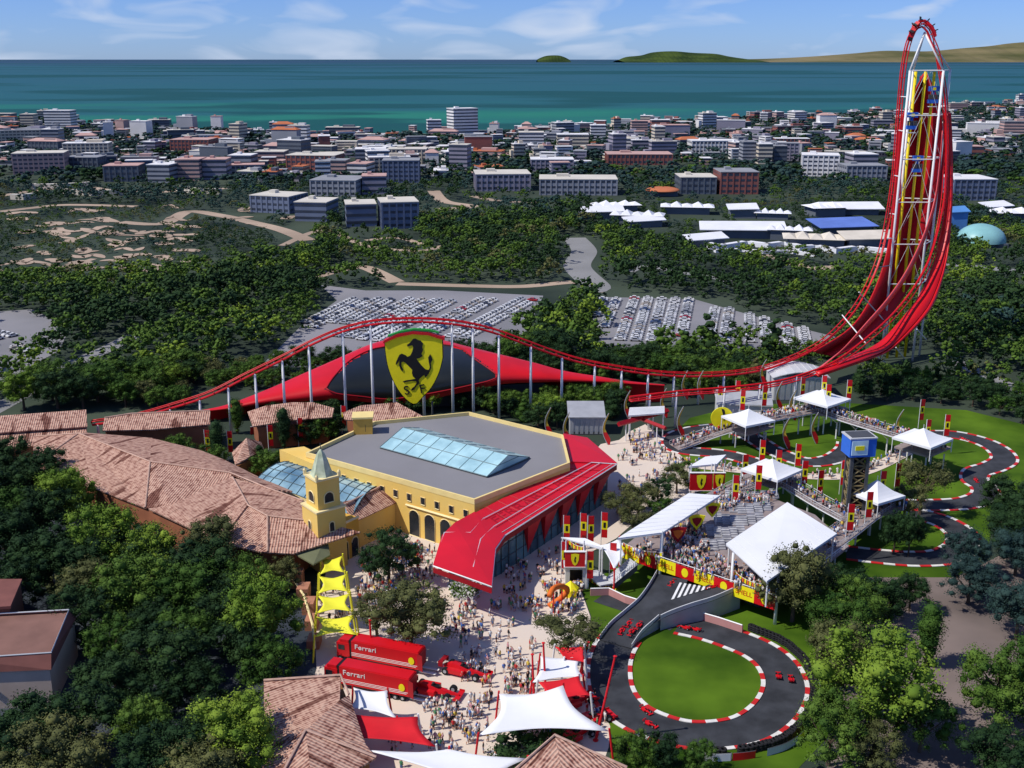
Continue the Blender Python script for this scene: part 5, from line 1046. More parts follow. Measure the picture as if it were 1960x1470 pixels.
def barrier(P, m, lb, h=1.3):
    C = smooth_pts([at(u, v) for u, v in P], 12); t = thing('advertising_barrier', lb, 'barrier', C[0], group='coloured barriers round the near loop'); q = MB()
    for a, b in zip(C, C[1:]): k = Vector((.2, .2, 0)); u_ = Vector((0, 0, h)); q.add([a, b, b+k, a+k, a+u_, b+u_, b+k+u_, a+k+u_], [[0, 1, 5, 4], [3, 2, 6, 7], [4, 5, 6, 7], [0, 4, 7, 3], [1, 2, 6, 5]])
    q.build('panel', m, t); q = MB(); q.tube([c+Vector((.1, .1, h)) for c in C], .07, 4); q.build('top_rail', dgrey, t)
barrier([(1566, 1305), (1568, 1330), (1564, 1350)], white, 'white barrier outside the tyres at the far right of the bend'); barrier([(1565, 1352), (1560, 1372), (1552, 1388)], red, 'red barrier between the white and yellow ones on the right bend'); barrier([(1550, 1391), (1541, 1408), (1528, 1422)], yel, 'yellow barrier on the lower right bend'); barrier([(1525, 1424), (1500, 1438), (1468, 1448)], lgrey, 'pale grey barrier at the lower right of the near loop'); barrier([(1444, 1452), (1424, 1455), (1402, 1457)], red, 'red barrier at the bottom of the near loop'); barrier([(1398, 1457), (1370, 1458), (1340, 1456)], white, 'white barrier left of the red one at the bottom of the near loop')
# ================================================================ CARS
def carmesh(m, i):
    q = MB(); pr = [(-2.2, .35), (-2.15, .85), (-1.5, .95), (-.95, 1.42), (.55, 1.42), (1.15, .98), (2.1, .85), (2.25, .4)]
    n = len(pr); vs = [(x, y*(1 if z < 1.3 else .78), z) for y in (-.9, .9) for x, z in pr]; q.add(vs, [list(range(n)), [k+n for k in range(n)][::-1]]+[[k, k+n, (k+1) % n+n, (k+1) % n] for k in range(n)])
    for k in (2, 4): pass
    def P(k, s_): return Vector(vs[k+(n if s_ else 0)])
    for a, b in ((2, 3), (4, 5)): q.add([P(a, 0).lerp(P(a, 1), .08)+Vector((0, 0, .03)), P(a, 0).lerp(P(a, 1), .92)+Vector((0, 0, .03)), P(b, 0).lerp(P(b, 1), .92)+Vector((0, 0, .03)), P(b, 0).lerp(P(b, 1), .08)+Vector((0, 0, .03))], [[0, 1, 2, 3]], 1)
    for y in (-.92, .92): q.quad((-1.2, y, .98), (.85, y, .98), (.5, y*.85, 1.36), (-.85, y*.85, 1.36), m=1)
    for x in (-1.4, 1.4):
        for y in (-.85, .85): q.tube([(x, y-.1, .33), (x, y+.1, .33)], .33, 8, 2)
    return q, [m, win, rubber]
CARC = [('white', mat('car_paint_white', (.75, .75, .74), .3, .02, 1, .6)), ('silver', mat('car_paint_silver', (.42, .43, .45), .3, .02, 1, .6)), ('dark grey', mat('car_paint_charcoal', (.05, .05, .06), .3, .02, 1, .6)), ('dark blue', mat('car_paint_blue', (.03, .06, .16), .3, .02, 1, .6)), ('red', mat('car_paint_red', (.40, .02, .02), .3, .02, 1, .6)), ('beige', mat('car_paint_beige', (.50, .44, .36), .3, .02, 1, .6))]
CARP = [carmesh(m, 0) for _, m in CARC]; CARM = []
rows = []
for a, b, nm in (((738, 574), (640, 622), 'first double row of the big car park'), ((798, 574), (650, 648), 'second double row of the big car park'), ((860, 574), (700, 655), 'third double row of the big car park'), ((934, 574), (790, 650), 'fourth double row of the big car park'), ((1010, 574), (870, 650), 'fifth double row of the big car park'),
 ((690, 574), (570, 634), 'outermost left row behind the red track hump'), ((1168, 573), (1140, 630), 'leftmost row of the right car park'), ((1228, 571), (1200, 656), 'second double row of the right car park'), ((1306, 573), (1288, 648), 'third double row of the right car park'), ((1384, 583), (1370, 655), 'fourth double row of the right car park'), ((1448, 600), (1452, 660), 'fifth double row of the right car park'), ((1520, 622), (1528, 664), 'rightmost double row of the right car park'), ((-20, 640), (20, 650), 'cars in the small car park at the left edge')):
    A_, B_ = at(*a), at(*b); d = B_-A_; L_ = d.length; d.normalize(); nn = Vector((-d.y, d.x, 0)); ang = math.atan2(nn.y, nn.x); n = int(L_/3.0)
    for s_ in (-2.9, 2.9, 8.7):
        if s_ == 8.7 and 'second' not in nm: continue
        for i in range(n):
            if rnd.random() < .06: continue
            rows.append((A_+d*(i+.5)*3.0+nn*s_+Vector((0, 0, .05)), ang+(math.pi if rnd.random() < .5 else 0), nm))
for k in range(9): p = at(36+rnd.uniform(-8, 14), 668+rnd.uniform(-6, 9), .05); rows.append((p, rnd.uniform(-.3, .3), 'parked loosely by the small tree island at the left edge'))
rows = [r for r in rows if inpoly(*pix(r[0]), LOT_A) or inpoly(*pix(r[0]), LOT_B) or inpoly(*pix(r[0]), LOT_C)]
rows.sort(key=lambda r: r[0].y); stuffcars = [MB() for _ in CARC]
for i, (p, a, nm) in enumerate(rows):
    c = rnd.choices(range(6), (62, 24, 5, 2, 2, 7))[0]; q, ms = CARP[c]
    if i < 290:
        if len(CARM) <= 5 or True:
            key = 'car%d' % c
            if key not in KIDS: o = q.build('parked_car', ms); KIDS[key] = o
            else: o = KIDS[key].copy(); COL.objects.link(o)
        o.location = p; o.rotation_euler = (0, 0, a); lb = '%s parked car in the %s' % (CARC[c][0], nm) if 'loosely' not in nm and 'cars in' not in nm else '%s parked car %s' % (CARC[c][0], nm.replace('cars in', 'in')); tag(o, lb, 'car', lb)
    else:
        ca, sa = math.cos(a), math.sin(a); b_ = stuffcars[c]; b_.add([(p.x+x*ca-y*sa, p.y+x*sa+y*ca, p.z+z) for x, y, z in q.v], [], 0); o_ = len(b_.v)-len(q.v); b_.f += [[k+o_ for k in f] for f in q.f]; b_.m += q.m
allc = MB(); mm = []
for c, b_ in enumerate(stuffcars):
    o_ = len(allc.v); allc.v += b_.v; allc.f += [[k+o_ for k in f] for f in b_.f]; allc.m += [(c if k == 0 else 5+k) for k in b_.m]
if allc.f: tag(allc.build('parked_cars', [m for _, m in CARC]+[win, rubber]), 'the remaining far rows of small parked cars in the car parks', 'cars', kind='stuff')
# ================================================================ TOWN
WALLC = {}
def wallmat(nm, c, wc=(.06, .07, .09), bands=True):
    if nm in WALLC: return WALLC[nm]
    m = mat('facade_'+nm, c, .85, .08, .05); WALLC[nm] = m; return m
PAL = {'grey': (.30, .31, .34), 'lilac': (.30, .28, .34), 'pink': (.52, .34, .30), 'white': (.72, .70, .68), 'brick': (.30, .11, .09), 'cream': (.62, .54, .42), 'blue': (.16, .19, .27), 'slate': (.12, .14, .17)}
RC = {'cream': mat('town_roof_cream', (.62, .58, .50), .9, .08, .05), 'pink': mat('town_roof_pink', (.52, .33, .29), .9, .1, .05), 'white': mat('town_roof_white', (.74, .73, .72), .9, .05, .05), 'red': mat('town_roof_orange', (.50, .16, .07), .9, .1, .05), 'grey': mat('town_roof_grey', (.28, .29, .31), .9, .1, .05)}
winb = mat('town_window', (.045, .055, .08), .3, .2, .1, .5)
def town(x, Y, w_, d_, h, rz, wc, rc_, label, group=None, st=3.4, detail=True, wings=False, pitched=False):
    t = thing('town_building', label, 'building', (x, Y, 0), rz, group or 'buildings of the town by the sea'); LOC[t.name] = Vector(); q = MB(); q.box((0, 0, 0), (w_, d_, h)); 
    if wings: q.box((w_*.18, 0, h+.52), (w_*.35, d_*.5, 2.6)); q.box((-w_*.62, -d_*.1, 0), (w_*.26, d_*.7, h*.55))
    q.build('wall', wallmat(wc, PAL[wc]), t); q = MB(); q.box((0, 0, h), (w_+.8, d_+.8, .5)); q.box((-w_*.2, d_*.15, h+.5), (w_*.16, d_*.2, 1.9)); q.build('roof', RC[rc_], t)
    if pitched:
        q = MB(); a_, b_ = w_/2+.6, d_/2+.6; q.add([(-a_, -b_, h+.52), (a_, -b_, h+.52), (a_, b_, h+.52), (-a_, b_, h+.52), (-a_+b_*.8, 0, h+3.6), (a_-b_*.8, 0, h+3.6)], [[0, 1, 5, 4], [1, 2, 5], [2, 3, 4, 5], [3, 0, 4]]); q.build('hipped_roof', RC[rc_], t)
    if detail:
        n = max(1, min(9, int(h/st)))
        nx = max(2, int(w_/4.2)); ny = max(1, int(d_/4.5)); fine = w_*F/Y > 62
        for k in range(n):
            z = h*(k+.38)/n; q = MB()
            q.box((0, 0, z), (w_+.16, d_+.16, h/n*.40))
            q.build('window_row', winb, t)
        if fine:
            for i in range(nx+1):
                q = MB(); q.box((-w_/2+(w_-.6)*i/nx+.3, -d_/2-.12, 0), (1.1, .3, h-.01)); q.build('pilaster', wallmat(wc, PAL[wc]), t)
            for s_ in (-1, 1):
                for i in range(ny+1): q = MB(); q.box((s_*(w_/2+.12), -d_/2+(d_-.6)*i/ny+.3, 0), (.3, 1.1, h-.01)); q.build('pilaster', wallmat(wc, PAL[wc]), t)
    return t
OCC = []
def px(u0, u1, vb, vt, d_, rz, wc, rc_, label, **k):
    Y = at((u0+u1)/2, vb).y; a, b = atY(u0, vb, Y), atY(u1, vb, Y); h = atY((u0+u1)/2, vt, Y).z; OCC.append(((a.x+b.x)/2, Y+d_/2, (b.x-a.x)/2+8, d_/2+10, 1)); town((a.x+b.x)/2, Y+d_/2, (b.x-a.x)*.95, d_, h, rz, wc, rc_, label, **k)
px(484, 572, 408, 376, 26, -.32, 'blue', 'cream', 'long blue grey block with a cream roof, leftmost of the four in front'); px(568, 634, 424, 388, 26, -.15, 'blue', 'cream', 'cubic blue grey block with a cream roof, second of the four in front'); px(656, 716, 434, 392, 24, .18, 'blue', 'cream', 'narrow block with a pinkish side and cream roof, third of the four in front'); px(722, 796, 438, 388, 26, .2, 'blue', 'cream', 'tallest blue grey block with a pinkish side, rightmost of the four in front')
px(730, 803, 350, 308, 26, .05, 'blue', 'grey', 'dark blue office block with pale horizontal bands above the four front blocks'); px(905, 1015, 366, 334, 36, .08, 'lilac', 'cream', 'broad block with pink end walls and a cream roof in the middle of the town'); px(1030, 1186, 374, 344, 34, -.03, 'grey', 'cream', 'longest grey block with a cream roof in the middle of the town'); px(1014, 1100, 328, 306, 28, 0, 'lilac', 'white', 'block with a bright white roof just behind the longest grey one')
px(677, 738, 316, 286, 26, .1, 'grey', 'white', 'grey block with a white roof left of the dark blue office block'); px(596, 690, 376, 346, 36, -.12, 'grey', 'grey', 'low grey block with a sloping pale roof above the second front block'); px(690, 738, 372, 338, 22, .1, 'lilac', 'pink', 'small pinkish block left of and below the dark blue office block'); px(740, 818, 316, 286, 26, 0, 'cream', 'cream', 'sunlit cream block behind the dark blue office block')
px(20, 118, 334, 294, 30, .22, 'pink', 'cream', 'banded pinkish block at the far left with a cream roof'); px(86, 139, 254, 212, 24, 0, 'white', 'white', 'tall white block on the left shore, highest of that side'); px(122, 190, 328, 302, 24, 0, 'slate', 'grey', 'dark slate block right of the banded pinkish block'); px(196, 264, 348, 318, 26, .1, 'slate', 'pink', 'dark terraced block with a pink roof edge left of the banded row'); px(284, 330, 350, 316, 22, -.1, 'grey', 'white', 'banded grey block with white roof, left end of the banded row'); px(336, 384, 346, 306, 24, 0, 'pink', 'pink', 'pinkish banded block, second in the banded row'); px(386, 434, 344, 306, 24, .05, 'lilac', 'pink', 'lilac banded block, third in the banded row'); px(438, 484, 326, 298, 24, -.05, 'grey', 'white', 'grey banded block, right end of the banded row'); px(487, 546, 320, 291, 24, 0, 'pink', 'cream', 'pink and grey block above the white low houses'); px(549, 650, 332, 298, 30, -.15, 'brick', 'cream', 'long brick block with a gridded facade in the left middle')
px(326, 404, 296, 268, 34, -.05, 'brick', 'pink', 'block with a large flat pink roof on the left'); px(858, 911, 262, 208, 24, .45, 'white', 'white', 'tall pale grey tower standing alone on the shore'); px(992, 1042, 292, 254, 24, 0, 'white', 'cream', 'bright white block left of the dark trees in mid town'); px(1065, 1128, 284, 258, 24, 0, 'cream', 'white', 'cream row block with balconies in mid town')
px(1320, 1414, 294, 270, 26, .05, 'white', 'white', 'white block with a dense grid of windows right of the middle'); px(1420, 1448, 312, 272, 20, 0, 'grey', 'grey', 'grey tall block, left of a pair with a bright narrow slab'); px(1450, 1478, 314, 276, 16, 0, 'cream', 'white', 'narrow bright slab block, right of the tall grey one'); px(1480, 1506, 312, 280, 16, 0, 'slate', 'grey', 'dark narrow block right of the bright slab'); px(1540, 1612, 338, 298, 30, -.22, 'white', 'white', 'white angular block left of the red coaster tower'); px(1616, 1698, 346, 318, 26, .03, 'grey', 'grey', 'low grey block just left of the red coaster tower'); px(1630, 1680, 322, 296, 26, .03, 'lilac', 'white', 'grey block with a white frame behind the low grey block'); px(1300, 1372, 372, 340, 30, 0, 'slate', 'cream', 'curved dark block with a cream roof edge'); px(1376, 1452, 372, 330, 32, 0, 'brick', 'grey', 'dark brick block right of the curved dark one'); px(1820, 1906, 384, 344, 34, .02, 'blue', 'white', 'long dark blue block with a pale roof right of the red tower'); px(1160, 1290, 316, 296, 36, 0, 'brick', 'pink', 'long low dark red block with a pink roof')
px(1130, 1160, 268, 240, 20, 0, 'white', 'white', 'white stepped block on the shore'); px(1208, 1240, 262, 232, 20, 0, 'pink', 'pink', 'pink square block on the right shore'); px(1246, 1282, 258, 230, 20, 0, 'brick', 'white', 'reddish block with a white top on the right shore')
tr_ = random.Random(21); cnt = 0; tries = 0
REG = [('far left', 0, 260), ('left part of town', 260, 620), ('centre left of town', 620, 960), ('centre right of town', 960, 1300), ('right part of town', 1300, 1700), ('right of the coaster tower', 1700, 1960)]
names = {}
while cnt < 250 and tries < 20000:
    tries += 1; u = tr_.uniform(-10, 1970)
    vs_ = np.interp(u, [c[0] for c in coast], [c[1] for c in coast]); v = vs_+1.5+(tr_.random()**1.6)*(92 if u < 1700 else 110)
    p = at(u, v); w_ = tr_.choice((11, 14, 18, 22, 28, 36, 46))*tr_.uniform(.85, 1.15); d_ = tr_.uniform(11, 24)
    if u > 1000 and v > 320: continue
    if any(abs(p.x-x) < a+w_/2 and abs(p.y-y) < b+d_/2 for x, y, a, b, _ in OCC): continue
    OCC.append((p.x, p.y, w_/2+2.5, d_/2+5, 0)); h = tr_.choice((5, 6, 7, 9, 10, 12, 14, 18, 23))*(.75 if w_ > 32 else 1); east = u > 1150
    wc = tr_.choices(('grey', 'lilac', 'pink', 'white', 'brick', 'cream', 'slate'), (4, 6, 4, 5, 4 if east else 2, 3, 4))[0]; rc_ = tr_.choices(('cream', 'pink', 'white', 'red', 'grey'), (3, 3, 6, 1, 3))[0]
    reg = next((r[0] for r in REG if r[1] <= u < r[2]), REG[-1][0] if u > 1000 else REG[0][0]); dep = 'on the waterfront' if v-vs_ < 9 else 'set back from the sea' if v-vs_ < 32 else 'well inland'
    size = 'tall' if h > 15 else 'low' if h < 8 else 'medium'; lb = '%s %s building with %s roof %s, %s' % (size, wc, {'red': 'orange'}.get(rc_, rc_), dep, reg); names.setdefault(lb, []).append(u)
    town(p.x, p.y, w_, d_, h, tr_.uniform(-.35, .35), wc, rc_, lb, group=lb+', alike', wings=tr_.random() < .5, pitched=(rc_ in ('red', 'pink') and w_ > d_ and tr_.random() < .7), detail=tr_.random() < .75); cnt += 1
far = MB(); FM = [wallmat(k, PAL[k]) for k in PAL]+list(RC.values())+[winb]; nF = 0; tries = 0
while nF < 420 and tries < 30000:
    tries += 1; u = tr_.uniform(-10, 1970); vs_ = np.interp(u, [c[0] for c in coast], [c[1] for c in coast]); v = vs_+1.2+(tr_.random()**1.5)*(85 if u < 1700 else 105); p = at(u, v); w_ = tr_.choice((8, 10, 13, 17, 24)); d_ = tr_.uniform(8, 16)
    if any(abs(p.x-x) < a+w_/2-1 and abs(p.y-y) < b+d_/2-2 for x, y, a, b, _ in OCC): continue
    OCC.append((p.x, p.y, w_/2+1, d_/2+2, 0)); h = tr_.choice((4, 5, 6, 8, 10, 12)); rz = tr_.uniform(-.35, .35); wi = tr_.choices(range(8), (4, 6, 5, 6, 3, 3, 1, 4))[0]; far.box((p.x, p.y, 0), (w_, d_, h), rz, wi); far.box((p.x, p.y, h), (w_+.6, d_+.6, .5), rz, 8+tr_.choices(range(5), (3, 3, 5, 1, 4))[0])
    for z in np.arange(1.6, h-1, 3.1): far.box((p.x, p.y, float(z)), (w_+.14, d_*.8, 1.2), rz, 13); far.box((p.x, p.y, float(z)), (w_*.8, d_+.14, 1.19), rz, 13)
    nF += 1
tag(far.build('distant_houses', FM), 'the smallest houses packed between the larger blocks of the town', 'houses', kind='stuff')
# low white roofs of the neighbouring park
def lowroof(u, v, w_, d_, h, rz, m, lb, kind=0, wm=None):
    p = at(u, v); OCC.append((p.x, p.y, w_/2+3, d_/2+6, 1)); t = thing('low_pavilion', lb, 'pavilion', p, rz, 'low roofs of the neighbouring park'); LOC[t.name] = Vector(); q = MB(); q.box((0, 0, 0), (w_*.82, d_*.82, h)); q.build('wall', wm or wallmat('slate', PAL['slate']), t); q = MB()
    if kind == 0:
        n = 5; P = []
        for k in range(n): x0 = -w_/2+w_*k/n; x1 = x0+w_/n; j = (k % 2)*1.2; q.add([(x0, -d_/2, h), (x1, -d_/2, h), (x1, d_/2, h), (x0, d_/2, h), ((x0+x1)/2, 0, h+1.8+j)], [[0, 1, 4], [1, 2, 4], [2, 3, 4], [3, 0, 4]])
        q.build('peaked_roof', m, t)
    elif kind == 1: q.slab([(-w_/2, -d_/2, h), (w_/2, -d_/2, h+.6), (w_/2, d_/2, h+2.8), (-w_/2, d_/2, h+2)], .4); q.build('roof', m, t)
    else: q.lathe([(w_/2*math.cos(a), h+w_/2*(.72 if 'teal' in lb else .2)*math.sin(a)) for a in [math.pi/2*k/8 for k in range(9)]], (0, 0, 0), 24); q.build('dome', m, t, True)
wr = mat('park_roof_white', (.76, .77, .80), .8, .06, .1); cr_ = mat('park_roof_cream', (.66, .60, .50), .9, .1, .1)
for k, (u, v, w_, d_, lb) in enumerate(((1178, 402, 34, 16, 'white many peaked roof, upper left of the neighbouring park'), (1150, 418, 30, 14, 'white ragged roof below the upper left one'), (1220, 428, 34, 16, 'white roof with a cream gable in the neighbouring park'), (1232, 434, 26, 10, 'small white roof just right of the cream gable'), (1315, 408, 36, 18, 'long pale roof in the middle of the neighbouring park'), (1420, 416, 20, 14, 'small white roof left of centre in the neighbouring park'), (1478, 418, 24, 12, 'white flat roof right of the small one'), (1420, 452, 50, 22, 'large pale blue white roof above the long white wall'), (1578, 412, 26, 20, 'white rounded roof, left of a pair above the blue roof'), (1628, 408, 40, 22, 'white rounded roof, right of a pair above the blue roof'), (1560, 470, 36, 22, 'white flat roofed hall left of the dark portal'), (1660, 474, 30, 18, 'pale building right of the dark portal'), (1935, 416, 30, 22, 'white roof at the right edge beside dark trees'), (1905, 408, 20, 12, 'small white roof near the right edge'), (1510, 458, 26, 12, 'thin white roof behind the long white wall'), (1350, 470, 24, 10, 'white hook shaped roof at the left end of the long white wall'))): lowroof(u, v, w_, d_, 4+(k % 3), rnd.uniform(-.3, .3), wr if k not in (10, 11) else cr_, lb, 0 if k % 2 == 0 else 1)
lowroof(1610, 442, 36, 26, 4, .1, mat('blue_roof', (.12, .20, .55), .6, .1, .1), 'bright blue gently arched roof left of the coaster tower', 1); lowroof(1876, 468, 27, 27, 2, 0, mat('teal_dome', (.25, .50, .50), .4, .08, .1), 'pale teal dome right of the coaster tower', 2); lowroof(1268, 374, 26, 16, 4, 0, RC['red'], 'round orange roof below the dark red hall', 2)
lowroof(1828, 446, 12, 10, 13, 0, mat('bright_blue_panel', (.10, .28, .62), .5, .1, .1), 'small bright blue box right behind the coaster tower', 1, mat('bright_blue_panel', (1, 1, 1)))
wallstrip('long_wall', [(1342, 466), (1358, 478), (1392, 477), (1430, 471), (1470, 476), (1500, 472), (1530, 480), (1560, 479), (1600, 486), (1640, 481), (1700, 487)], 2.6, wr, 'long winding white wall of the neighbouring park', th=4)
wallstrip('long_wall', [(1370, 484), (1420, 482), (1460, 486), (1510, 485), (1560, 492)], 1.6, wr, 'second shorter white wall below the long winding one', th=3)
for k, (u0, v0, u1, v1) in enumerate(((60, 362, 175, 358), (120, 372, 235, 374), (20, 382, 70, 380), (330, 366, 420, 372))): wallstrip('terrace_wall', [(u0, v0), ((u0+u1)/2, (v0+v1)/2+2), (u1, v1)], 4, cr_, ['pale terrace wall on the left hillside, topmost', 'pale terrace wall on the left hillside, second from the top', 'short pale terrace wall at the far left hillside', 'pale terrace wall right of the hillside terraces'][k], th=5)
# ================================================================ TREES
def ico():
    t = (1+5**.5)/2; v = [(-1, t, 0), (1, t, 0), (-1, -t, 0), (1, -t, 0), (0, -1, t), (0, 1, t), (0, -1, -t), (0, 1, -t), (t, 0, -1), (t, 0, 1), (-t, 0, -1), (-t, 0, 1)]
    f = [(0, 11, 5), (0, 5, 1), (0, 1, 7), (0, 7, 10), (0, 10, 11), (1, 5, 9), (5, 11, 4), (11, 10, 2), (10, 7, 6), (7, 1, 8), (3, 9, 4), (3, 4, 2), (3, 2, 6), (3, 6, 8), (3, 8, 9), (4, 9, 5), (2, 4, 11), (6, 2, 10), (8, 6, 7), (9, 8, 1)]
    v = np.array(v, float); return v/np.linalg.norm(v, axis=1)[:, None], np.array(f)
IV, IF = ico()
def crown(seed, kind, nl, leaf, nlobes):
    """unit tree crown (height 1 from the ground): lobes with many leaf clumps. returns verts, triangles"""
    r = np.random.RandomState(seed); lob = []
    for k in range(nlobes):
        if kind == 'broad': a = r.uniform(0, 6.28); q = r.uniform(0, 1)**.6*.30; z = r.uniform(.36, .90); q *= 1.28*math.sqrt(max(.05, 1-((z-.55)/.42)**2))*(1+.22*math.sin(3*a+seed)); lob.append((q*math.cos(a), q*math.sin(a), z, (r.uniform(.055, .125) if nlobes > 12 else r.uniform(.13, .20))))
        elif kind == 'round': a = r.uniform(0, 6.28); q = r.uniform(0, 1)**.5*.33; z = r.uniform(.26, .88); q *= 1.25*math.sqrt(max(.05, 1-((z-.5)/.45)**2))*(1+.15*math.sin(2*a+seed)); lob.append((q*math.cos(a), q*math.sin(a), z, (r.uniform(.05, .11) if nlobes > 12 else r.uniform(.12, .17))))
        elif kind == 'cypress': z = .1+.82*k/nlobes; q = .02; a = r.uniform(0, 6.28); lob.append((q*math.cos(a), q*math.sin(a), z, .05+.085*math.sin(math.pi*min(1, (1.02-z)*1.15))**.8))
        elif kind == 'cone': z = .15+.8*k/nlobes; q = .09*(1-z); a = k*2.4; lob.append((q*math.cos(a)*2, q*math.sin(a)*2, z, .05+.20*(1-z)))
        elif kind == 'open': a = k*2.4; q = .16+.17*r.uniform(0, 1); z = r.uniform(.55, .9)-q*.35; lob.append((q*math.cos(a), q*math.sin(a), z, r.uniform(.075, .12)))
        elif kind == 'shrub': a = r.uniform(0, 6.28); q = r.uniform(0, 1)**.5*.5; lob.append((q*math.cos(a), q*math.sin(a), .2+.25*r.uniform(0, 1), r.uniform(.18, .28)))
    lob = np.array(lob); V, T_ = [], []; o = 0
    for x, y, z, s in lob:
        j = 1+r.uniform(-.18, .18, (12, 1)); vv = IV*j*s*(.60 if nlobes > 12 else .8)+np.array([x, y, z]); V.append(vv); T_.append(IF+o); o += 12
    per = r.choice(len(lob), nl, p=lob[:, 3]**2/np.sum(lob[:, 3]**2)); d = r.normal(size=(nl, 3)); d /= np.linalg.norm(d, axis=1)[:, None]
    c = lob[per, :3]+d*lob[per, 3:4]*r.uniform(.62, 1.3, (nl, 1)); n = d+r.normal(size=(nl, 3))*.75; n /= np.linalg.norm(n, axis=1)[:, None]
    a = np.cross(n, r.normal(size=(nl, 3))); a /= np.linalg.norm(a, axis=1)[:, None]; b = np.cross(n, a); s = leaf*r.uniform(.6, 1.3, (nl, 1))
    q = np.stack([c+a*s, c+b*s*.8, c-a*s*.9, c-b*s*.7], 1).reshape(-1, 3); V.append(q); idx = o+np.arange(nl)*4
    T_.append(np.stack([idx, idx+1, idx+2], 1)); T_.append(np.stack([idx, idx+2, idx+3], 1))
    V = np.concatenate(V); V = V[:]; return V, np.concatenate(T_)
def npmesh(name, V, T_, mi=None, mats=()):
    me = bpy.data.meshes.new(name); nv, nt_ = len(V), len(T_); me.vertices.add(nv); me.vertices.foreach_set('co', V.astype(np.float32).ravel()); me.loops.add(nt_*3); me.loops.foreach_set('vertex_index', T_.astype(np.int32).ravel()); me.polygons.add(nt_); me.polygons.foreach_set('loop_start', np.arange(0, nt_*3, 3, dtype=np.int32)); me.polygons.foreach_set('loop_total', np.full(nt_, 3, np.int32))
    for m in mats: me.materials.append(m)
    if mi is not None: me.polygons.foreach_set('material_index', mi.astype(np.int32))
    me.update(calc_edges=True); return me
NEAR = {}
for kd, n_, nl, lf, nb in (('broad', 4, 10000, .0105, 70), ('round', 3, 10000, .0100, 80), ('cypress', 2, 3500, .0095, 11), ('cone', 2, 4000, .011, 11), ('open', 3, 5200, .0110, 26), ('shrub', 2, 1500, .03, 14)):
    NEAR[kd] = []
    for s in range(n_):
        V, T_ = crown(100+s*7+len(kd), kd, nl, lf, nb); me = npmesh('crown', V, T_, mats=(leafm['mid'],))
        q = MB(); r_ = random.Random(s); top = .5 if kd != 'shrub' else .15
        q.tube([(0, 0, 0), (r_.uniform(-.01, .01), 0, top*.5), (r_.uniform(-.02, .02), r_.uniform(-.02, .02), top)], [.026, .019, .012], 6)
        if kd in ('broad', 'round', 'open'):
            for k in range(6): a = k*1.05+s; q.tube([(0, 0, top*.55+.02*k), (.10*math.cos(a), .10*math.sin(a), top*.8+.03*k), (.22*math.cos(a), .22*math.sin(a), top+.12+.02*k)], [.012, .008, .004], 5)
        tm = bpy.data.meshes.new('trunk'); tm.from_pydata([tuple(p) for p in q.v], [], q.f); tm.materials.append(bark); NEAR[kd].append((me, tm))
FARL = {kd: [crown(500+s, kd, nl, lf, nb) for s in range(4)] for kd, nl, lf, nb in (('broad', 170, .042, 15), ('round', 160, .042, 15), ('cypress', 60, .035, 6), ('cone', 70, .045, 6))}
TINY = {kd: [crown(800+s, kd, 26, .10, 4) for s in range(4)] for kd in ('broad', 'round')}
KN = {'broad': ('broadleaf_tree', 'spreading'), 'round': ('round_tree', 'rounded'), 'cypress': ('cypress', 'slim'), 'cone': ('conifer', 'conical'), 'open': ('open_tree', 'airy'), 'shrub': ('shrub', 'low')}
CN = {'dark': 'dark', 'mid': 'green', 'lime': 'bright', 'olive': 'olive', 'slate': 'bluish'}
TREES = []     # u, v(base), height, kind, colour, width factor, label hint
def T(u, v, h, kd, c, w=1.0, lb=None): TREES.append((at(u, v), h, kd, c, w, lb))
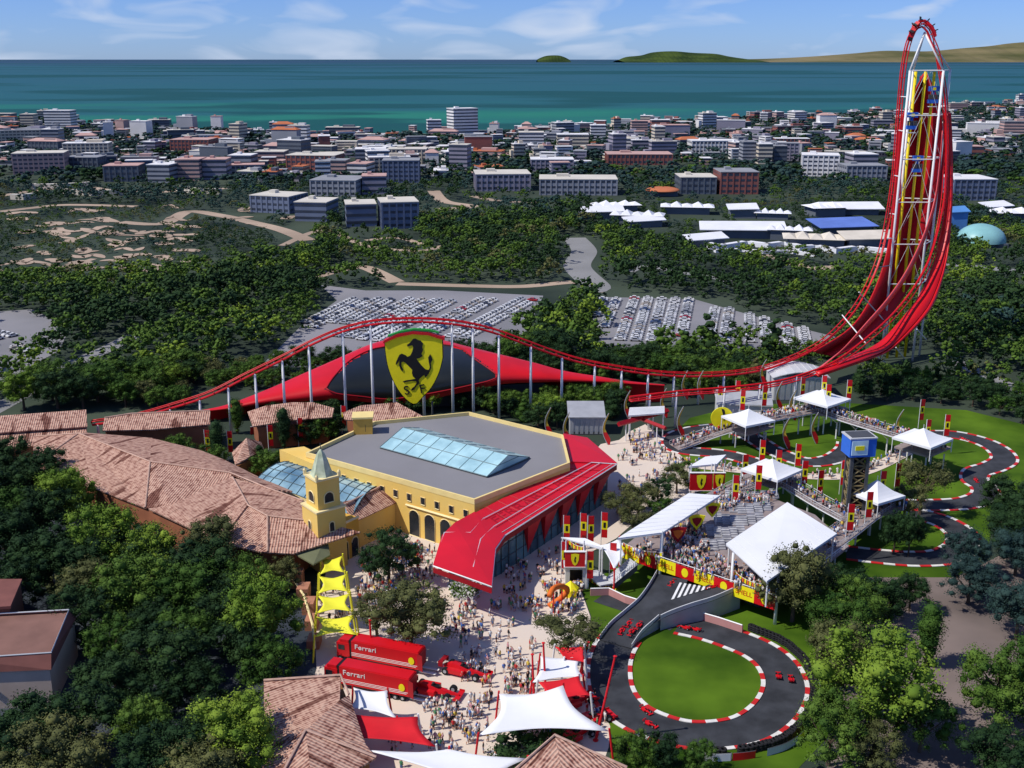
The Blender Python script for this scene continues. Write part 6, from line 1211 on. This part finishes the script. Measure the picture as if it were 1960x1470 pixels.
# hand placed trees of the foreground (u, v of the trunk foot)
for a in ((745, 1118, 12.5, 'round', 'dark', 1.05, 'dark round tree on the plaza in front of the tiled gable wing'), (788, 1250, 13.5, 'broad', 'olive', 1.25, 'big dark spreading plaza tree behind the red transporters'), (722, 1220, 9, 'open', 'olive', 1.2, 'thin airy tree at the left of the big plaza tree'), (1085, 1268, 9.5, 'open', 'olive', 1.5, 'airy grey green tree on the plaza beside the red sail'), (1516, 1190, 15.5, 'broad', 'olive', 1.0, 'tall olive tree with bare trunk in front of the large white roof'), (1000, 1440, 5, 'shrub', 'dark', 1.6, 'low dark shrub below the large white sail'), (1050, 1428, 4.4, 'shrub', 'mid', 1.5, 'low green shrub at the right below the large white sail'),
 (1190, 1000, 8, 'open', 'olive', 1.5, 'airy tree right of the red wedge fins, leftmost of the row'), (1222, 985, 8, 'open', 'olive', 1.5, 'airy tree behind the long narrow roof, second of the row'), (1258, 968, 7.5, 'open', 'dark', 1.5, 'dark airy tree behind the long narrow roof, third of the row'), (1295, 945, 7.5, 'open', 'olive', 1.4, 'airy tree below the small tilted canopy, fourth of the row'), (1210, 1020, 7, 'open', 'olive', 1.4, 'airy tree hugging the left tip of the long narrow roof'), (1312, 925, 6, 'open', 'mid', 1.4, 'small light tree left of the red billboard'), (1262, 995, 6, 'open', 'mid', 1.3, 'small tree just above the long narrow roof'),
 (1760, 985, 14, 'open', 'olive', 1.1, 'brownish tree between the S bend and the near right tent'), (1728, 1010, 11, 'open', 'olive', .9, 'brown tree left of the brownish one by the S bend'), (1710, 1060, 10, 'broad', 'dark', .8, 'dark tree inside the far right hairpin, left'), (1738, 1065, 10, 'broad', 'dark', .8, 'dark tree inside the far right hairpin, right'), (1853, 1155, 9, 'broad', 'slate', 1.5, 'wide lone tree with its shadow on the brown ground at right'), (1773, 1275, 12.5, 'cypress', 'mid', 1.25, 'lone cypress on the brown ground at right'), (1905, 1400, 15, 'round', 'mid', 1.0, 'big bright round tree in the bottom right corner'), (1965, 1380, 15, 'round', 'mid', 1.0, 'tree cut by the right edge above the bottom corner'), (1945, 1225, 12, 'broad', 'slate', 1.2, 'dark spreading tree cut by the right edge'), (1760, 1440, 10, 'round', 'mid', 1.1, 'round tree right of the trunk with red brown bark'),
 (1672, 1420, 19, 'broad', 'lime', 1.1, 'largest yellow green tree right of the near kart loop'), (1600, 1330, 13, 'broad', 'olive', 1.0, 'olive tree behind the largest yellow green one'), (1600, 1255, 12, 'round', 'mid', 1.1, 'full green tree behind the tyre barrier'), (1640, 1215, 11.5, 'round', 'mid', 1.1, 'full green tree right of the deck corner'), (1690, 1195, 9, 'broad', 'dark', 1.1, 'dark tree below the far hairpin, right'), (1640, 1170, 8.5, 'broad', 'dark', 1.1, 'dark tree below the far hairpin, middle'), (1590, 1160, 8.5, 'broad', 'dark', 1.1, 'dark tree below the far hairpin, left'), (1556, 1190, 9, 'round', 'mid', .9, 'green tree between the deck corner and the tyre stacks'), (1585, 1465, 12, 'round', 'mid', 1.1, 'round green tree at the bottom edge right of the pale barrier'), (1660, 1490, 9, 'round', 'olive', 1.2, 'tree at the bottom edge under the largest yellow green tree'), (1900, 1500, 9, 'broad', 'dark', 1.3, 'dark tree at the bottom edge under the big bright round tree'), (1740, 1170, 8, 'broad', 'dark', 1.0, 'dark tree on the edge of the brown ground below the hairpin'), (1220, 1480, 7, 'round', 'mid', 1.0, 'green tree at the bottom edge left of the near loop'), (1270, 1485, 7, 'broad', 'dark', 1.0, 'dark tree at the bottom edge under the near loop'), (1190, 1465, 5, 'cypress', 'dark', 1.3, 'small dark conifer in the lawn corner left of the near loop'),(1340, 1490, 6, 'round', 'mid', 1.1, 'green tree at the bottom edge below the white barrier'),
 # left foreground
 (130, 1010, 14, 'broad', 'lime', 1.1, 'bright yellow green tree in front of the big tiled roof, leftmost'), (200, 1105, 16, 'broad', 'lime', 1.1, 'bright green tree below the leftmost bright one'), (290, 1125, 13, 'broad', 'lime', 1.1, 'bright green tree under the eave of the big tiled roof'), (410, 1110, 13.5, 'broad', 'olive', 1.15, 'olive tree overlapping the middle of the tiled roof'), (505, 1262, 16.5, 'broad', 'lime', .95, 'bright yellow green tree left of the yellow sails'), (470, 1165, 11, 'round', 'mid', 1.1, 'green tree above the bright one left of the yellow sails'), (520, 1325, 10.5, 'round', 'mid', 1.1, 'round green tree above the tiled roof at the bottom'), (450, 1490, 13, 'broad', 'lime', 1.2, 'bright tree at the bottom edge left of the tiled roof'), (100, 1130, 13, 'broad', 'dark', 1.3, 'dark tree above the brown roofed house'), (60, 1050, 12, 'cone', 'dark', 1.1, 'dark conifer at the left edge above the brown roofs'), (35, 980, 12, 'cone', 'dark', 1.0, 'dark conifer at the left edge below the stepped roofs'), (70, 1400, 5, 'broad', 'dark', 1.2, 'dark tree in front of the beige house wall'),
 (15, 1475, 7.5, 'broad', 'dark', 1.5, 'dark tree in the bottom left corner'), (545, 1130, 7.5, 'round', 'olive', 1.1, 'olive tree beside the terracotta wall'),(262, 1195, 14, 'broad', 'mid', 1.2, 'green tree in the middle of the left grove')): T(*a)
# cypresses and small trees around the village
for k, (u, v, h) in enumerate(((418, 885, 12), (455, 830, 11), (545, 860, 12.5), (345, 885, 8), (372, 905, 7.5), (405, 905, 8), (500, 905, 8), (520, 920, 8.5), (595, 850, 8), (615, 846, 8.5), (638, 838, 7), (560, 905, 6))): T(u, v, h, 'cypress' if k in (0, 1, 2, 4, 6) else 'round', 'dark' if k % 2 == 0 else 'mid', 1.2, None)
def region(poly, n, hs, kinds, cols, seed, w=1.0, mind=6):
    r = random.Random(seed); us = [p[0] for p in poly]; vs = [p[1] for p in poly]; A_ = [at(*p) for p in poly]; x0, x1 = min(a.x for a in A_), max(a.x for a in A_); y0, y1 = min(a.y for a in A_), max(a.y for a in A_); k = 0; tr = 0; grid = {}
    while k < n and tr < n*30:
        tr += 1; x, y = r.uniform(x0, x1), r.uniform(y0, y1); u, v = pix((x, y, 0))
        if not inpoly(u, v, poly) or any(inpoly(u, v, B) for B in BLOCK): continue
        g_ = (int(x//mind), int(y//mind))
        if any((g_[0]+i, g_[1]+j) in grid and (grid[(g_[0]+i, g_[1]+j)][0]-x)**2+(grid[(g_[0]+i, g_[1]+j)][1]-y)**2 < mind*mind for i in (-1, 0, 1) for j in (-1, 0, 1)): continue
        if any((x-q[0])**2+(y-q[1])**2 < q[2]**2 for q in PTS): continue
        if any(abs(x-ox) < a-3 and -b-(34 if e_ else 0) < y-oy < b-7 for ox, oy, a, b, e_ in OCC): continue
        nz = math.sin(x/31+1.3*math.sin(y/47))+math.sin(y/39+x/83+2*math.sin(x/61)); n2 = math.sin(x/17+y/29)+math.sin(y/13-x/23)
        if n > 400 and n2 > 1.25 and r.random() < .75: tr -= .5; continue
        grid[g_] = (x, y); h = r.uniform(*hs); c = r.choices(list(cols), list(cols.values()))[0]; c = ('dark' if nz > .7 and c in ('mid', 'lime') and r.random() < .8 else 'olive' if nz < -1.1 and c == 'dark' and r.random() < .4 else 'mid' if nz < -.6 and c == 'dark' and r.random() < .5 else c) if n > 100 else c; h *= 1.15 if nz > .8 else .85 if nz < -.9 else 1; kd = r.choices(list(kinds), list(kinds.values()))[0]; TREES.append((Vector((x, y, 0)), h, kd, c, w*r.uniform(.9, 1.25), None)); k += 1
PTS = [(at(u, v).x, at(u, v).y, l_*.20) for u, v, l_ in SCRUB]
for P, ww, m in PATHS:
    C, _, _ = ribbon_pts(P, ww, 0, 40)
    for c in C:
        PTS.append((c.x, c.y, ww/2+3.2))
        if c.y > 380: PTS.append((c.x, c.y-11, ww/2+6))
BLOCK = [LOT_A, LOT_B, LOT_C, PLAZA, [(350, 748), (1300, 730), (1300, 765), (640, 796), (350, 812)], [(1190, 770), (1300, 765), (1600, 745), (1600, 790), (1340, 860), (1180, 850)], [(1470, 700), (1640, 700), (1640, 770), (1470, 770)], [(-60, 790), (420, 780), (690, 890), (700, 1060), (560, 1080), (420, 1060), (50, 920), (-60, 880)], [(1680, 670), (1815, 670), (1815, 722), (1680, 722)],
 [(-90, 1190), (150, 1180), (150, 1330), (140, 1470), (-90, 1470)], [(490, 1300), (720, 1290), (720, 1560), (490, 1560)], [(1075, 795), (1170, 795), (1170, 850), (1075, 850)], LAWN_F, LAWN_B, [(460, 1320), (600, 1320), (600, 1300), (460, 1300)]]
region([(-100, 1085), (260, 1110), (420, 1150), (520, 1235), (525, 1290), (440, 1330), (430, 1560), (-100, 1560)], 46, (8, 13), {'broad': 3, 'round': 3}, {'dark': 9, 'mid': 2, 'olive': .6}, 11, 1.15, 7.5)
region([(-100, 900), (60, 930), (300, 1070), (-100, 1070)], 12, (9, 12), {'broad': 2, 'cone': 1}, {'dark': 5, 'mid': 1}, 12, 1.1, 7)
region([(1800, 1100), (2000, 1040), (2050, 1120), (1850, 1120)], 6, (8, 11), {'broad': 1}, {'slate': 2, 'dark': 1}, 13, 1.2, 8)
region([(1885, 985), (2050, 940), (2050, 1060), (1890, 1095)], 12, (7, 10), {'broad': 2, 'round': 1}, {'dark': 4, 'slate': 1}, 14, 1.2, 7)
region([(1620, 715), (1830, 715), (2050, 760), (2050, 850), (1920, 815), (1840, 775), (1630, 765)], 80, (6, 9), {'broad': 2, 'round': 2, 'cone': 1}, {'dark': 4, 'mid': 2}, 15, 1.1, 6)
region([(640, 772), (1020, 768), (1190, 775), (1180, 800), (1075, 830), (900, 785), (640, 800)], 60, (5, 8), {'broad': 2, 'round': 2, 'cone': 1}, {'dark': 3, 'mid': 4, 'lime': 1}, 16, 1.2, 5)
region([(260, 850), (500, 880), (560, 880), (640, 830), (640, 800), (420, 800), (280, 825)], 8, (6, 8), {'round': 2, 'cone': 1}, {'dark': 3, 'mid': 2}, 17, 1.1, 5)
region([(1290, 745), (1480, 740), (1480, 775), (1290, 800)], 20, (4, 7), {'round': 1}, {'dark': 2, 'mid': 2}, 18, 1.1, 5)
region([(960, 700), (1600, 672), (1600, 700), (1420, 745), (1300, 748), (1000, 760)], 190, (6, 10), {'broad': 2, 'round': 2, 'cone': 1}, {'dark': 4, 'mid': 3}, 19, 1.2, 5)
region([(990, 640), (1140, 570), (1140, 700), (960, 720)], 60, (9, 15), {'broad': 2, 'cone': 1}, {'dark': 2, 'mid': 3, 'lime': 1}, 20, 1.15, 6)
region([(1240, 655), (1480, 660), (1480, 700), (1240, 700)], 40, (11, 17), {'round': 2, 'cone': 2}, {'dark': 2, 'mid': 3}, 24, 1.0, 8)
SCR = [(-300, 392), (260, 388), (420, 415), (560, 430), (640, 470), (480, 520), (200, 530), (-300, 545)]
region(SCR, 1200, (2, 5.5), {'round': 3, 'broad': 2}, {'dark': 4, 'mid': 4, 'olive': 1, 'slate': 2}, 31, 1.4, 5)
PARK = [(1120, 388), (1700, 385), (1720, 490), (1340, 492), (1120, 430)]
region(PARK, 420, (3, 6), {'round': 3, 'broad': 2}, {'dark': 4, 'mid': 3, 'slate': 1}, 32, 1.4, 6)
region([(1810, 395), (2060, 395), (2060, 500), (1810, 500)], 200, (3, 6), {'round': 3, 'broad': 2}, {'dark': 4, 'mid': 3, 'slate': 1}, 33, 1.4, 6)
BLOCK += [SCR, PARK]
region([(-200, 440), (640, 430), (620, 540), (560, 640), (430, 700), (240, 800), (-200, 800)], 1500, (8, 14), {'broad': 3, 'round': 3}, {'dark': 3, 'mid': 6, 'lime': 1}, 21, 1.25, 7)
region([(400, 700), (640, 700), (960, 700), (960, 745), (640, 750), (420, 770), (300, 790), (240, 780)], 150, (5, 10), {'broad': 2, 'round': 2}, {'dark': 4, 'mid': 3}, 22, 1.2, 6)
region([(600, 430), (1120, 425), (1110, 560), (640, 548)], 900, (9, 14), {'broad': 3, 'round': 3}, {'dark': 5, 'mid': 5, 'olive': 1}, 23, 1.2, 8)
region([(1120, 420), (2100, 440), (2100, 620), (1820, 700), (2050, 760), (1640, 720), (1600, 640), (1480, 600), (1330, 565), (1140, 562)], 2000, (8, 13), {'broad': 3, 'round': 3}, {'dark': 5, 'mid': 4, 'lime': .6}, 25, 1.2, 8)
region([(1820, 600), (2100, 620), (2100, 800), (1820, 720)], 260, (8, 13), {'broad': 3, 'round': 3}, {'dark': 5, 'mid': 3, 'slate': 1}, 26, 1.2, 7)
region([(-300, 330), (2200, 330), (2200, 450), (-300, 450)], 2600, (6, 12), {'broad': 3, 'round': 3}, {'slate': 6, 'dark': 4, 'mid': 1}, 27, 1.3, 10)
region([(-500, 215), (0, 228), (300, 250), (620, 262), (900, 262), (1200, 244), (1600, 226), (1960, 202), (2400, 190), (2400, 335), (-500, 335)], 5200, (7, 13), {'broad': 3, 'round': 3}, {'slate': 7, 'dark': 2}, 28, 1.6, 13)
TREES.sort(key=lambda t: (t[0]-Vector((0, 0, CH))).length)
LM = [('the brown roofed house', 60, 1250), ('the left grove', 300, 1300), ('the bottom tiled roof', 580, 1380), ('the yellow sails', 640, 1150), ('the big tiled roof', 250, 920), ('the small pavilion', 450, 870), ('the yellow turret', 694, 810), ('the giant shield', 793, 760), ('the ticket kiosk', 1125, 830), ('the shell roof tip', 1150, 745), ('the flat red track', 1380, 720), ('the coaster station', 1520, 730), ('the coaster tower foot', 1740, 700), ('the farthest right tent', 1766, 840), ('the S bend', 1890, 900), ('the far hairpin', 1800, 1030), ('the brown ground', 1800, 1200), ('the near kart loop', 1560, 1300), ('the left track end', 250, 790), ('the big car park', 560, 700), ('the car park divide', 1060, 650), ('the right car park', 1350, 670), ('the pale left road', 150, 700), ('the small left car park', 60, 650), ('the bottom right corner', 1900, 1450)]
seen = {}; protos = {}; kinds_seen = {}
near = [t for t in TREES if -80 < pix(t[0])[0] < 2040][:330]; nearset = set(id(t) for t in near)
info = []
for t in near:
    p, h, kd, c, w, lb = t; u, v = pix(p)
    if lb is None:
        nm, lu, lv = min(LM, key=lambda l: (l[1]-u)**2+(1.6*(l[2]-v))**2); dx, dy = u-lu, v-lv
        rel = ('left of' if dx < 0 else 'right of') if abs(dx) > 1.2*abs(dy) else ('behind' if dy < 0 else 'in front of'); far = '' if abs(dx)+abs(dy) < 45 else 'just ' if abs(dx)+abs(dy) < 110 else 'well '
        sz = 'tall' if h > 12.5 else 'small' if h < 8 else 'medium'; lb = '%s %s %s tree %s%s %s' % (sz, CN[c], KN[kd][1], far, rel, nm)
    seen.setdefault(lb, []).append(u); info.append((t, lb, u))
ordn = ['leftmost', 'second from left', 'third from left', 'fourth from left', 'fifth from left', 'sixth from left']
for t, lb, u in info:
    p, h, kd, c, w, _ = t; k = rnd.randrange(len(NEAR[kd])); me, tm = NEAR[kd][k]; kn = KN[kd][0]; L_ = sorted(seen[lb])
    if len(L_) > 1:
        i = L_.index(u); lb2 = lb+', '+(ordn[i] if i < 6 else 'one further right') if i < len(L_)-1 else lb+', rightmost'
    else: lb2 = lb
    o = bpy.data.objects.new(kn, None); COL.objects.link(o); o.location = p; o.rotation_euler = (0, 0, rnd.uniform(0, 6.28)); o.scale = (h*w*1.08, h*w*1.08, h); tag(o, lb2, 'shrub' if kd == 'shrub' else 'tree', 'trees of the park')
    cr = bpy.data.objects.new('crown', me); COL.objects.link(cr); cr.parent = o; cr.material_slots[0].link = 'OBJECT'; cr.material_slots[0].material = leafm[c]
    tk = bpy.data.objects.new('trunk', tm); COL.objects.link(tk); tk.parent = o
r = np.random.RandomState(5); VV, TT, MI = [], [], []; o_ = 0; ML = list(leafm); VV2, TT2, MI2 = [], [], []; o2 = 0
for t in TREES:
    if id(t) in nearset: continue
    p, h, kd, c, w, _ = t; tiny = p.y > 900; lib = TINY if tiny else FARL; V, T_ = lib[kd if kd in lib else 'broad'][r.randint(4)]
    a = r.uniform(0, 6.28); ca, sa = math.cos(a), math.sin(a); s = h*w*1.05; X = np.stack([(V[:, 0]*ca-V[:, 1]*sa)*s+p.x, (V[:, 0]*sa+V[:, 1]*ca)*s+p.y, (V[:, 2]-(.12))*h+p.z], 1)
    if tiny: VV2.append(X); TT2.append(T_+o2); MI2.append(np.full(len(T_), ML.index(c))); o2 += len(V)
    else: VV.append(X); TT.append(T_+o_); MI.append(np.full(len(T_), ML.index(c))); o_ += len(V)
for nm, A_, B_, C_, lb in (('woodland', VV, TT, MI, 'mass of mixed green woodland between the park and the town'), ('town_trees', VV2, TT2, MI2, 'dark bluish green trees filling the gaps between the town buildings')):
    me = npmesh(nm, np.concatenate(A_), np.concatenate(B_), np.concatenate(C_), [leafm[k] for k in ML]); o = bpy.data.objects.new(nm, me); COL.objects.link(o); tag(o, lb, 'trees', kind='stuff')
print('TREES', len(TREES), 'tris', sum(len(x) for x in TT)+sum(len(x) for x in TT2))
# ================================================================ PEOPLE
def person_mesh(pose, cols):
    """one skinned figure, 1.72 m tall, materials by height (skin, shirt, trousers, hair)"""
    st, arm, lean = pose; vs = [(0, 0, .95, .13), (0, 0, 1.15, .12), (0, 0, 1.38, .13), (0, 0, 1.50, .055), (0, .01, 1.62, .10),
     (.09, 0, .90, .09), (.10, -st*.5, .48, .065), (.10, -st, .06, .05), (.10, -st-.14, .03, .035), (-.09, 0, .90, .09), (-.10, st*.5, .48, .065), (-.10, st, .06, .05), (-.10, st-.14, .03, .035),
     (.19, 0, 1.40, .055), (.25, arm*.12, 1.15, .045), (.26, arm*.3-.05, .92, .035), (-.19, 0, 1.40, .055), (-.25, -arm*.12, 1.15, .045), (-.26, -arm*.3-.05, .92, .035)]
    ed = [(0, 1), (1, 2), (2, 3), (3, 4), (0, 5), (5, 6), (6, 7), (7, 8), (0, 9), (9, 10), (10, 11), (11, 12), (2, 13), (13, 14), (14, 15), (2, 16), (16, 17), (17, 18)]
    me = bpy.data.meshes.new('p'); me.from_pydata([v[:3] for v in vs], ed, []); o = bpy.data.objects.new('p', me); COL.objects.link(o); md = o.modifiers.new('s', 'SKIN'); md.use_smooth_shade = True
    for i, v in enumerate(vs): me.skin_vertices[0].data[i].radius = (v[3]*(1.25 if i in (0, 1, 2) else 1), v[3])
    me.skin_vertices[0].data[0].use_root = True; dg = bpy.context.evaluated_depsgraph_get(); dg.update(); out = bpy.data.meshes.new_from_object(o.evaluated_get(dg)); bpy.data.objects.remove(o); out.name = 'person'
    out.materials.clear()
    for m in cols: out.materials.append(m)
    for f in out.polygons:
        c = f.center; z = c.z; f.material_index = 0
        if z > 1.645 or (z > 1.58 and c.y > .04): f.material_index = 3
        elif z > 1.5: f.material_index = 0
        elif z > .93 and abs(c.x) < .21: f.material_index = 1
        elif z > 1.15: f.material_index = 1
        elif z > .93: f.material_index = 0
        elif abs(c.x) > .2 and z > .8: f.material_index = 0
        elif z > .45: f.material_index = 2
        else: f.material_index = 0 if z > .1 else 2
    return out
def cm(n, c): return mat('cloth_'+n, c, .85, .1, 4)
SH = [('white', cm('white', (.75, .75, .74))), ('red', cm('red', (.50, .03, .03))), ('blue', cm('blue', (.07, .16, .45))), ('black', cm('black', (.02, .02, .025))), ('yellow', cm('yellow', (.70, .52, .08))), ('grey', cm('grey', (.32, .33, .36))), ('pink', cm('pink', (.62, .32, .34))), ('green', cm('green', (.08, .25, .12)))]
TRS = [('dark', cm('dark_trousers', (.025, .028, .04))), ('blue', cm('denim', (.10, .16, .30))), ('beige', cm('beige_trousers', (.45, .38, .30))), ('white', SH[0][1])]
HR = [cm('dark_hair', (.02, .013, .01)), cm('brown_hair', (.09, .05, .025)), cm('blond_hair', (.35, .24, .12))]
POSES = [(.0, .0, 0), (.18, .6, 0), (-.2, -.6, 0), (.08, .3, 0)]; PM = []
for si, (sn, sm) in enumerate(SH):
    for ti in (0, 1, 2 if si % 2 else 3): PM.append((person_mesh(POSES[(si+ti) % 4], [skin, sm, TRS[ti][1], HR[(si+ti) % 3]]), sn, TRS[ti][0]))
PP = []  # points
pr_ = random.Random(99)
NOGO = [[(608, 1060), (690, 1060), (690, 1130), (608, 1130)], [(640, 1240), (830, 1240), (830, 1330), (640, 1345)], [(850, 1105), (930, 1105), (930, 1155), (850, 1155)], [(640, 1300), (730, 1300), (730, 1480), (640, 1480)], [(700, 1000), (860, 1000), (850, 1055), (700, 1030)], [(1080, 850), (1180, 850), (1190, 900), (1160, 1000), (960, 1080), (900, 1030)], [(985, 1450), (1260, 1450), (1260, 1600), (985, 1600)]]
def scatter(poly, n, z, where, avoid=True):
    n = int(n*1.35); A_ = [at(u, v, z) for u, v in poly]; x0, x1 = min(a.x for a in A_), max(a.x for a in A_); y0, y1 = min(a.y for a in A_), max(a.y for a in A_); k = 0; tr = 0
    while k < n and tr < n*40:
        tr += 1; x, y = pr_.uniform(x0, x1), pr_.uniform(y0, y1); u, v = pix((x, y, z))
        if not inpoly(u, v, poly) or (avoid and (any(inpoly(u, v, g) for g in NOGO) or not inpoly(u, v, PLAZA))): continue
        g_ = 1 if pr_.random() < .45 else pr_.randint(2, 4)
        for _ in range(g_): PP.append((Vector((x+pr_.uniform(-.9, .9), y+pr_.uniform(-.9, .9), z+.07)), where)); k += 1
scatter([(690, 1050), (840, 1020), (850, 1100), (730, 1180), (690, 1130)], 170, 0, 'near the yellow arches')
scatter([(690, 1130), (800, 1130), (800, 1170), (700, 1190)], 30, 0, 'between the dark plaza trees')
scatter([(840, 1150), (960, 1160), (1000, 1240), (900, 1270), (860, 1210)], 60, 0, 'in the middle of the plaza')
scatter([(960, 1060), (1120, 1040), (1110, 1180), (980, 1200)], 170, 0, 'between the red prow and the gate')
scatter([(860, 1270), (1040, 1220), (1040, 1320), (900, 1340)], 60, 0, 'right of the show cars')
scatter([(800, 1345), (940, 1340), (930, 1420), (820, 1420)], 60, 0, 'between red and large white sails')
scatter([(720, 1400), (960, 1420), (960, 1480), (720, 1480)], 40, 0, 'at the bottom edge of the plaza')
scatter([(1120, 1330), (1160, 1340), (1160, 1400), (1120, 1420)], 14, 0, 'beside the trackside show cars')
scatter([(1000, 1395), (1080, 1400), (1050, 1450), (1000, 1450)], 12, 0, 'under the large white sail')
scatter([(1155, 870), (1330, 870), (1345, 905), (1180, 1000), (1160, 960)], 80, 0, 'behind the red entrance')
scatter([(1190, 830), (1250, 830), (1270, 870), (1190, 870)], 40, 0, 'under the crossed red girders')
scatter([(606, 1130), (680, 1130), (680, 1220), (612, 1225)], 26, 0, 'under the yellow sails')
scatter([(1205, 1068), (1300, 1090), (1360, 1060), (1340, 1000), (1290, 990)], 190, DZ, 'on the left deck half', False)
scatter([(1300, 1092), (1480, 1146), (1500, 1130), (1400, 1085), (1360, 1062)], 130, DZ, 'along the deck front', False)
scatter([(1400, 1085), (1500, 1130), (1600, 1050), (1560, 1000), (1470, 1000)], 80, DZ, 'under the large square roof', False)
scatter([(1360, 960), (1480, 950), (1480, 975), (1350, 985)], 60, DZ, 'at the back of the seats', False)
for i, C in enumerate(WK):
    n = (150, 130, 40, 50, 60)[i]
    for k in range(n): f = pr_.random()*(len(C)-1.001); a = int(f); p = C[a].lerp(C[a+1], f-a); d = (C[a+1]-C[a]).normalized(); PP.append((p+Vector((-d.y, d.x, 0))*pr_.uniform(-2, 2), 'on a walkway'))
for u, v, z, n in ((1574, 780, 6.8, 50), (1766, 855, 6.2, 40), (1477, 912, 6, 40), (1690, 962, 6, 16), (1432, 815, 4.8, 20)):
    q = MB()
    c = at(u, v, z)
    for k in range(n): PP.append((c+Vector((pr_.uniform(-4.5, 4.5), pr_.uniform(-4, 4), 0)), 'in a tent'))
    s_ = MB(); s_.box((c.x, c.y, z-.5), (10.5, 9.5, .5), .7); st_ = s_.build('tent_platform', deckm, loc=(c.x, c.y, z)); tag(st_, 'raised floor platform under the peaked tent at pixel row of '+{1574: 'the far walkway corner', 1766: 'the S bend', 1477: 'the middle fork', 1690: 'the front walkway end', 1432: 'the round yellow sign'}[u].replace('at pixel row of ', ''), 'platform'); st_['label'] = st_['label'].replace('at pixel row of ', 'at ')
    s2 = MB()
    for dx, dy in ((-4, -4), (4, -4), (4, 4), (-4, 4)): s2.bar((c.x+dx, c.y+dy, 0), (c.x+dx, c.y+dy, z-.5), .2)
    s2.build('platform_leg', lgrey, st_)
C, _, _ = ribbon_pts([(1290, 890), (1350, 893), (1500, 908), (1600, 912), (1660, 900), (1720, 872), (1760, 848)], 4, .1, 40)
for k in range(130): f = pr_.random()*38.9; a = int(f); PP.append((C[a].lerp(C[a+1], f-a)+Vector((pr_.uniform(-.4, .4), pr_.uniform(-1.7, 1.7), 0)), 'on the pink path'))
PP.sort(key=lambda q: (q[0]-Vector((0, 0, CH))).length)
gp = {}; CV, CT, CMI = [], [], []; o_ = 0; allm = []
for me, _, _ in PM:
    for m in me.materials:
        if m not in allm: allm.append(m)
PA = []
for me, sn, tn in PM:
    me.calc_loop_triangles(); V = np.empty(len(me.vertices)*3); me.vertices.foreach_get('co', V); T_ = np.empty(len(me.loop_triangles)*3, int); me.loop_triangles.foreach_get('vertices', T_); mi = np.empty(len(me.loop_triangles), int); me.loop_triangles.foreach_get('material_index', mi); mp_ = np.array([allm.index(m) for m in me.materials]); PA.append((V.reshape(-1, 3), T_.reshape(-1, 3), mp_[mi]))
np_ = 0
for i, (p, where) in enumerate(PP):
    k = pr_.choices(range(len(PM)), [9 if m[1] == 'white' else 3 if m[1] in ('blue', 'black', 'grey') else 1.6 for m in PM])[0]; a = pr_.uniform(0, 6.28)
    if np_ < 290 and -10 < pix(p)[0] < 1970 and pix(p)[1] < 1480:
        me, sn, tn = PM[k]; o = bpy.data.objects.new('person', me); COL.objects.link(o); o.location = p; o.rotation_euler = (0, 0, a); s = pr_.uniform(.95, 1.08)*1.12; o.scale = (s, s, s); u, v = pix(p)
        lb = '%s shirted person in %s trousers %s' % (sn, tn, where); gp.setdefault(lb, []).append((u, v, o)); np_ += 1
    else:
        V, T_, mi = PA[k]; ca, sa = math.cos(a), math.sin(a); X = np.stack([(V[:, 0]*ca-V[:, 1]*sa)*1.15+p.x, (V[:, 0]*sa+V[:, 1]*ca)*1.15+p.y, V[:, 2]*1.15+p.z], 1); CV.append(X); CT.append(T_+o_); CMI.append(mi); o_ += len(V)
for lb, L_ in gp.items():
    L_.sort(key=lambda q: q[0]); n = len(L_)
    for i, (u, v, o) in enumerate(L_):
        s = lb if n == 1 else lb+', '+(ordn[i] if i < 5 and i < n-1 else 'rightmost' if i == n-1 else '%s from left' % ['sixth', 'seventh', 'eighth', 'ninth', 'tenth', 'eleventh', 'twelfth', 'thirteenth'][min(i-5, 7)])
        tag(o, s, 'person', 'visitors on the plaza')
me = npmesh('crowd', np.concatenate(CV), np.concatenate(CT), np.concatenate(CMI), allm); o = bpy.data.objects.new('crowd', me); COL.objects.link(o); tag(o, 'dense crowd of small figures on the deck, walkways, tents and far plaza', 'crowd', kind='stuff')
print('PEOPLE', len(PP), 'objects', len(bpy.data.objects))
